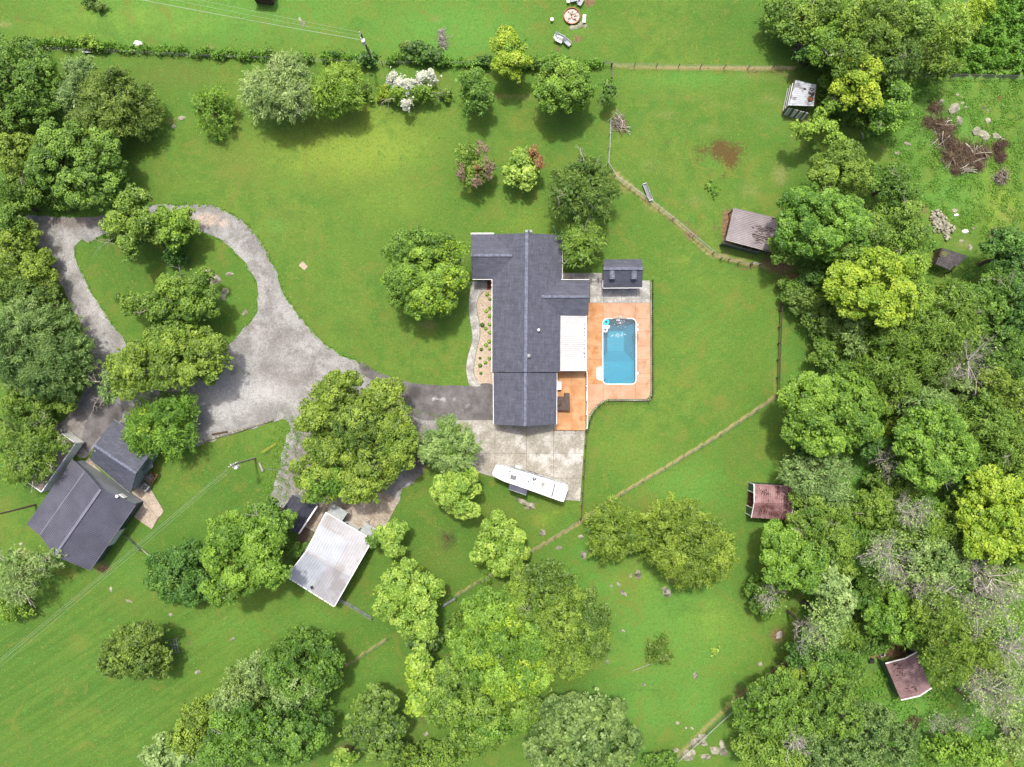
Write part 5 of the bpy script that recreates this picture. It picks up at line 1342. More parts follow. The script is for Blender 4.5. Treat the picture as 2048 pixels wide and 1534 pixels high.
fence('wire_fence', 'wire fence below the tall weeds in the top right corner', [(1795, 152), (1900, 156), (2048, 159), (2090, 160)], 1.2, 3.3, M['darkwood'], M['greywood'], (.97,), .05, .03, .04, wires=4, post_round=True)
fence('wire_fence', 'white topped wire fence across the bottom right of the pasture', [(1352, 1517), (1412, 1462), (1475, 1404), (1530, 1358), (1592, 1311)], 1.2, 3.2, M['greywood'], M['wire_pale'], (1.0,), .05, .05, .05, wires=4, post_round=True)
fence('wire_fence', 'wire fence line along the hedgerow at the top', [(96, 101), (240, 107), (400, 115), (560, 121), (700, 128), (830, 130), (1000, 130)], 1.15, 4.0, M['darkwood'], M['wood'], (), .05, wires=3, post_round=True)
fence('gate', 'grey tube gate south east of the silver roofed workshop', [(676, 1196), (706, 1211), (744, 1235)], 1.15, 2.6, M['galv'], M['galv'], (.12, .35, .6, .97), .05, .05, .05, cat='gate', off=.06)
fence('gate', 'small galvanised gate beside the pale green tree', [(885, 1211), (911, 1195)], 1.15, 2.2, M['galv'], M['galv'], (.12, .4, .68, .97), .05, .05, .05, cat='gate', off=.06)
fence('wire_fence', 'wire fence over the bare strip left of the pale green tree', [(688, 1335), (730, 1306), (775, 1277)], 1.1, 3.0, M['wood'], M['wood'], (), .045, wires=3, post_round=True)
fence('wire_fence', 'wire fence over the bare strip right of the small galvanised gate', [(912, 1193), (960, 1161), (1000, 1140), (1055, 1106)], 1.1, 3.0, M['wood'], M['wood'], (), .045, wires=3, post_round=True)
gp = fence('fence_panel', 'green mesh panel lying by the dark metal barn', [(252, 1068), (283, 1099)], .7, 1.5, M['green_metal'], M['green_metal'], (.2, .95), .05, .05, .05, picket=.12, cat='fence panel')
m = MB(); m.tube([P(283, 1098, .3), P(297, 1110, .2), P(315, 1116, .15)], [.09, .07, .05], 6); tag(m.build('fallen_branch', M['bark_pale']), 'pale crooked branch at the end of the green mesh panel', 'branch')
# low timber and stone edging of the gravel yard
wl = empty('stone_edging', P(450, 870), 'low stone and log edging along the south side of the gravel yard', 'edging')
ppts = [(388, 887), (410, 882), (440, 872), (480, 861), (520, 848), (548, 839)]
for a, b in zip(ppts[:-1], ppts[1:]):
    p, q = P(*a), P(*b); n = max(1, int((q - p).length / .55))
    for i in range(n):
        u0, u1 = lerp(p, q, i / n), lerp(p, q, (i + .92) / n); u0.z = u1.z = .12 + rnd.uniform(-.02, .03); m = MB(); m.beam(u0, u1, .26 + rnd.uniform(-.05, .05), .26); m.build('stone', M['rock'] if rnd.random() < .6 else M['greywood'], wl)
m = MB(); m.tube([P(424, 869, .15), P(455, 863, .15)], [.14, .12], 7); tag(m.build('log', M['darkwood']), 'dark rotten log beside the gravel yard edging', 'log')

def pole(px, py, h, label, trans=True, name='utility_pole', arm=True, r=.15, mat=None):
    t = P(px, py, h); root = empty(name, (t.x, t.y, 0), label, 'utility pole')
    m = MB(); m.tube([(t.x, t.y, 0), (t.x, t.y, h)], [r, r * .7], 10); m.build('pole', mat or M['greywood'], root)
    if trans:
        m = MB(); m.cyl((t.x + .1, t.y - .42, h - 1.9), .27, .85, 14); m.dome((t.x + .1, t.y - .42, h - 1.05), .27, .1, 14); m.build('transformer', M['rvwhite'], root)
        m = MB(); m.beam((t.x, t.y, h - 1.5), (t.x + .1, t.y - .4, h - 1.5), .1, .1); m.build('bracket', M['galv'], root)
    if arm:
        for k in range(3):
            m = MB(); m.cyl((t.x - .1, t.y + (.1 - .22 * k), h - .05 - .35 * k), .07, .2, 8, .05); m.build('insulator', M['rvwhite'], root)
    return root, t
pole(721, 66, 8.6, 'grey wooden utility pole with white transformer on the top hedgerow')
p2, t2 = pole(463, 930, 8.4, 'wooden utility pole with white insulators on the lawn left of the big oak', True, mat=M['bark_pale'])
m = MB(); m.beam((t2.x - .5, t2.y - .3, 8.1), (t2.x + .7, t2.y + .4, 8.1), .1, .1); m.build('cross_arm', M['galv'], p2)
for k in range(4):
    m = MB(); x, y = t2.x - .4 + .3 * k, t2.y - .24 + .17 * k; m.cyl((x, y, 8.15), .07, .22, 8, .05); m.build('insulator', M['rvwhite'], p2)
pole(-6, 1029, 7.5, 'brown wooden pole leaning out of the left edge', False, arm=False, r=.16, mat=M['wood'])
def wire(pts, r, mat, label, grp):
    m = MB(); m.tube(pts, [r] * len(pts), 5); o = m.build('power_line', mat); tag(o, label, 'power line', grp)
def sag(a, b, d, n=14): return [lerp(a, b, i / n) - Vector((0, 0, d * 4 * (i / n) * (1 - i / n))) for i in range(n + 1)]
wire(sag(P(719, 79, 7.0), P(-60, -70, 7.4), .6), .028, M['wire_pale'], 'thick pale service cable running up left from the pole on the hedgerow', 'wires from the hedgerow pole')
wire(sag(P(721.5, 65, 8.5), P(-20, -95, 8.6), .6), .012, M['wire_pale'], 'thin upper wire running up left from the pole on the hedgerow', 'wires from the hedgerow pole')
wire(sag(P(720, 72, 7.9), P(-30, -82, 8.0), .6), .012, M['wire_pale'], 'thin middle wire running up left from the pole on the hedgerow', 'wires from the hedgerow pole')
for k, (a, b, r_, lb) in enumerate((((455, 937), (-60, 1368), .018, 'left one of the three wires running down left from the lawn pole'), ((457, 939), (-58, 1372), .018, 'middle one of the three wires running down left from the lawn pole'), ((461, 941), (-56, 1381), .014, 'right one of the three wires running down left from the lawn pole'))):
    wire(sag(P(*a, 8.1), P(*b, 7.8), .5), r_ * .6, M['wire_pale'], lb, 'wires from the lawn pole')
for (a, b, lb) in (((553, 885), (521, 905), 'upper yellow guy wire sleeve on the lawn'), ((553.5, 887.5), (524, 906), 'lower yellow guy wire sleeve on the lawn')):
    m = MB(); m.tube([P(*a, .1), P(*b, 1.1)], [.03, .03], 6); tag(m.build('guy_wire_sleeve', mottled('yellow_plastic', A(214, 200, 60), A(226, 212, 80), 2, .5, bs=0)), lb, 'guy wire sleeve', 'yellow sleeves on the lawn')
lg = empty('concrete_post', P(523, 933), 'pale square post lying on the lawn beside the utility pole', 'post')
m = MB(); m.beam(P(519, 925, .15), P(526, 943, .15), .28, .26); m.build('shaft', M['concrete'], lg)
m = MB(); m.tube([P(528, 938, .1), P(545, 939, .08), P(557, 941, .06)], [.03] * 3, 5); m.build('rod', M['galv'], lg)
# metal frame by the round olive tree, trough, white box etc
fr = empty('hay_rack', P(346, 1295), 'white metal rack frame sticking out from the round olive tree', 'metal frame')
for a, b in (((334, 1281), (355, 1277)), ((340, 1307), (357, 1304)), ((352, 1278), (357, 1304)), ((347, 1280), (352, 1306)), ((341, 1284), (347, 1308)), ((337, 1290), (356, 1288)), ((339, 1297), (357, 1295))):
    m = MB(); m.beam(P(*a, .9), P(*b, .9), .07, .07); m.build('bar', M['galv'], fr)
for a in ((355, 1277), (357, 1304), (336, 1281), (340, 1307)):
    p = P(*a, .9); m = MB(); m.beam((p.x, p.y, 0), (p.x, p.y, .9), .07, .07); m.build('leg', M['galv'], fr)
tg = empty('feed_trough', P(1295, 383), 'narrow grey feed trough standing in the paddock grass', 'trough')
a, b = P(1289, 367, .5), P(1302, 400, .5); d = (b - a); d.z = 0; d.normalize(); s_ = Vector((-d.y, d.x, 0)) * .27
for sg in (-1, 1):
    m = MB(); m.beam((a.x + s_.x * sg, a.y + s_.y * sg, .38), (b.x + s_.x * sg, b.y + s_.y * sg, .38), .05, .3); m.build('side_board', M['galv'], tg)
for e in (a, b):
    m = MB(); m.beam((e.x - s_.x, e.y - s_.y, .38), (e.x + s_.x, e.y + s_.y, .38), .06, .32); m.build('end_board', M['rvwhite'], tg)
m = MB(); m.beam((a.x, a.y, .26), (b.x, b.y, .26), .5, .05); m.build('floor', M['rvgrey'], tg)
for e in (lerp(a, b, .15), lerp(a, b, .85)):
    m = MB(); m.box((e.x, e.y, .12), (.5, .1, .24), math.atan2(s_.y, s_.x)); m.build('leg', M['black'], tg)
tb = empty('water_tub', P(1761, 1306), 'cream open water tub on red soil beside the dusty red shelter', 'tub')
c = P(1761, 1306); m = MB(); m.tube([(c.x, c.y, 0), (c.x, c.y, .55)], [.42, .5], 4); m.build('tub', M['concrete'], tb)
m = MB(); m.prism([(c.x + .34 * math.cos(t), c.y + .3 * math.sin(t)) for t in (.5, 1.5, 2.6, 3.8, 5.2)], .55, .565); m.build('dark_water', M['black'], tb)
m = MB(); c = P(1740, 1320); m.box((c.x, c.y, .3), (.65, .55, .6), .1); tag(m.build('crate', M['black']), 'black crate left of the cream tub', 'crate')
m = MB(); c = P(1564.5, 787.5); m.box((c.x, c.y, .4), (.55, .55, .8), .4); tag(m.build('utility_box', M['galv']), 'pale grey utility box at the foot of the brown rail fence', 'utility box')
m = MB(); c = P(1606, 632); m.tube([(c.x, c.y, 0), (c.x, c.y, .6)], [.35, .38], 12); tag(m.build('rubber_bucket', M['black']), 'black barrel in the shaded grass right of the rail fence', 'barrel')
m = MB(); m.box((*P(607, 532).to_2d(), .05), (1.05, .75, .08), -.75); tag(m.build('plywood_sheet', M['pea']), 'tan plywood sheet lying on the front lawn', 'board')
m = MB(); m.box((*P(852, 1467).to_2d(), .08), (.65, .45, .12), .6); tag(m.build('board', M['rock_pink']), 'small pale slab on the shaded ground right of the glossy dark tree', 'board')
m = MB(); m.tube([P(1265, 1342, .05), P(1306, 1326, .05)], [.05, .04], 6); tag(m.build('pipe', M['bark_pale']), 'thin pale pole lying beside the round grass clump', 'pole')
m = MB(); p = P(1160, 1072)
bn = empty('bench', P(173, 101), 'small white bench on the hedgerow at the top left', 'bench')
m = MB(); m.beam(P(165, 102, .5), P(181, 103, .5), .35, .07); m.build('seat', M['white'], bn)
m = MB(); m.beam(P(166, 99, .8), P(181, 100, .8), .08, .35); m.build('backrest', M['greywood'], bn)
for a in (167, 179): m = MB(); p = P(a, 102.5, .4); m.box((p.x, p.y, .23), (.08, .3, .46)); m.build('leg', M['black'], bn)

# fire pit group at the top
fp = empty('fire_pit', P(1143, 33), 'round fire pit with rusty rim and pale ash at the top', 'fire pit')
c = P(1143.5, 33.5); m = MB(); m.torus((c.x, c.y, .3), 1.13, .07, 32, 6); m.build('rim', mottled('terracotta_rust', A(190, 110, 76), A(214, 140, 100), 3, .8), fp)
m = MB(); m.tube([(c.x, c.y, 0), (c.x, c.y, .3)], [1.14, 1.14], 32, False); m.build('wall', M['brown'], fp)
m = MB(); m.cyl((c.x, c.y, 0), 1.12, .12, 28); m.build('ash_bed', mottled('ash', A(214, 196, 182), A(236, 222, 210), 2.5, .95, A(120, 100, 88), 1.1), fp)
for i in range(16):
    a = rnd.uniform(0, 6.28); r = rnd.uniform(.15, .95); x, y = c.x + r * math.cos(a), c.y + r * math.sin(a); an = rnd.uniform(0, 6.28); L = rnd.uniform(.15, .4); m = MB()
    m.tube([(x - L * math.cos(an) * .5, y - L * math.sin(an) * .5, .17), (x + L * math.cos(an) * .5, y + L * math.sin(an) * .5, .2)], [.06, .05], 5); m.build('burnt_wood', M['darkwood'] if i % 3 else M['bark_pale'], fp)
def chair(px, py, rz, label, mat, L=1.6, W=.62):
    r = empty('lounge_chair', P(px, py), label, 'chair', 'grey chairs around the fire pit'); c = P(px, py); f = Vector((math.cos(rz), math.sin(rz), 0)); s = Vector((-f.y, f.x, 0))
    def at(a, b, z): v = c + f * a + s * b; return (v.x, v.y, z)
    m = MB(); m.beam(at(-L * .3, 0, .38), at(L * .22, 0, .42), W, .07); m.build('seat', mat, r)
    m = MB(); m.beam(at(L * .22, 0, .42), at(L * .5, 0, .95), W, .06); m.build('backrest', mat, r)
    for q in (-1, 1):
        m = MB(); m.beam(at(-L * .28, q * W * .52, .62), at(L * .3, q * W * .52, .62), .09, .05); m.build('armrest', mat, r)
        for a in (-L * .26, L * .24): m = MB(); m.beam(at(a, q * W * .48, 0), at(a, q * W * .48, .6), .07, .07); m.build('leg', mat, r)
M['chair'] = mottled('grey_chair', A(172, 178, 180), A(196, 202, 204), 2, .6, bs=0)
chair(1121, 77.5, 2.7, 'grey chair furthest left below the fire pit', M['chair']); chair(1118, 83, 2.7, 'whitish low bench chair in front of the pair of grey chairs', M['rvwhite']); chair(1135, 88.5, 2.4, 'grey chair nearest the dirt hole below the fire pit', M['chair'])
chair(1147, 2, .2, 'grey chair above the fire pit at the top edge', M['chair']); chair(1160, 7, 1.1, 'grey chair beside the red soil patch above the fire pit', M['chair'])
for px, py, lb in ((1103.5, 42, 'white round side table left of the fire pit'), (1136, 6, 'white round side table beside the top chairs')):
    r = empty('side_table', P(px, py), lb, 'table', 'white round tables near the fire pit'); c = P(px, py); m = MB(); m.cyl((c.x, c.y, .46), .24, .05, 16); m.build('tabletop', M['rvwhite'], r); m = MB(); m.cyl((c.x, c.y, 0), .07, .46, 8); m.build('leg', M['rvwhite'], r)
bs_ = empty('bench', P(1168, 37), 'white plank bench right of the fire pit', 'bench'); m = MB(); m.beam(P(1168, 45, .42), P(1169, 29, .42), .42, .1); m.build('seat', M['rvwhite'], bs_)
for y in (32, 43): m = MB(); p = P(1168.5, y); m.box((p.x, p.y, .19), (.36, .12, .37)); m.build('leg', M['greywood'], bs_)

# ---------------------------------------------------------------- rocks
def rock_mesh(seed, sx, sy, sz, sub=2):
    import bmesh
    bm = bmesh.new(); bmesh.ops.create_icosphere(bm, subdivisions=sub, radius=1.0)
    for v in bm.verts:
        n = mnoise.noise(v.co * 1.3 + Vector((seed * 3.1, seed, 0))) * .5 + mnoise.noise(v.co * 3.1 + Vector((seed, 0, 3))) * .22
        v.co *= (1 + n); v.co.x *= sx; v.co.y *= sy; v.co.z = v.co.z * sz + sz * .15
    me = bpy.data.meshes.new('rock'); bm.to_mesh(me); bm.free(); return me
RK = [rock_mesh(i, 1, 1, .45) for i in range(6)]
def rock(px, py, rx, ry, rot, label, mat='rock', group=None, name='rock', h=1.0):
    base = RK[(int(px) + int(py)) % 6]; me = base.copy(); me.materials.clear(); me.materials.append(M[mat])
    o = bpy.data.objects.new(name, me); link(o); p = P(px, py); o.location = (p.x, p.y, 0); o.rotation_euler = (0, 0, math.radians(rot)); o.scale = (rx * S, ry * S, (rx + ry) * .5 * S * h)
    tag(o, label, 'rock', group); return o
rocks = [
 (1908, 217, 14, 9, 35, 'largest pale boulder at the top of the brush heap', 'rock_pink'), (1918, 240, 6, 10, 5, 'upright pale boulder just below the largest boulder', 'rock_pink'),
 (1883, 202, 4, 6, 80, 'small grey rock left of the largest boulder', 'rock'), (1914, 189, 3, 4, 40, 'small pale rock above the largest boulder', 'rock_pink'), (1923, 195, 2.4, 3, 10, 'tiny rock above the largest boulder to the right', 'rock_pink'),
 (1925, 206, 4, 3, 0, 'flat rock right of the largest boulder tip', 'rock_pink'), (1931, 214, 3, 4, 20, 'rock next to the flat rock right of the largest boulder', 'rock'), (1966, 215, 3, 4, 20, 'small rock in the open grass right of the boulders', 'rock'), (1975, 221, 3, 2.5, 0, 'smaller rock in the open grass right of the boulders', 'rock'),
 (1976, 241, 6, 6, 0, 'round faint rock in the grass above the boulder row', 'rock_pink'), (1953, 262, 10, 8, 30, 'left boulder of the row right of the brush heap', 'rock_pink'), (1966, 268, 11, 8, -20, 'middle boulder of the row right of the brush heap', 'rock_pink'), (1972, 278, 6, 7, -40, 'dark edged boulder below the middle of the row', 'rock_pink'),
 (1992, 272, 9, 6, -20, 'right boulder of the row right of the brush heap', 'rock_pink'), (2006, 278, 5, 2.5, 0, 'flat stone at the right end of the boulder row', 'rock_pink'), (1999, 197, 3, 5, -20, 'small orange brown rock alone in the top right pasture', 'brown'),
 (1815, 288, 8, 3, -20, 'thin flat stone left of the brush heap', 'rock_pink'), (1795, 306, 7, 4, 10, 'whitish rock left of the brush heap', 'rock_pink'), (1725, 272, 3, 7, 10, 'narrow rock at the bare spot beside the bright tree', 'rock'),
 (1333, 1184, 11, 9, -30, 'pale rock with dark top below the larger cedar', 'rock'), (1276, 1149, 7, 9, 10, 'dark topped rock left below the larger cedar', 'rock'), (1262, 1151, 3, 4, 0, 'little rock touching the dark topped rock', 'rock'), (1247, 1186, 9, 4, -35, 'flat slanted rock in the pasture under the cedars', 'rock'), (1221, 1171, 4, 3, -20, 'small rock left of the flat slanted rock', 'rock'), (1237, 1168, 6, 2.5, -40, 'thin sunken rock above the flat slanted rock', 'rock'),
 (1161, 1073, 5, 4, 0, 'dark rock at the left edge of the smaller cedar', 'rock'), (1166, 1110, 6, 9, 20, 'grey rock under the left edge of the smaller cedar', 'rock'), (1117, 1095, 6, 4, 10, 'grey rock between the wire fence and the cedars', 'rock'), (1085, 1065, 6, 7, -40, 'grey rock on the lawn above the wire fence', 'rock'),
 (1049, 1005, 20, 5, -28, 'long low weathered outcrop south of the travel trailer', 'rock'), (1060, 1012, 11, 6, 30, 'rounded end of the outcrop south of the travel trailer', 'rock'), (1391, 1351, 5, 7, 20, 'rock in the pasture right of the grass clump', 'rock'), (1287, 1369, 4, 3, 0, 'faint rock below the grass clump', 'rock'),
 (1215, 1323, 3, 4, 0, 'small white rock left of the grass clump', 'rock_pink'), (1245, 1261, 5, 2.5, -20, 'sunken flat rock right of the olive canopy', 'rock'), (1355, 1446, 4, 3.5, 10, 'white rock above the bottom right wire fence', 'rock_pink'), (1372, 1456, 2.4, 2, 0, 'tiny white rock above the bottom right wire fence', 'rock_pink'), (1384, 1457, 4, 2.6, -30, 'white and dark rock close to the bottom right wire fence', 'rock'),
 (1376, 1509, 14, 11, 20, 'round pitted boulder at the bottom right wire fence', 'rock_pink'), (1388, 1486, 10, 8, 40, 'pale boulder under the bottom right wire fence', 'rock_pink'), (1401, 1478, 12, 10, 30, 'grey boulder touching the bottom right wire fence', 'rock'), (1408, 1487, 8, 5, 0, 'low boulder beside the grey one under the fence', 'rock_pink'), (1412, 1513, 10, 6, 10, 'flat boulder right of the round pitted boulder', 'rock'), (1430, 1500, 12, 8, -20, 'broad grey boulder of the right outcrop', 'rock'), (1446, 1503, 11, 8, -30, 'pointed boulder of the right outcrop', 'rock'), (1445, 1489, 6, 9, 30, 'upright pale boulder at the top of the right outcrop', 'rock_pink'), (1352, 1500, 6, 5, 0, 'small pale boulder left of the bottom right wire fence', 'rock_pink'),
 (412, 546, 8, 7, 40, 'pale rock at the top of the loop island outcrop', 'rock_pink'), (458, 548, 8, 4, 10, 'pale rock at the top right of the loop island outcrop', 'rock_pink'), (450, 583, 9, 6, 30, 'pale rock at the bottom of the loop island outcrop', 'rock_pink'), (446, 594, 5, 8, 20, 'slim rock at the bottom of the loop island outcrop', 'rock_pink'), (491, 624, 4, 8, -40, 'narrow rock near the east bend of the gravel loop', 'rock'), (430, 560, 14, 10, 30, 'low mossy rock in the middle of the loop island outcrop', 'rock'),
 (363, 236, 8, 4, 5, 'whitish flat rock below the small bright bush at left', 'rock_pink'), (348, 252, 5, 3.5, 30, 'second whitish rock at the bare strip at left', 'rock_pink'), (277, 89, 9, 6, -30, 'bright white boulder at the end of the hedgerow', 'rvwhite'), (601, 41, 3, 6, 20, 'small pale stone patch in the top field, left one', 'rock_pink'), (607, 49, 2.5, 6, -10, 'small pale stone patch in the top field, right one', 'rock_pink'),
 (396, 1344, 6, 3.5, 20, 'whitish rock in the mown field right of the round olive tree', 'rock_pink'), (465, 1278, 5, 3, 40, 'small rock in the mown field', 'rock_pink'), (341, 1229, 4, 3, 0, 'white stone above the round olive tree', 'rock_pink'), (258, 1202, 7, 2.5, -20, 'flat stones left above the round olive tree', 'rock_pink'), (222, 1178, 2.5, 5, 0, 'small stone below the dark metal barn', 'rock_pink'),
 (1558, 1270, 8, 6, 60, 'old grey stump at the right edge of the pasture', 'bark_dead'), (1520, 1328, 4, 5, 0, 'small white rock beside the bare strip at the right of the pasture', 'rock_pink'), (93, 1015, 8, 9, 20, 'pale rock at the west corner of the dark metal barn', 'rock_pink'), (42, 1088, 4, 3, 0, 'white stone on the grass left of the metal barn', 'rock_pink'),
 (1145, 55, 6, 5, 20, 'white stone left in the row below the fire pit', 'rock_pink'), (1153, 54, 5, 4, -10, 'white stone second in the row below the fire pit', 'rock_pink'), (1160, 51, 6, 5, 30, 'white stone third in the row below the fire pit', 'rock_pink'), (1165, 47, 5, 5, 0, 'white stone next to the plank bench', 'rock_pink'), (1170, 52, 4, 4, 0, 'grey white stone at the right end of the row below the fire pit', 'rock_pink'),
 (1828, 393, 4, 4, 0, 'white stone left above the rubble heap', 'rvwhite'), (1826, 412, 7, 6, 30, 'broken pale stone left of the rubble heap', 'rock_pink'), (1930, 462, 7, 4, 0, 'bright white slab right of the rubble heap', 'rvwhite'), (1946, 456, 4, 3, 0, 'grey stone right of the bright white slab', 'rock'), (1922, 482, 5, 3.5, 20, 'pale stone between the rubble heap and the derelict shed', 'rock_pink'), (1940, 494, 4, 6, 10, 'long pale stone above the derelict shed', 'rock_pink'), (1909, 421, 6, 4, 0, 'flat reddish stone above the rubble heap', 'rock_pink'), (1913, 430, 5, 3, 20, 'white frame shaped stone above the rubble heap', 'rvwhite'),
 (684, 372 + 700, .1, .1, 0, '', 'rock'),
]
for r_ in rocks:
    if not r_[5]: continue
    rock(r_[0], r_[1], r_[2], r_[3], r_[4], r_[5], r_[6], 'rocks lying in the grass', h=.8)
# rubble heap
m_v, m_f = [], []; off = 0
R2_ = random.Random(4)
for i in range(150):
    t = R2_.random(); cx = 1867 + t * 30 + R2_.gauss(0, 7); cy = 434 + t * 34 + R2_.gauss(0, 7); p = P(cx, cy); s = R2_.uniform(.1, .26)
    me = RK[i % 6]; vs = np.array([v.co[:] for v in me.vertices]); a = R2_.uniform(0, 6.28); c_, s_2 = math.cos(a), math.sin(a)
    vs = vs * [s * R2_.uniform(.8, 1.4), s, s]; vs = np.stack([vs[:, 0] * c_ - vs[:, 1] * s_2 + p.x, vs[:, 0] * s_2 + vs[:, 1] * c_ + p.y, vs[:, 2] + .05 + R2_.random() * .25], 1)
    m_v.append(vs); m_f.append(np.array([f.vertices[:] for f in me.polygons]) + off); off += len(vs)
c = P(1882, 450); o = fast_mesh('rubble_heap', np.concatenate(m_v), np.concatenate(m_f), M['rock_pink'], origin=(c.x, c.y, 0)); tag(o, 'heap of broken pale stones above the derelict shed', 'rubble heap', None, 'stuff')

# ---------------------------------------------------------------- brush piles and branches
def brush(name, label, spots, n, mats, L=(0.5, 1.6), rad=(.012, .035), hmax=.7, seed=1, cat='brush pile', dirs=None):
    r = random.Random(seed); mbs = [MB() for _ in mats]
    for i in range(n):
        sx_, sy_, sr = spots[i % len(spots)][:3]
        a = r.uniform(0, 6.28); q = abs(r.gauss(0, .55)) * sr; x, y = sx_ + q * math.cos(a), sy_ + q * math.sin(a)
        p = P(x, y); z = r.uniform(.05, hmax) * max(.15, 1 - q / sr * .6); d = r.uniform(0, 6.28) if dirs is None else r.gauss(dirs[i % len(dirs)], .45); l = r.uniform(*L)
        pts = [(p.x - math.cos(d) * l / 2, p.y - math.sin(d) * l / 2, max(.03, z - .1)), (p.x + r.uniform(-.12, .12), p.y + r.uniform(-.12, .12), z + .05), (p.x + math.cos(d + r.uniform(-.4, .4)) * l / 2, p.y + math.sin(d) * l / 2, max(.03, z))]
        rr_ = r.uniform(*rad); mbs[r.randrange(len(mats))].tube(pts, [rr_, rr_ * .8, rr_ * .4], 3, False)
    root = empty(name, P(spots[0][0], spots[0][1]), label, cat)
    for mb_, mt in zip(mbs, mats): mb_.build('twigs', mt, root)['kind'] = 'stuff'
    return root
big_spots = [(1868,215,16),(1858,245,20),(1880,250,18),(1896,260,22),(1886,280,26),(1900,290,20),(1915,300,22),(1895,315,20),(1918,325,24),(1940,322,24),(1955,310,22),(1968,305,18),(1930,300,18),(1955,330,12),(1910,340,10)]
brush('brush_pile', 'long curved heap of cut brown brush in the right pasture', big_spots, 2600, [M['bark_brown'], M['darkwood'], M['wood'], M['bark_brown']], seed=3)
brush('brush_pile', 'pale bleached branches sticking out of the brush heap', [(1880,285,16),(1960,310,18),(1884,250,20),(1930,336,16),(1945,300,10),(1900,320,20)], 70, [M['bark_dead'], M['wood']], (1.2, 2.8), (.03, .07), .8, 5)
brush('brush_pile', 'small brush heap right of the long heap, upper one', [(2003, 290, 12), (1994, 296, 8)], 240, [M['bark_brown'], M['darkwood']], seed=6)
brush('brush_pile', 'small round brush heap right of the long heap, lower one', [(1998, 313, 12)], 260, [M['bark_brown'], M['darkwood']], seed=7)
brush('brush_pile', 'separate greyish brush heap below the right end of the long heap', [(2003, 352, 14), (1997, 360, 10)], 330, [M['bark_brown'], M['bark_dead']], seed=8)
brush('brush_pile', 'grey brush heap lying on the top hedgerow beside the olive bushes', [(884, 78, 10), (887, 90, 10), (883, 66, 7)], 260, [M['bark_dead'], M['bark_pale']], (.3, .9), seed=9)
brush('brush_pile', 'pale branches piled against the paddock fence', [(1236, 240, 12), (1243, 255, 14), (1232, 250, 10)], 70, [M['bark_dead'], M['wood']], (1.0, 2.4), (.03, .06), .6, 10)
brush('brush_pile', 'dark twiggy heap near the lower right clearing', [(1826, 1440, 16), (1820, 1450, 12)], 300, [M['darkwood'], M['bark_brown']], (.4, 1.2), seed=11)
brush('brush_pile', 'dark branches under the top right trees', [(1600, 100, 16), (1612, 118, 14)], 240, [M['darkwood'], M['bark_brown'], M['bark_dead']], (.8, 2.4), seed=12)
for (a, b, r0_, lb) in (((1872, 228), (1858, 216), .06, ''), ((1930, 287), (1946, 305), .16, 'thick pale log on top of the long brush heap'), ((1945, 325), (1975, 315), .1, 'long pale log at the right end of the brush heap'), ((1932, 342), (1956, 346), .08, 'pale log at the bottom edge of the brush heap'),
    ((1735, 225), (1748, 213), .13, 'white broken log left of the top right boulders'), ((1262, 2000), (0, 0), .1, ''), ((1910, 1375), (1938, 1402), .16, 'dark fallen trunk right of the dusty red shelter'), ((1985, 1430), (2050, 1478), .16, 'dark fallen trunk at the lower right edge')):
    if not lb: continue
    m = MB(); p, q = P(*a, .25), P(*b, .3); m.tube([p, lerp(p, q, .5) + Vector((.05, .1, .05)), q], [r0_, r0_ * .9, r0_ * .6], 8); tag(m.build('log', M['bark_pale'] if 'dark' not in lb else M['darkwood']), lb, 'log')
# ---------------------------------------------------------------- foliage
def leaves(centres, normals, a, b, axis=None, rng=None):
    a = np.asarray(a) * 1.08; b = np.asarray(b) * 1.08
    """rhombic leaf clumps; returns verts, quads"""
    n = len(centres); rng = rng or RNG
    nr = normals / (np.linalg.norm(normals, axis=1, keepdims=True) + 1e-9)
    t = axis if axis is not None else rng.normal(size=(n, 3))
    t = t - nr * (t * nr).sum(1, keepdims=True); t /= (np.linalg.norm(t, axis=1, keepdims=True) + 1e-9)
    u_ = np.cross(nr, t)
    a = np.asarray(a).reshape(-1, 1); b = np.asarray(b).reshape(-1, 1)
    v = np.stack([centres + t * a, centres + u_ * b + nr * b * .25, centres - t * a, centres - u_ * b + nr * b * .25], 1).reshape(-1, 3)
    return v, np.arange(4 * n).reshape(-1, 4)

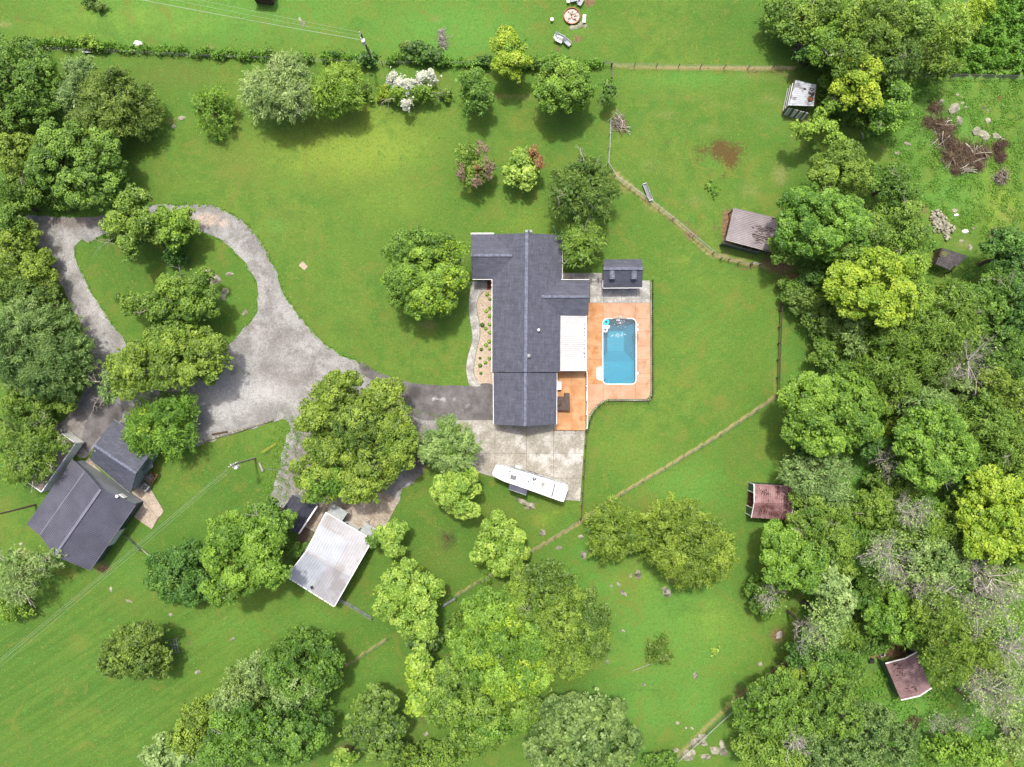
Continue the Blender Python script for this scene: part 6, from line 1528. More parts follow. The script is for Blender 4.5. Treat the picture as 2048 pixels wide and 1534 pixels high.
STYLE = {   # puff radius, leaf half length, leaf half width, axis stretch, upward bias, density
 'puff':  (.85, .125, .095, 1.0, .70, 1.3),
 'fine':  (.62, .110, .080, 1.0, .62, 1.35),
 'frond': (.70, .180, .048, 1.9, .55, 1.35),
 'big':   (.55, .165, .120, 1.0, .75, 1.0),
 'wisp':  (.70, .170, .045, 1.6, .35, .8),
 'thin':  (.80, .130, .080, 1.0, .55, .45),
}
DENS = 78.0
GROW = 1.12
def crown_geo(ells, H, style, rng, dens=1.0, skirt=.3):
    pr, la, lb, st, up, sd_ = STYLE[style]
    lobes = []
    for e in ells:
        cx, cy, rx, ry = e[:4]; rx *= GROW; ry *= GROW; hf = e[4] if len(e) > 4 else 1.0
        rz = min(min(rx, ry) * S * .85, .46 * H * hf); rz = max(rz, min(.5, H * .7)); zc = max(H * hf - rz, rz * .9)
        k = S * (1 - zc / CAM_H); Rx, Ry = rx * k, ry * k; c = P(cx, cy, zc); C0 = np.array([c.x, c.y, zc]); m = (Rx + Ry) / 2
        n = int(np.clip(m * 1.5 + 1, 3, 10))
        lobes.append((C0 + [0, 0, rz * .15], np.array([Rx * .56, Ry * .56, rz * .85])))
        ph = rng.uniform(0, 6.28)
        for i in range(n):
            an = ph + 6.283 * (i + rng.uniform(-.25, .25)) / n; d = rng.uniform(.48, .62); q = rng.uniform(.32, .48)
            lobes.append((C0 + [math.cos(an) * d * Rx, math.sin(an) * d * Ry, rz * rng.uniform(-.45, .12)], np.array([Rx * q, Ry * q, rz * rng.uniform(.38, .55)])))
    # puffs on lobe surfaces
    PC, PD, PR, PT = [], [], [], []
    for li, (c, R) in enumerate(lobes):
        pr_ = min(pr, R.min() * .6 + .08)
        area = 4 * math.pi * ((R[0] * R[1]) ** .8 + 2 * (R.mean() * R[2]) ** .8) / 3; n = max(4, int(area / (pr_ ** 2 * 2.0)))
        z = rng.uniform(-skirt, 1, n); an = rng.uniform(0, 6.283, n); s = np.sqrt(1 - z * z); d = np.stack([s * np.cos(an), s * np.sin(an), z], 1)
        r_ = pr_ * rng.uniform(.6, 1.2, n); pc = c + d * np.maximum(R - r_[:, None] * .65, R * .35)
        sp = (rng.random(n) < .16) & (z < .75); pc[sp] += d[sp] * rng.uniform(.25, .8, (sp.sum(), 1)) * [1, 1, .4]; r_[sp] *= .62
        ok = np.ones(n, bool)
        for lj, (c2, R2) in enumerate(lobes):
            if lj != li: ok &= (((pc - c2) / (R2 * .95)) ** 2).sum(1) > 1
        lt = rng.uniform(-.18, .18)
        PC.append(pc[ok]); PD.append(d[ok]); PR.append(r_[ok]); PT.append(np.clip(rng.normal(.38 + lt, .19, ok.sum()), 0, 1))
    PC = np.concatenate(PC); PD = np.concatenate(PD); PR = np.concatenate(PR); PT = np.concatenate(PT)
    area = sum(math.pi * e[2] * e[3] * S * S for e in ells)
    tot = area * DENS * sd_ * dens
    w = PR ** 2; cnt = np.maximum(6, (w / w.sum() * tot * .84)).astype(int)
    idx = np.repeat(np.arange(len(PC)), cnt); n = len(idx)
    d = rng.normal(size=(n, 3)); d += PD[idx] * .75 + np.array([0, 0, .45]); d /= np.linalg.norm(d, axis=1, keepdims=True)
    rad = rng.uniform(.35, 1, n) ** .45
    off = d * (PR[idx] * rad)[:, None]
    off[:, 2] *= .72
    axis = None
    if st > 1:
        ax = PD[idx].copy(); ax[:, 2] = ax[:, 2] * .3 - .15; ax += rng.normal(size=(n, 3)) * .22; ax /= np.linalg.norm(ax, axis=1, keepdims=True)
        al = (off * ax).sum(1, keepdims=True); off = off * .62 + ax * al * (st - .62); axis = ax + rng.normal(size=(n, 3)) * .45
    c = PC[idx] + off
    nrm = d * .55 + np.array([0, 0, up]) + rng.normal(size=(n, 3)) * .42
    sz = rng.uniform(.7, 1.35, n)
    v, q = leaves(c, nrm, la * sz, lb * sz, axis, rng)
    tint = np.clip(PT[idx] + rng.normal(0, .17, n), 0, 1)
    # inner leaves that close the crown
    n2 = int(tot * .16); li = rng.integers(0, len(lobes), n2); LC = np.array([l[0] for l in lobes]); LR = np.array([l[1] for l in lobes])
    d2 = rng.normal(size=(n2, 3)); d2 /= np.linalg.norm(d2, axis=1, keepdims=True)
    c2 = LC[li] + d2 * LR[li] * (rng.uniform(.2, .8, n2) ** .6)[:, None]
    v2, q2 = leaves(c2, rng.normal(size=(n2, 3)) * .5 + [0, 0, .8], np.full(n2, .26), np.full(n2, .2), None, rng)
    return np.concatenate([v, v2]), np.concatenate([q, q2 + len(v)]), np.concatenate([tint, np.clip(rng.normal(.2, .1, n2), 0, 1)]), lobes, PC

def branchy(mb, p0, d0, L, r0, depth, rng, droop=.05, spread=.55, kids=3):
    p = Vector(p0); d = Vector(d0).normalized(); pts = [p.copy()]; n = 3
    for i in range(n):
        d = (d + Vector((rng.gauss(0, .12), rng.gauss(0, .12), rng.gauss(0, .08) - droop * .3))).normalized(); p = p + d * L / n; pts.append(p.copy())
    mb.tube(pts, [r0, r0 * .85, r0 * .7, r0 * .5], 5 if r0 > .06 else 3, False)
    if depth <= 0: return
    for k in range(kids + (1 if rng.random() < .4 else 0)):
        t = rng.uniform(.35, 1.0); q = pts[min(n, int(t * n) + (1 if t > .9 else 0))]
        a = rng.uniform(0, 6.28); s = Vector((math.cos(a), math.sin(a), rng.uniform(-.15, .45)))
        nd = (d * (1 - spread) + s * spread).normalized()
        branchy(mb, q, nd, L * rng.uniform(.5, .75), r0 * .5, depth - 1, rng, droop, spread, kids)

def tree(label, ells, H, style='puff', col='mid', extra=(), bark='bark', name='tree', cat='tree', dens=1.0, bare=0, group=None, trunk=True, seed=None):
    H = H * (.74 if ells[0][0] < 460 and ells[0][1] < 1240 else (.85 if ells[0][0] > 1480 else .95))
    if 1500 < ells[0][0] < 1700 and ells[0][1] < 180: H *= .7
    seed = seed if seed is not None else int(ells[0][0] * 7 + ells[0][1] * 13 + H * 31) % 100000
    rng = np.random.default_rng(seed); r = random.Random(seed)
    v, q, t, lobes, PC = crown_geo(ells, H, style, rng, dens)
    w = np.array([l[1][0] * l[1][1] for l in lobes]); ctr = (np.array([l[0] for l in lobes]) * w[:, None]).sum(0) / w.sum()
    base = (float(ctr[0]) + r.uniform(-.4, .4), float(ctr[1]) + r.uniform(-.4, .4), 0)
    root = empty(name, base, label, cat, group)
    fast_mesh('crown', v, q, LEAF[col], root, base, t)
    for (e2, st2, col2, dn2) in extra:
        v, q, t, lb2, _ = crown_geo(e2, H, st2, rng, dn2); fast_mesh('foliage_patch', v, q, LEAF[col2], root, base, t)['kind'] = 'stuff'
    if trunk:
        mb = MB(); tr = max(.09, min(.45, .028 * H + .006 * math.sqrt(w.sum())))
        zf = H * .42; fork = Vector((base[0] + r.uniform(-.3, .3), base[1] + r.uniform(-.3, .3), zf))
        mb.tube([base, lerp(base, fork, .1) , lerp(base, fork, .5) + Vector((r.uniform(-.15, .15), r.uniform(-.15, .15), 0)), fork], [tr * 1.35, tr, tr * .9, tr * .75], 8)
        for c, R in lobes[:18]:
            tip = Vector(c) + Vector((0, 0, R[2] * .35)); s0 = lerp(lerp(base, fork, .7), fork, r.random())
            md = lerp(s0, tip, .5) + Vector((r.uniform(-.3, .3), r.uniform(-.3, .3), .1 * H * r.random()))
            mb.tube([s0, md, tip], [tr * .42, tr * .28, tr * .1], 5, False)
            for k in range(3):
                pc = PC[r.randrange(len(PC))]
                if (Vector(pc) - tip).length < max(R) * 1.6: mb.tube([lerp(md, tip, r.random()), pc], [tr * .13, .02], 4, False)
        mb.build('trunk', M[bark], root)
    if bare:
        mb = MB()
        for k in range(bare):
            l = lobes[r.randrange(len(lobes))]; c = Vector(l[0]) + Vector((r.gauss(0, .3) * l[1][0], r.gauss(0, .3) * l[1][1], l[1][2] * .75)); o = c - Vector((base[0], base[1], c.z)); o.z = .35 * max(.5, o.length)
            if o.length < .1: o = Vector((0, 0, 1))
            branchy(mb, c, o, r.uniform(1.2, 2.2), .05, 2, r, kids=2)
        mb.build('bare_branch', M['bark_pale'], root)['kind'] = 'stuff'
    return root

def bare_tree(label, px, py, R, H, mat='bark_dead', n=9, depth=3, seed=1, lean=None, group=None, twig=0):
    """leafless grey tree; (px,py) is where the crown shows"""
    r = random.Random(seed); c = P(px, py, H * .8); base = Vector((c.x, c.y, 0))
    root = empty('bare_tree', base, label, 'dead tree', group)
    mb = MB(); tr = .05 + .012 * H; top = Vector((c.x, c.y, H * .7)); mb.tube([base, lerp(base, top, .5) + Vector((r.uniform(-.2, .2), r.uniform(-.2, .2), 0)), top], [tr, tr * .8, tr * .5], 7); mb.build('trunk', M['bark'], root)
    mb = MB(); Rm = R * S
    for i in range(n):
        a = 6.283 * (i + r.uniform(-.3, .3)) / n; s0 = lerp(base, top, r.uniform(.6, 1.0)); branchy(mb, s0, (math.cos(a), math.sin(a), r.uniform(.25, .9)), Rm * r.uniform(.5, .8), tr * .38, depth, r, .0, .5, 3)
    mb.build('branches', M[mat], root)['kind'] = 'stuff'
    if twig: 
        rng = np.random.default_rng(seed); k = int(twig)
        d = rng.normal(size=(k, 3)); d /= np.linalg.norm(d, axis=1, keepdims=True); cc = np.array([c.x, c.y, H * .8]) + d * np.array([Rm, Rm, Rm * .6]) * rng.uniform(.3, 1, (k, 1)) ** .6
        v, q = leaves(cc, rng.normal(size=(k, 3)) + [0, 0, .6], np.full(k, .13), np.full(k, .07), None, rng); fast_mesh('sparse_foliage', v, q, LEAF['pale'], root, tuple(base), rng.uniform(0, 1, k))
    return root

T = tree
# ---- top left
T('large grey green tree at the left edge below the hedgerow', [(20,130,68,60),(70,170,45,70),(15,190,60,60)], 11, 'fine', 'mid', dens=.95)
T('dark olive tree at the left edge under the large grey green one', [(8,240,50,46)], 8, 'fine', 'olive')
T('pale leaning cedar beside the dark olive cedar at upper left', [(160,145,32,32),(143,190,30,36)], 9, 'frond', 'grey')
T('broad dark olive cedar at upper left', [(215,200,62,60),(255,215,58,52),(200,240,50,40),(225,160,24,24)], 10, 'frond', 'olive')
T('large bright tree with rounded clumps north of the gravel drive at left', [(150,300,62,58),(195,320,52,62),(105,330,48,52),(170,370,70,46),(110,280,40,34)], 13, 'puff', 'mid')
T('yellowish green tree at the left edge beside the large rounded one', [(38,315,50,48),(15,290,28,28)], 10, 'fine', 'warm')
T('yellow green tree hanging over the west end of the drive', [(30,385,48,42),(28,440,34,40)], 9, 'fine', 'warm', bare=2)
T('low dark bushes under the trees north of the west drive', [(90,400,44,18),(130,405,40,14)], 3, 'fine', 'mid', name='bush', cat='bush')
T('small bright feathery tree west of the big bushes', [(430,235,34,38),(405,210,26,26),(438,195,26,22)], 6, 'wisp', 'bright')
T('large pale feathery bush cluster below the hedgerow, left half', [(520,185,42,48),(570,150,44,40),(590,195,34,40),(545,205,36,32)], 8, 'frond', 'grey', bare=3)
T('bright green feathery tree joined to the right of the pale bush cluster', [(680,165,40,42),(650,190,36,34),(695,190,30,32)], 7, 'frond', 'bright')
T('small yellowish shrub left of the white blossom tree', [(735,186,13,18)], 1.6, 'fine', 'warm', name='shrub', cat='shrub')
T('yellow flowering shrub touching the white blossom tree', [(768,188,18,18)], 2.0, 'fine', 'flower', name='shrub', cat='shrub')
T('small yellow leaved shrub right of the white blossom tree', [(892,188,13,15)], 1.8, 'fine', 'warm', name='shrub', cat='shrub')
T('tree with white blossom and green undersides', [(840,185,36,20),(800,185,24,20)], 3.6, 'fine', 'bright', extra=[([(783,156,14,12),(800,170,16,14),(820,172,24,20),(850,158,26,16),(862,152,12,14),(812,208,10,11)], 'fine', 'white', 1.3)], bare=4)
T('mid green oval tree south of the hedgerow', [(945,165,34,32),(955,195,30,32)], 6.5, 'fine', 'mid')
T('bright yellow green tree on the hedgerow', [(1015,90,36,34),(1030,125,32,28),(1008,125,26,28)], 7, 'puff', 'yellow', extra=[([(1020,110,30,30)], 'puff', 'bright', .5)])
T('large round green tree near the top of the paddock fence', [(1128,150,48,44),(1110,185,40,40),(1150,180,38,42)], 8.5, 'puff', 'bright', extra=[([(1128,165,50,50)], 'fine', 'mid', .4)])
T('small dark oval tree on the paddock fence corner', [(1218,184,17,24)], 4.5, 'big', 'deep')
T('small tree with yellow leaves and brown dying twigs', [(935,310,24,26),(965,335,26,24),(945,350,22,22)], 5, 'fine', 'warm', extra=[([(962,296,16,14),(975,330,12,26),(922,345,8,16),(952,362,12,12)], 'wisp', 'twig', .6), ([(958,335,12,9)], 'fine', 'rust', .25)])
T('pale green small tree with an orange patch', [(1042,325,30,30),(1055,350,26,26),(1025,350,20,22)], 5, 'big', 'lime', extra=[([(1068,304,12,10),(1080,325,8,16)], 'fine', 'rust', .9)])
T('dark olive cedar with pale bare branches north of the house', [(1165,365,50,42),(1190,395,40,44),(1135,395,38,40),(1170,335,32,24)], 8.5, 'frond', 'olive', bare=5)
T('dark green feathery tree between the house and the pool house', [(1155,490,34,40),(1185,480,28,36),(1160,515,30,22)], 6.5, 'frond', 'mid', bare=4)
T('great round oak in front of the house', [(848,520,66,52),(876,556,58,54),(820,560,54,52),(855,592,54,46)], 9.5, 'puff', 'bright', extra=[([(815,500,48,40),(850,480,50,22),(800,560,30,50)], 'fine', 'mid', .8), ([(900,505,34,34),(905,560,30,36),(860,605,44,24)], 'puff', 'yellow', .28)], bare=7)
# ---- loop island
T('tall tree at the north side of the gravel loop', [(265,410,36,38),(235,450,36,36),(285,450,36,40),(262,490,26,28)], 11, 'puff', 'mid', bare=2)
T('dense bright tree next to the tall one on the gravel loop', [(330,440,34,32),(365,445,32,34),(345,470,34,26)], 9, 'puff', 'bright')
T('dark low tree under the dense bright tree on the gravel loop', [(348,502,28,26)], 5, 'fine', 'deep')
T('spreading warm green tree in the middle of the loop island', [(345,580,44,36),(405,580,34,42),(275,605,46,26),(390,615,40,26),(320,620,40,26)], 10, 'puff', 'warm', bare=2)
T('low dark bushes between the two loop island trees', [(330,640,36,24)], 5, 'fine', 'mid', name='bush', cat='bush')
T('great spreading tree at the south end of the loop island', [(350,690,58,48),(410,710,48,54),(270,745,56,46),(275,710,36,32),(340,735,50,44),(390,745,44,28)], 12, 'puff', 'warm', extra=[([(350,690,70,50)], 'fine', 'mid', .3)])
T('half bare pale tree over the west drive', [(225,755,28,34),(215,790,20,18)], 8, 'wisp', 'pale', bare=9, dens=.7)
T('bright yellow green cedar beside the shingled house', [(330,830,58,40),(290,865,44,44),(350,870,46,40),(365,815,32,26)], 8.5, 'frond', 'bright', extra=[([(300,860,40,40)], 'frond', 'yellow', .45)])
# ---- left edge
T('warm green tree west of the drive', [(35,480,44,36),(20,530,50,44),(75,540,36,44)], 8, 'fine', 'warm')
T('dark olive tree west of the drive, behind the great blue green tree', [(70,590,48,36),(20,580,40,34)], 8, 'fine', 'olive')
T('pale sparse tree above the great blue green tree at left', [(40,625,42,34)], 10, 'wisp', 'grey')
T('great blue green tree at the left edge', [(80,670,74,62),(130,710,56,64),(40,720,64,64),(100,750,66,40),(30,670,46,46)], 13, 'frond', 'blue', dens=1.05)
T('warm green bushy tree below the great blue green tree', [(90,800,56,42),(45,800,50,44),(120,780,36,30)], 7, 'fine', 'warm')
T('brownish thinning tree at the left edge above the white trailer', [(30,850,46,34),(80,850,34,20)], 6, 'thin', 'olive', bare=3)
T('pale drooping tree over the white box trailer', [(82,888,46,34),(40,935,44,40),(70,930,34,32),(30,890,40,34)], 10, 'wisp', 'mid', extra=[([(60,910,50,38)], 'wisp', 'pale', .6)], bare=8)
T('thin pale greyish tree at the left edge below the metal barn', [(45,1130,58,36),(30,1175,44,30),(95,1120,34,24)], 9, 'wisp', 'grey', bare=7, dens=.8)
T('bright green low tree at the left edge of the mown field', [(25,1215,38,24)], 5, 'fine', 'bright')
T('round olive tree alone in the mown field', [(262,1305,56,48),(300,1320,40,44),(225,1320,34,38),(290,1270,36,26)], 7.5, 'fine', 'olive', extra=[([(265,1305,60,50)], 'fine', 'mid', .35)])
T('dark bushy tree left of the bright tall tree', [(340,1150,46,50),(370,1120,40,40),(385,1175,40,34)], 7, 'fine', 'deep', extra=[([(350,1150,50,50)], 'fine', 'mid', .45)])
T('tall bright tree with rounded clumps left of the silver roof', [(470,1070,52,48),(440,1110,44,44),(520,1090,48,52),(480,1150,46,40),(540,1140,42,40),(440,1180,36,34)], 12, 'puff', 'bright', bare=2)
T('warm green tree top behind the charcoal shed', [(530,1025,34,30),(560,1050,30,34)], 9, 'puff', 'mid', bare=4)
T('green branch reaching over the silver roof', [(590,1098,30,20),(565,1090,26,26)], 4.2, 'fine', 'mid')
# ---- bottom left group
T('dense grey green round tree in the lower left group', [(610,1310,66,50),(600,1360,64,54),(650,1340,40,50),(560,1340,36,44)], 10, 'fine', 'mid', extra=[([(600,1370,60,46)], 'fine', 'grey', .6)])
T('pale olive cedar left of the dense grey green round tree', [(490,1375,46,44),(520,1340,34,32),(460,1400,34,26)], 9, 'frond', 'grey', extra=[([(490,1370,46,44)], 'frond', 'olive', .5)])
T('warm olive tree at the lower left group', [(400,1430,40,36),(375,1475,40,36),(430,1420,34,26)], 8, 'puff', 'warm')
T('dark tree in the gap of the lower left group', [(548,1420,34,34),(620,1440,44,30)], 7, 'fine', 'deep')
T('large mid green tree at the bottom of the lower left group', [(480,1450,56,46),(540,1490,56,44),(450,1500,56,40),(600,1480,50,44)], 11, 'puff', 'mid', extra=[([(490,1470,60,40)], 'puff', 'bright', .4)], bare=2)
T('pale blue green tree at the bottom edge of the lower left group', [(325,1510,46,34),(365,1505,34,30)], 7, 'big', 'grey')
T('glossy dark tree with dense round crown near the bottom', [(750,1415,44,44),(740,1460,50,44),(775,1470,38,40),(758,1500,38,24)], 9, 'big', 'magno', dens=1.15)
T('small pale tree left below the glossy dark tree', [(690,1515,26,20)], 5, 'big', 'lime')
T('low mid green bushes at the bottom right of the glossy dark tree', [(840,1515,50,30),(900,1510,50,30),(800,1520,36,26)], 5, 'fine', 'mid', name='bush', cat='bush')
# ---- centre bottom
T('light green tree with rounded clumps beside the galvanised gate', [(805,1170,42,40),(840,1190,44,46),(775,1205,34,40),(820,1235,44,44),(815,1130,14,20),(850,1255,24,34)], 9.5, 'puff', 'lime', dens=1.05, extra=[([(810,1190,60,55)], 'puff', 'yellow', .15)])
T('blue green small tree under the light green one', [(850,1285,32,26)], 6, 'big', 'blue')
T('narrow pale yellow tree left of the great bottom canopy', [(838,1325,24,34),(850,1360,26,28),(838,1405,24,30)], 9, 'big', 'lime', extra=[([(835,1340,22,40),(836,1410,20,24)], 'big', 'yellow', .5)])
T('large olive tree with fine foliage right of the great bottom canopy', [(1085,1180,66,46),(1130,1230,66,60),(1170,1260,48,60),(1100,1290,60,54),(1150,1320,40,44),(1055,1210,44,40)], 12, 'fine', 'warm', extra=[([(1090,1150,60,30),(1180,1230,40,50),(1190,1290,30,30)], 'fine', 'olive', .7)], bare=3)
T('great tree with yellow topped clumps in the bottom canopy', [(985,1225,56,40),(1010,1270,60,50),(950,1290,52,46),(1050,1340,52,48),(990,1340,56,46),(1070,1290,34,40)], 13, 'puff', 'bright', extra=[([(1000,1240,50,30),(960,1310,40,34),(1050,1345,48,44),(1005,1370,44,30)], 'puff', 'yellow', .55)])
T('large mid green tree at the lower left of the bottom canopy', [(920,1360,56,50),(900,1410,50,46),(970,1420,66,50),(960,1470,60,34),(1040,1420,50,44)], 11, 'puff', 'mid', extra=[([(980,1450,70,40)], 'puff', 'bright', .4)])
T('small dark bushes between the gate and the bottom canopy', [(925,1245,30,22),(905,1270,30,20)], 3.5, 'fine', 'mid', name='bush', cat='bush')
T('large blue green tree with pale leaves at the bottom', [(1130,1440,64,50),(1190,1460,66,54),(1110,1500,64,44),(1230,1500,52,46),(1170,1510,60,40),(1220,1430,40,34)], 12, 'big', 'blue', extra=[([(1170,1460,90,60)], 'big', 'grey', .3)], dens=1.1)
T('dark bush at the bottom edge right of the blue green tree', [(1325,1525,40,18)], 4, 'fine', 'mid', name='bush', cat='bush')
# ---- centre
GROW = 1.08
T('huge dark oak with pale limbs over the drive fork', [(665,790,48,44),(765,790,46,38),(635,835,48,40),(715,840,66,52),(790,860,44,48),(660,900,60,50),(740,930,64,56),(640,955,54,50),(720,975,46,34),(690,760,36,22),(800,905,34,40)], 9.5, 'puff', 'warm', extra=[([(715,850,90,80)], 'fine', 'olive', .45), ([(640,965,46,40)], 'puff', 'bright', .8), ([(800,885,40,50)], 'fine', 'mid', .6)], bare=10, dens=.9)
GROW = 1.12
T('pale cedar with bare branches beside the parking pad', [(895,880,50,34),(925,890,34,28),(870,900,34,30),(905,920,44,30)], 8, 'frond', 'pale', extra=[([(900,890,50,40)], 'frond', 'mid', .5)], bare=4)
T('pale rounded tree below the cedar by the parking pad', [(925,965,34,34),(900,990,36,34),(925,1010,34,28),(885,975,26,26)], 8.5, 'puff', 'lime', dens=1.05)
T('small bright tree at the east corner of the silver roof', [(775,1070,30,28),(785,1095,26,26),(800,1060,18,18)], 6, 'puff', 'lime', extra=[([(745,1082,14,14)], 'fine', 'mid', .9)])
T('light yellow green tree between the parking pad and the bottom canopy', [(1000,1060,36,34),(985,1095,36,38),(1025,1100,34,38),(1010,1130,34,24),(955,1115,20,14)], 7, 'puff', 'lime', extra=[([(1000,1090,46,46)], 'puff', 'bright', .35)])
bare_tree('small leafless brown bush on the lawn', 893, 1077, 24, 2.0, 'bark_brown', 12, 3, 4)
T('smaller round cedar in the pasture, the left of the pair', [(1225,1045,48,40),(1215,1080,40,38),(1255,1070,40,42)], 7, 'frond', 'warm', dens=1.1)
T('larger broad cedar in the pasture, the right of the pair', [(1350,1045,56,42),(1400,1090,66,56),(1340,1100,54,52),(1390,1135,56,40),(1430,1110,46,44)], 9, 'frond', 'warm', extra=[([(1385,1095,80,70)], 'frond', 'olive', .35)], dens=1.1)
T('round clump of tall grass in the pasture', [(1320,1303,27,29)], 2.2, 'wisp', 'olive', name='grass_clump', cat='grass clump', trunk=False)
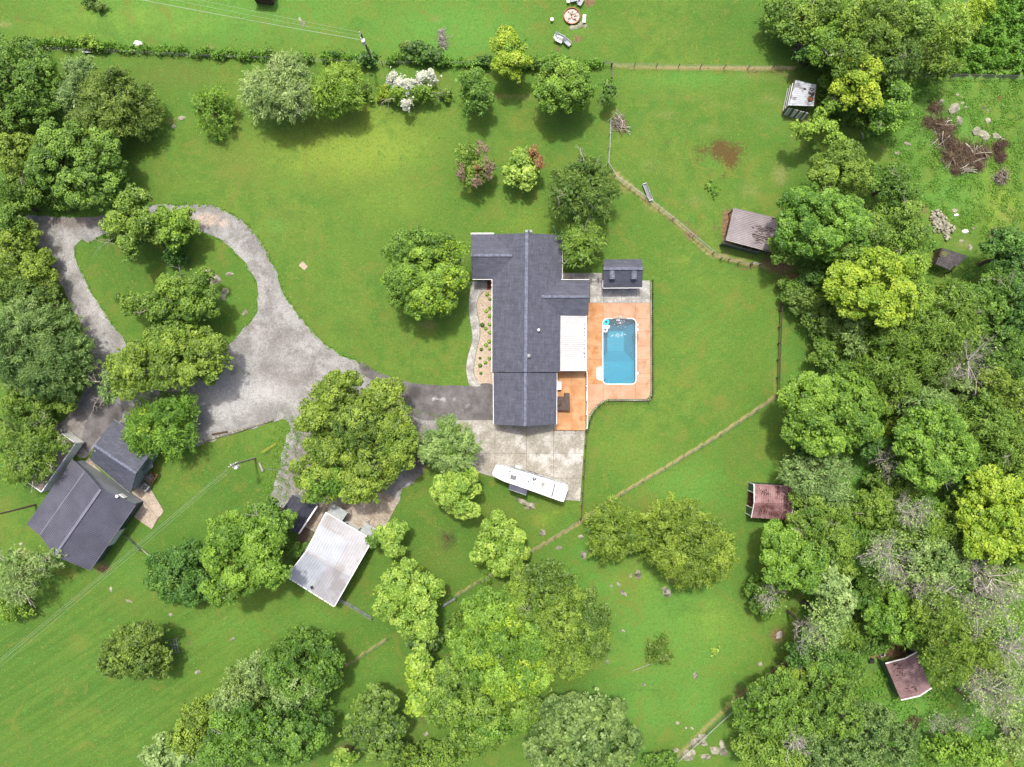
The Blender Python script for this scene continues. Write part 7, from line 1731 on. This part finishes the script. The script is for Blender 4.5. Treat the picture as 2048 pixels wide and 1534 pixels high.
# ---- top right woods
TR_ = [
 ('leafy tree at the top edge left end of the right woods', [(1565,25,42,34),(1580,60,30,24)], 10, 'puff', 'mid'),
 ('yellowish leaning tree under the top edge beside the shelter path', [(1600,45,36,38)], 12, 'fine', 'warm'),
 ('dark tree at the top edge behind the yellowish leaning tree', [(1650,25,44,40)], 12, 'fine', 'mid'),
 ('tall bright green tree at the top edge of the right woods', [(1690,60,48,48),(1655,90,40,36)], 14, 'fine', 'bright'),
 ('broad olive tree at the top edge of the right woods', [(1755,35,56,46),(1745,80,44,40)], 14, 'fine', 'warm'),
 ('mid green tree right of the broad olive tree at the top', [(1820,45,46,52)], 13, 'puff', 'mid'),
 ('pale tree beside the weed patch at the top', [(1905,40,38,36),(1925,65,30,24)], 9, 'wisp', 'lime'),
 ('yellow leaved shrub tree at the top edge above the weeds', [(1960,12,34,22),(1940,35,26,20)], 7, 'fine', 'yellow'),
 ('dark hollow tree behind the tin roofed shelter', [(1645,98,36,28),(1615,104,20,20)], 9, 'fine', 'deep'),
 ('mid green tree above the two bright topped trees', [(1700,115,48,40)], 13, 'fine', 'mid'),
 ('browning tree by the upper fence in the right woods', [(1800,110,44,42),(1770,135,30,24)], 11, 'fine', 'olive'),
 ('pale olive tree left of the weed patch', [(1860,100,44,46),(1890,130,34,24)], 8, 'wisp', 'warm'),
 ('bright topped tree just right of the tin roofed shelter', [(1725,140,42,36),(1705,170,40,34),(1735,190,30,26)], 12, 'puff', 'yellow'),
 ('bright green tree standing apart below the upper fence', [(1790,190,34,36),(1780,225,40,36)], 9, 'puff', 'bright'),
 ('mid green tree between the tin shelter and the bright topped tree', [(1676,165,34,34),(1690,200,32,28)], 9, 'fine', 'mid'),
 ('low bright tree just south of the tin roofed shelter', [(1662,216,28,22),(1604,260,28,18),(1650,258,34,20),(1670,275,20,14)], 8, 'puff', 'bright'),
 ('warm olive tree north of the mauve roofed shelter woods', [(1685,320,50,32),(1690,350,60,36),(1650,355,36,30)], 11, 'fine', 'warm'),
 ('mid green tree right of the warm olive tree, beside the rocks', [(1785,360,46,38),(1800,385,36,30)], 10, 'fine', 'mid'),
 ('big bright tree overhanging the mauve roofed shelter', [(1620,420,56,44),(1670,420,56,40),(1600,460,46,44),(1690,460,56,44),(1640,480,56,38)], 13, 'puff', 'bright'),
 ('leafy tree at the lower corner of the mauve roofed shelter', [(1570,495,32,34)], 9, 'puff', 'mid'),
 ('mid green tree behind the big bright one by the mauve shelter', [(1740,470,46,44),(1700,505,40,30)], 11, 'puff', 'mid'),
 ('dark green tree beside the derelict shed clearing', [(1800,430,46,40),(1815,475,36,36)], 10, 'fine', 'mid'),
 ('brilliant chartreuse tree in the right woods', [(1760,535,54,40),(1700,565,46,44),(1790,590,48,46),(1740,600,56,36),(1770,625,30,26)], 14, 'puff', 'yellow'),
 ('yellow edged tree touching the right of the chartreuse tree', [(1824,534,34,30),(1840,594,28,40),(1830,622,24,28)], 11, 'puff', 'bright'),
 ('pale tree south of the derelict shed', [(1950,592,44,28),(1965,620,54,50),(1996,580,36,40)], 11, 'fine', 'mid'),
 ('feathery tree between the chartreuse tree and the right edge', [(1900,620,54,56),(1860,655,44,40),(1900,670,46,26)], 12, 'frond', 'mid'),
 ('dark blue green tree at the right edge', [(2015,490,44,34),(2030,530,34,44)], 11, 'puff', 'deep'),
 ('second dark blue green tree at the right edge, lower', [(2030,590,30,46),(2040,640,26,36)], 12, 'fine', 'deep'),
 ('pale small tree inside the fence near the black barrel', [(1620,600,40,28),(1650,640,38,40),(1670,660,28,30)], 6, 'fine', 'olive'),
 ('dull green bush along the fence below the mauve shelter', [(1580,580,26,28)], 4, 'fine', 'mid'),
 ('narrow pale tree east of the black barrel', [(1710,650,24,40),(1715,690,20,24)], 8, 'wisp', 'pale'),
 ('feathery yellow olive cedar in the right woods', [(1790,690,50,34),(1830,720,44,40),(1770,740,50,36),(1810,770,28,30)], 11, 'frond', 'warm'),
 ('olive cedar right of the feathery yellow one', [(1895,700,46,40),(1880,740,34,30)], 10, 'frond', 'olive'),
 ('mid green tree at the right edge above the bare branches', [(2000,680,50,40),(2030,720,34,50)], 11, 'fine', 'mid'),
 ('warm green tree at the right edge below the bare branches', [(2020,790,44,44),(1990,760,30,30)], 10, 'fine', 'warm'),
 ('huge mid green tree at the foot of the rail fence', [(1630,790,56,46),(1690,810,66,56),(1630,850,56,48),(1715,848,50,46),(1600,810,40,46),(1655,885,44,26)], 13, 'puff', 'bright'),
 ('grey green tree above the great bright one at right', [(1840,800,54,32),(1860,830,50,28)], 10, 'wisp', 'pale'),
 ('great bright tree right of the shaded gap', [(1870,860,60,50),(1900,900,52,50),(1860,930,54,46),(1830,890,34,40)], 14, 'puff', 'bright'),
 ('dull tree between the two bright trees at right', [(1965,850,56,60),(1990,900,50,50)], 11, 'frond', 'mid'),
 ('soft mid green tree at the right edge of the middle woods', [(2020,880,36,60),(2030,930,30,40)], 11, 'fine', 'warm'),
 ('grey feathery tree above the red roofed shelter', [(1650,940,60,34),(1610,955,40,40),(1660,985,42,28)], 11, 'wisp', 'grey'),
 ('olive tree hanging over the red roofed shelter', [(1622,1002,32,32),(1655,1020,42,32)], 10, 'fine', 'warm'),
 ('rounded warm tree in the middle of the lower right woods', [(1755,1014,44,36),(1768,1035,38,30)], 9, 'fine', 'warm'),
 ('mid green tree left of the bare grey trees', [(1696,1072,46,40),(1740,1078,34,30)], 8, 'fine', 'mid'),
 ('bright chartreuse tree below the red roofed shelter', [(1570,1080,44,40),(1610,1110,56,50),(1560,1130,40,44),(1600,1150,46,34)], 12, 'puff', 'bright'),
 ('olive tree with grey twigs above the chartreuse one', [(1620,1050,46,30),(1660,1080,44,46)], 12, 'fine', 'warm'),
 ('big yellow green tree at the right edge', [(1990,980,50,40),(1980,1030,56,50),(2020,1060,50,56),(1975,1090,46,34),(2030,1000,36,44)], 14, 'puff', 'yellow'),
 ('dark bush at the pasture edge below the chartreuse tree', [(1520,1180,26,26),(1530,1210,26,30)], 6, 'fine', 'mid'),
 ('silvery pale tree right of the pasture corner', [(1650,1165,40,36),(1680,1200,34,40)], 12, 'big', 'grey'),
 ('thin pale dying tree near the old stump', [(1665,1230,40,36),(1650,1260,36,30)], 13, 'thin', 'pale'),
 ('pale green tree between the bare grey trees', [(1880,1110,46,36),(1860,1150,40,26),(1910,1140,40,30)], 10, 'fine', 'pale'),
 ('mid green tree above the dusty red shelter', [(1790,1220,46,40),(1815,1250,44,38),(1760,1240,34,28)], 10, 'puff', 'bright'),
 ('tall leaning pale olive tree right of the dusty red shelter', [(1880,1230,50,44),(1910,1290,54,50),(1895,1330,46,36),(1950,1300,46,40)], 15, 'wisp', 'warm'),
 ('dark mid green tree south of the old stump', [(1640,1320,46,40),(1600,1310,30,24)], 9, 'fine', 'deep'),
 ('large dull tree in the bottom right woods, left one', [(1550,1390,50,40),(1530,1430,54,44),(1590,1430,44,46)], 11, 'fine', 'mid'),
 ('large mid green tree in the bottom right woods, centre one', [(1660,1380,56,46),(1680,1430,56,50),(1640,1420,44,44)], 12, 'fine', 'mid'),
 ('broad blue green tree at the bottom edge of the right woods', [(1730,1450,60,44),(1780,1490,64,44),(1700,1500,66,42),(1640,1500,50,40)], 12, 'fine', 'blue'),
 ('warm tree at the bottom edge left of the broad blue green one', [(1530,1495,50,40),(1580,1510,46,30)], 10, 'puff', 'warm'),
 ('bright tree at the bottom edge right of the clearing', [(1880,1500,46,30),(1930,1495,40,26),(1965,1515,46,26)], 8, 'puff', 'bright'),
 ('pale bushes in the bottom right corner', [(2025,1490,40,26),(2040,1450,26,30)], 6, 'wisp', 'pale'),
 ('low green bushes in the shade right of the chartreuse tree', [(1870,720,40,40)], 5, 'fine', 'deep'),
 ('undergrowth tree below the silvery pale one', [(1748,1180,30,22)], 6, 'fine', 'mid'),
 ('mid tree right of the thin pale dying tree', [(1745,1290,30,24)], 4, 'fine', 'mid'),
 ('yellow olive tree below the big mid green one', [(1850,1060,44,34),(1905,1050,40,44)], 9, 'frond', 'mid'),
 ('pale leafy tree low at the right edge', [(2020,1160,40,30)], 9, 'wisp', 'pale'),
]
for i, (lb, el, H, st, co) in enumerate(TR_):
    GROW = 1.2
    T(lb, el, H, st, co, bare=(2 if i % 4 == 1 else (1 if i % 3 == 0 else 0)), seed=500 + i)
GROW = 1.0
bt = [('bare grey tree at the right edge of the middle woods', 1950, 720, 52, 12, 10, 0), ('bare branching snag in the shaded gap', 1790, 925, 34, 9, 6, 0), ('round bare grey tree under the great bright tree', 1835, 1030, 36, 12, 11, 250),
 ('large pale bare tree in the lower right woods', 1790, 1120, 52, 14, 13, 700), ('bare grey twigs by the pasture corner', 1545, 1200, 30, 9, 5, 0), ('pale bare tree right of the silvery tree', 1640, 1275, 34, 14, 9, 250),
 ('broad whitish bare tree under the yellow green tree', 2000, 1165, 48, 15, 12, 0), ('bare whitish tree below the broad one at the right edge', 2030, 1220, 44, 15, 10, 250), ('leaning bare tree above the pale olive tree', 1900, 1195, 40, 14, 10, 300),
 ('grey bare tree in the middle right', 1860, 1190, 26, 13, 9, 0), ('feathery bare tree at the right edge above the clearing', 2035, 1310, 44, 15, 11, 200), ('wide bare tree beside the fallen trunk', 1990, 1390, 52, 14, 12, 500), ('second wide bare tree at the right edge', 2035, 1420, 44, 14, 10, 300),
 ('low bare branches in the lower right clearing', 1925, 1455, 34, 3, 9, 0), ('bare branches left of the low ones in the clearing', 1875, 1450, 28, 3, 7, 0), ('grey snag in the bottom right woods', 1600, 1490, 28, 12, 7, 0), ('thin bare tree at the very right of the woods', 1975, 1240, 40, 15, 9, 350)]
LM = [(1760, 570, 'brilliant chartreuse tree'), (1900, 520, 'derelict shed'), (1640, 640, 'black barrel'), (1950, 720, 'big bare grey tree'), (1870, 880, 'great bright tree'), (1790, 925, 'bare branching snag'), (1835, 1030, 'round bare grey tree'),
  (1540, 1003, 'red roofed shelter'), (1990, 1040, 'big yellow green tree'), (1790, 1120, 'large pale bare tree'), (1808, 1355, 'dusty red shelter'), (2000, 1165, 'broad whitish bare tree'), (1650, 1165, 'silvery pale tree'), (1560, 1270, 'old grey stump'), (1990, 1390, 'wide bare tree')]
CN = {'mid': 'mid green', 'deep': 'dark green', 'warm': 'olive green', 'pale': 'pale green'}
used_l = set()
def fill_label(x, y, co):
    order = sorted(LM, key=lambda l: math.hypot(l[0] - x, l[1] - y))
    for lx, ly, nm in order[:4]:
        a = math.degrees(math.atan2(ly - y, x - lx)) % 360; d = ['east', 'north east', 'north', 'north west', 'west', 'south west', 'south', 'south east'][int((a + 22.5) // 45) % 8]
        lb = f'low {CN[co]} understorey tree {d} of the {nm}'
        if lb not in used_l: used_l.add(lb); return lb
    return lb
ALLE = [e for t in TR_ for e in t[1]]
FR = random.Random(21); placed = []
FPOLY = [(1600,560),(1700,470),(1850,620),(1990,560),(2060,640),(2060,1440),(1960,1300),(1900,1200),(1850,1290),(1700,1330),(1560,1400),(1640,1200),(1700,1040),(1600,880),(1620,740)]
GAPS = [(1718,935,48),(1725,1125,36),(1745,720,0),(1770,1070,22),(1850,1420,90),(1800,1350,70),(1800,790,18),(1740,1320,30),(1610,660,60),(1560,1000,70)]
for k in range(4000):
    x, y = FR.uniform(1590, 2050), FR.uniform(470, 1460)
    if not inpoly(np.array([x]), np.array([y]), FPOLY)[0]: continue
    if any(math.hypot(x - gx, y - gy) < gr for gx, gy, gr in GAPS): continue
    if any(((x - e[0]) / (e[2] * 1.0)) ** 2 + ((y - e[1]) / (e[3] * 1.0)) ** 2 < 1 for e in ALLE): continue
    if any(math.hypot(x - a, y - b) < 50 for a, b in placed): continue
    if any(math.hypot(x - b_[1], y - b_[2]) < b_[3] * .9 for b_ in bt): continue
    placed.append((x, y)); s = FR.uniform(26, 38)
    co = FR.choice(['mid', 'mid', 'deep', 'warm', 'pale'])
    T(fill_label(x, y, co), [(x, y, s, s * FR.uniform(.8, 1)), (x + FR.uniform(-18, 18), y + FR.uniform(-18, 18), s * .7, s * .6)], FR.uniform(5, 8), FR.choice(['fine', 'frond', 'puff', 'fine']), co, group='understorey trees of the right hand woods', dens=.85)
print('fillers', len(placed))
GROW = 1.0
for i, (lb, x, y, R, H, n, tw) in enumerate(bt): bare_tree(lb, x, y, R * 1.1, H * .95, 'bark_dead', n + 5, 3, 40 + i, twig=tw * 1.4 + 150)

# ---- hedgerow bushes
HB = [('dark leafy bush at the foot of the hedgerow pole', [(735,116,24,18)], 2.6, 'big', 'deep'), ('large dark reddish bush on the hedgerow', [(835,100,34,22),(860,112,30,18)], 2.6, 'big', 'magno'), ('olive tangled bush on the hedgerow', [(815,92,18,14)], 2.2, 'big', 'olive'),
 ('bright bush on the hedgerow at the top left', [(172,78,20,16),(188,90,16,10)], 2.4, 'fine', 'bright'), ('small dark bush beside the yellow green hedgerow tree', [(968,120,20,12)], 2, 'fine', 'deep'), ('low green bush right of the yellow green hedgerow tree', [(1068,124,20,11)], 1.8, 'big', 'mid'),
 ('tangled brown green bush at the top edge', [(182,3,18,14),(200,12,12,10)], 1.8, 'fine', 'olive'), ('dark bush in the middle of the hedgerow', [(540,103,16,10)], 1.6, 'fine', 'mid'), ('dark weedy bush left of the hedgerow pole', [(668,108,18,10)], 1.6, 'fine', 'deep'),
 ('small bright bush in the paddock grass', [(1418,372,6,4)], .4, 'big', 'bright'), ('second small bright bush in the paddock grass', [(1430,384,7,5)], .4, 'big', 'bright'), ('small fresh green plant in the pasture', [(1431,1303,6,5)], .4, 'big', 'lime'),
 ('leafy shrub at the bare soil near the bottom', [(945,1475,18,12),(960,1490,16,10)], 1.5, 'big', 'mid'), ('creeping weeds near the bare strip below the lawn', [(975,1160,14,8)], .6, 'big', 'mid')]
for lb, el, H, st, co in HB: T(lb, el, H, st, co, name='bush', cat='bush', trunk=False)

def scatter(name, label, poly=None, line=None, width=4, n=1000, hmax=.5, size=(.12, .08), col='weed', seed=1, clump=0.0, kind='stuff', avoid=None, up=.5):
    rng = np.random.default_rng(seed)
    if poly:
        xs = [p[0] for p in poly]; ys = [p[1] for p in poly]; x = rng.uniform(min(xs), max(xs), n * 3); y = rng.uniform(min(ys), max(ys), n * 3)
        ok = inpoly(x, y, poly); x, y = x[ok][:n], y[ok][:n]
    else:
        seg = rng.integers(0, len(line) - 1, n); L = np.array([math.dist(line[i], line[i + 1]) for i in range(len(line) - 1)]); seg = rng.choice(len(L), n, p=L / L.sum())
        t = rng.random(n); A0 = np.array(line)[seg]; B0 = np.array(line)[seg + 1]; p = A0 + (B0 - A0) * t[:, None] + rng.normal(0, width * .5, (n, 2)); x, y = p[:, 0], p[:, 1]
    if clump:
        nz = np.array([mnoise.noise(Vector((a * clump, b * clump, seed))) for a, b in zip(x, y)]); ok = nz > rng.uniform(-.35, .25, len(nz)); x, y = x[ok], y[ok]; nz = nz[ok]
    else: nz = rng.uniform(-.3, .3, len(x))
    hh = hmax * np.clip(.6 + nz * 1.3, .15, 1.2); z = hh * rng.uniform(.15, 1, len(x)) ** .6
    c = np.stack([(x - 1024) * S, (767 - y) * S, z], 1)
    s = rng.uniform(.6, 1.3, len(x)); v, q = leaves(c, rng.normal(size=(len(x), 3)) * .55 + [0, 0, up], size[0] * s, size[1] * s, None, rng)
    o = fast_mesh(name, v, q, LEAF[col], tint=np.clip(rng.normal(.5, .22, len(x)) + nz * .35, 0, 1)); tag(o, label, None, None, kind); return o
scatter('hedgerow', 'rough weedy hedgerow along the wire fence at the top', line=[(70,88),(150,92),(260,100),(330,102),(400,108),(470,112),(540,116),(640,120),(760,122),(860,124),(960,128),(1080,130),(1200,130)], width=9, n=26000, hmax=1.1, size=(.14, .1), col='weed', seed=3, clump=.04)
scatter('tall_weeds', 'bright tall weeds filling the top right corner', poly=[(1890,60),(1940,40),(1985,0),(2100,-40),(2100,152),(1985,152),(1900,148),(1880,120)], n=40000, hmax=1.2, size=(.2, .11), col='grass', seed=5, clump=.06)
scatter('undergrowth', 'dark green undergrowth on the woodland floor', poly=[(1590,540),(1830,380),(1900,560),(2060,440),(2060,1534),(1500,1534),(1490,1440),(1590,1310),(1600,1150),(1640,900),(1600,760),(1680,700)], n=40000, hmax=.6, size=(.15, .10), col='grass', seed=6, clump=.03)
scatter('undergrowth', 'scrubby undergrowth beneath the top right woods', poly=[(1600,0),(1880,0),(1890,150),(1800,150),(1760,260),(1620,250),(1650,150),(1590,120)], n=22000, hmax=.7, size=(.17, .12), col='mid', seed=7, clump=.03)
scatter('meadow_grass', 'rough fresh grass in the right hand pasture', poly=[(1700,290),(1840,160),(2060,160),(2060,440),(1960,480),(1830,400),(1760,280)], n=30000, hmax=.16, size=(.10, .05), col='grass', seed=8, clump=.05)
scatter('grass_tufts', 'ragged grass tufts along the edges of the gravel drive', line=DRIVE_OUT[1:24], width=5, n=5000, hmax=.08, size=(.09, .05), col='grass', seed=9, clump=.12)
scatter('grass_tufts', 'grass tufts along the inner edge of the gravel loop', line=ISLAND + [ISLAND[0]], width=4, n=3000, hmax=.08, size=(.09, .05), col='grass', seed=10, clump=.12)
scatter('grass_tufts', 'weeds breaking through the gravel near the big oak', line=[(560,1000),(565,900),(590,850),(620,870)], width=34, n=5000, hmax=.15, size=(.09, .05), col='weed', seed=12, clump=.09)
scatter('fallen_leaves', 'grass and clover tufts scattered over the lawns', poly=[(0,0),(2048,0),(2048,1534),(0,1534)], n=26000, hmax=.06, size=(.08, .045), col='weed', seed=13, clump=.03)

# ---- small shrubs of the gravel bed
sh = []
SP = [(974.3,589,4),(980.2,598,3.6),(980.2,616,3.8),(972.7,622,4),(979.3,632,4.2),(964.8,650,4.6),(979.8,649,4),(971.4,657,3.6),(979.8,665,4),(978.7,683,4),(972,690.5,3.8),(962.6,698.8,3.4),(979,698,3),(959.9,716,2.4),(978.7,717,3.4),(971,725,3.6),(960.4,731,4),(962,746.3,3)]
first = None
where = ['northernmost', 'second', 'third', 'fourth', 'fifth', 'sixth', 'seventh', 'eighth', 'ninth', 'tenth', 'eleventh', 'twelfth', 'thirteenth', 'fourteenth', 'fifteenth', 'sixteenth', 'seventeenth', 'southernmost']
for i, (x, y, r_) in enumerate(SP):
    dark = i in (5, 11, 13, 16, 17)
    rng = np.random.default_rng(900 + i); n = 240; d = rng.normal(size=(n, 3)); d[:, 2] = abs(d[:, 2]); d /= np.linalg.norm(d, axis=1, keepdims=True)
    R = r_ * S; c = P(x, y); cc = np.array([c.x, c.y, .08]) + d * R * rng.uniform(.5, 1, (n, 1)) ** .5 * [1, 1, 1.1]
    v, q = leaves(cc, d + rng.normal(size=(n, 3)) * .4, np.full(n, .07), np.full(n, .045), None, rng)
    root = empty('shrub', P(x, y), f"{'dark' if dark else 'bright yellow green'} little shrub, {where[i]} of the front bed counted from the north", 'shrub', 'little shrubs in the front gravel bed')
    fast_mesh('foliage', v, q, LEAF['deep' if dark else 'lime'], root, tuple(c), rng.uniform(.2, 1, n))
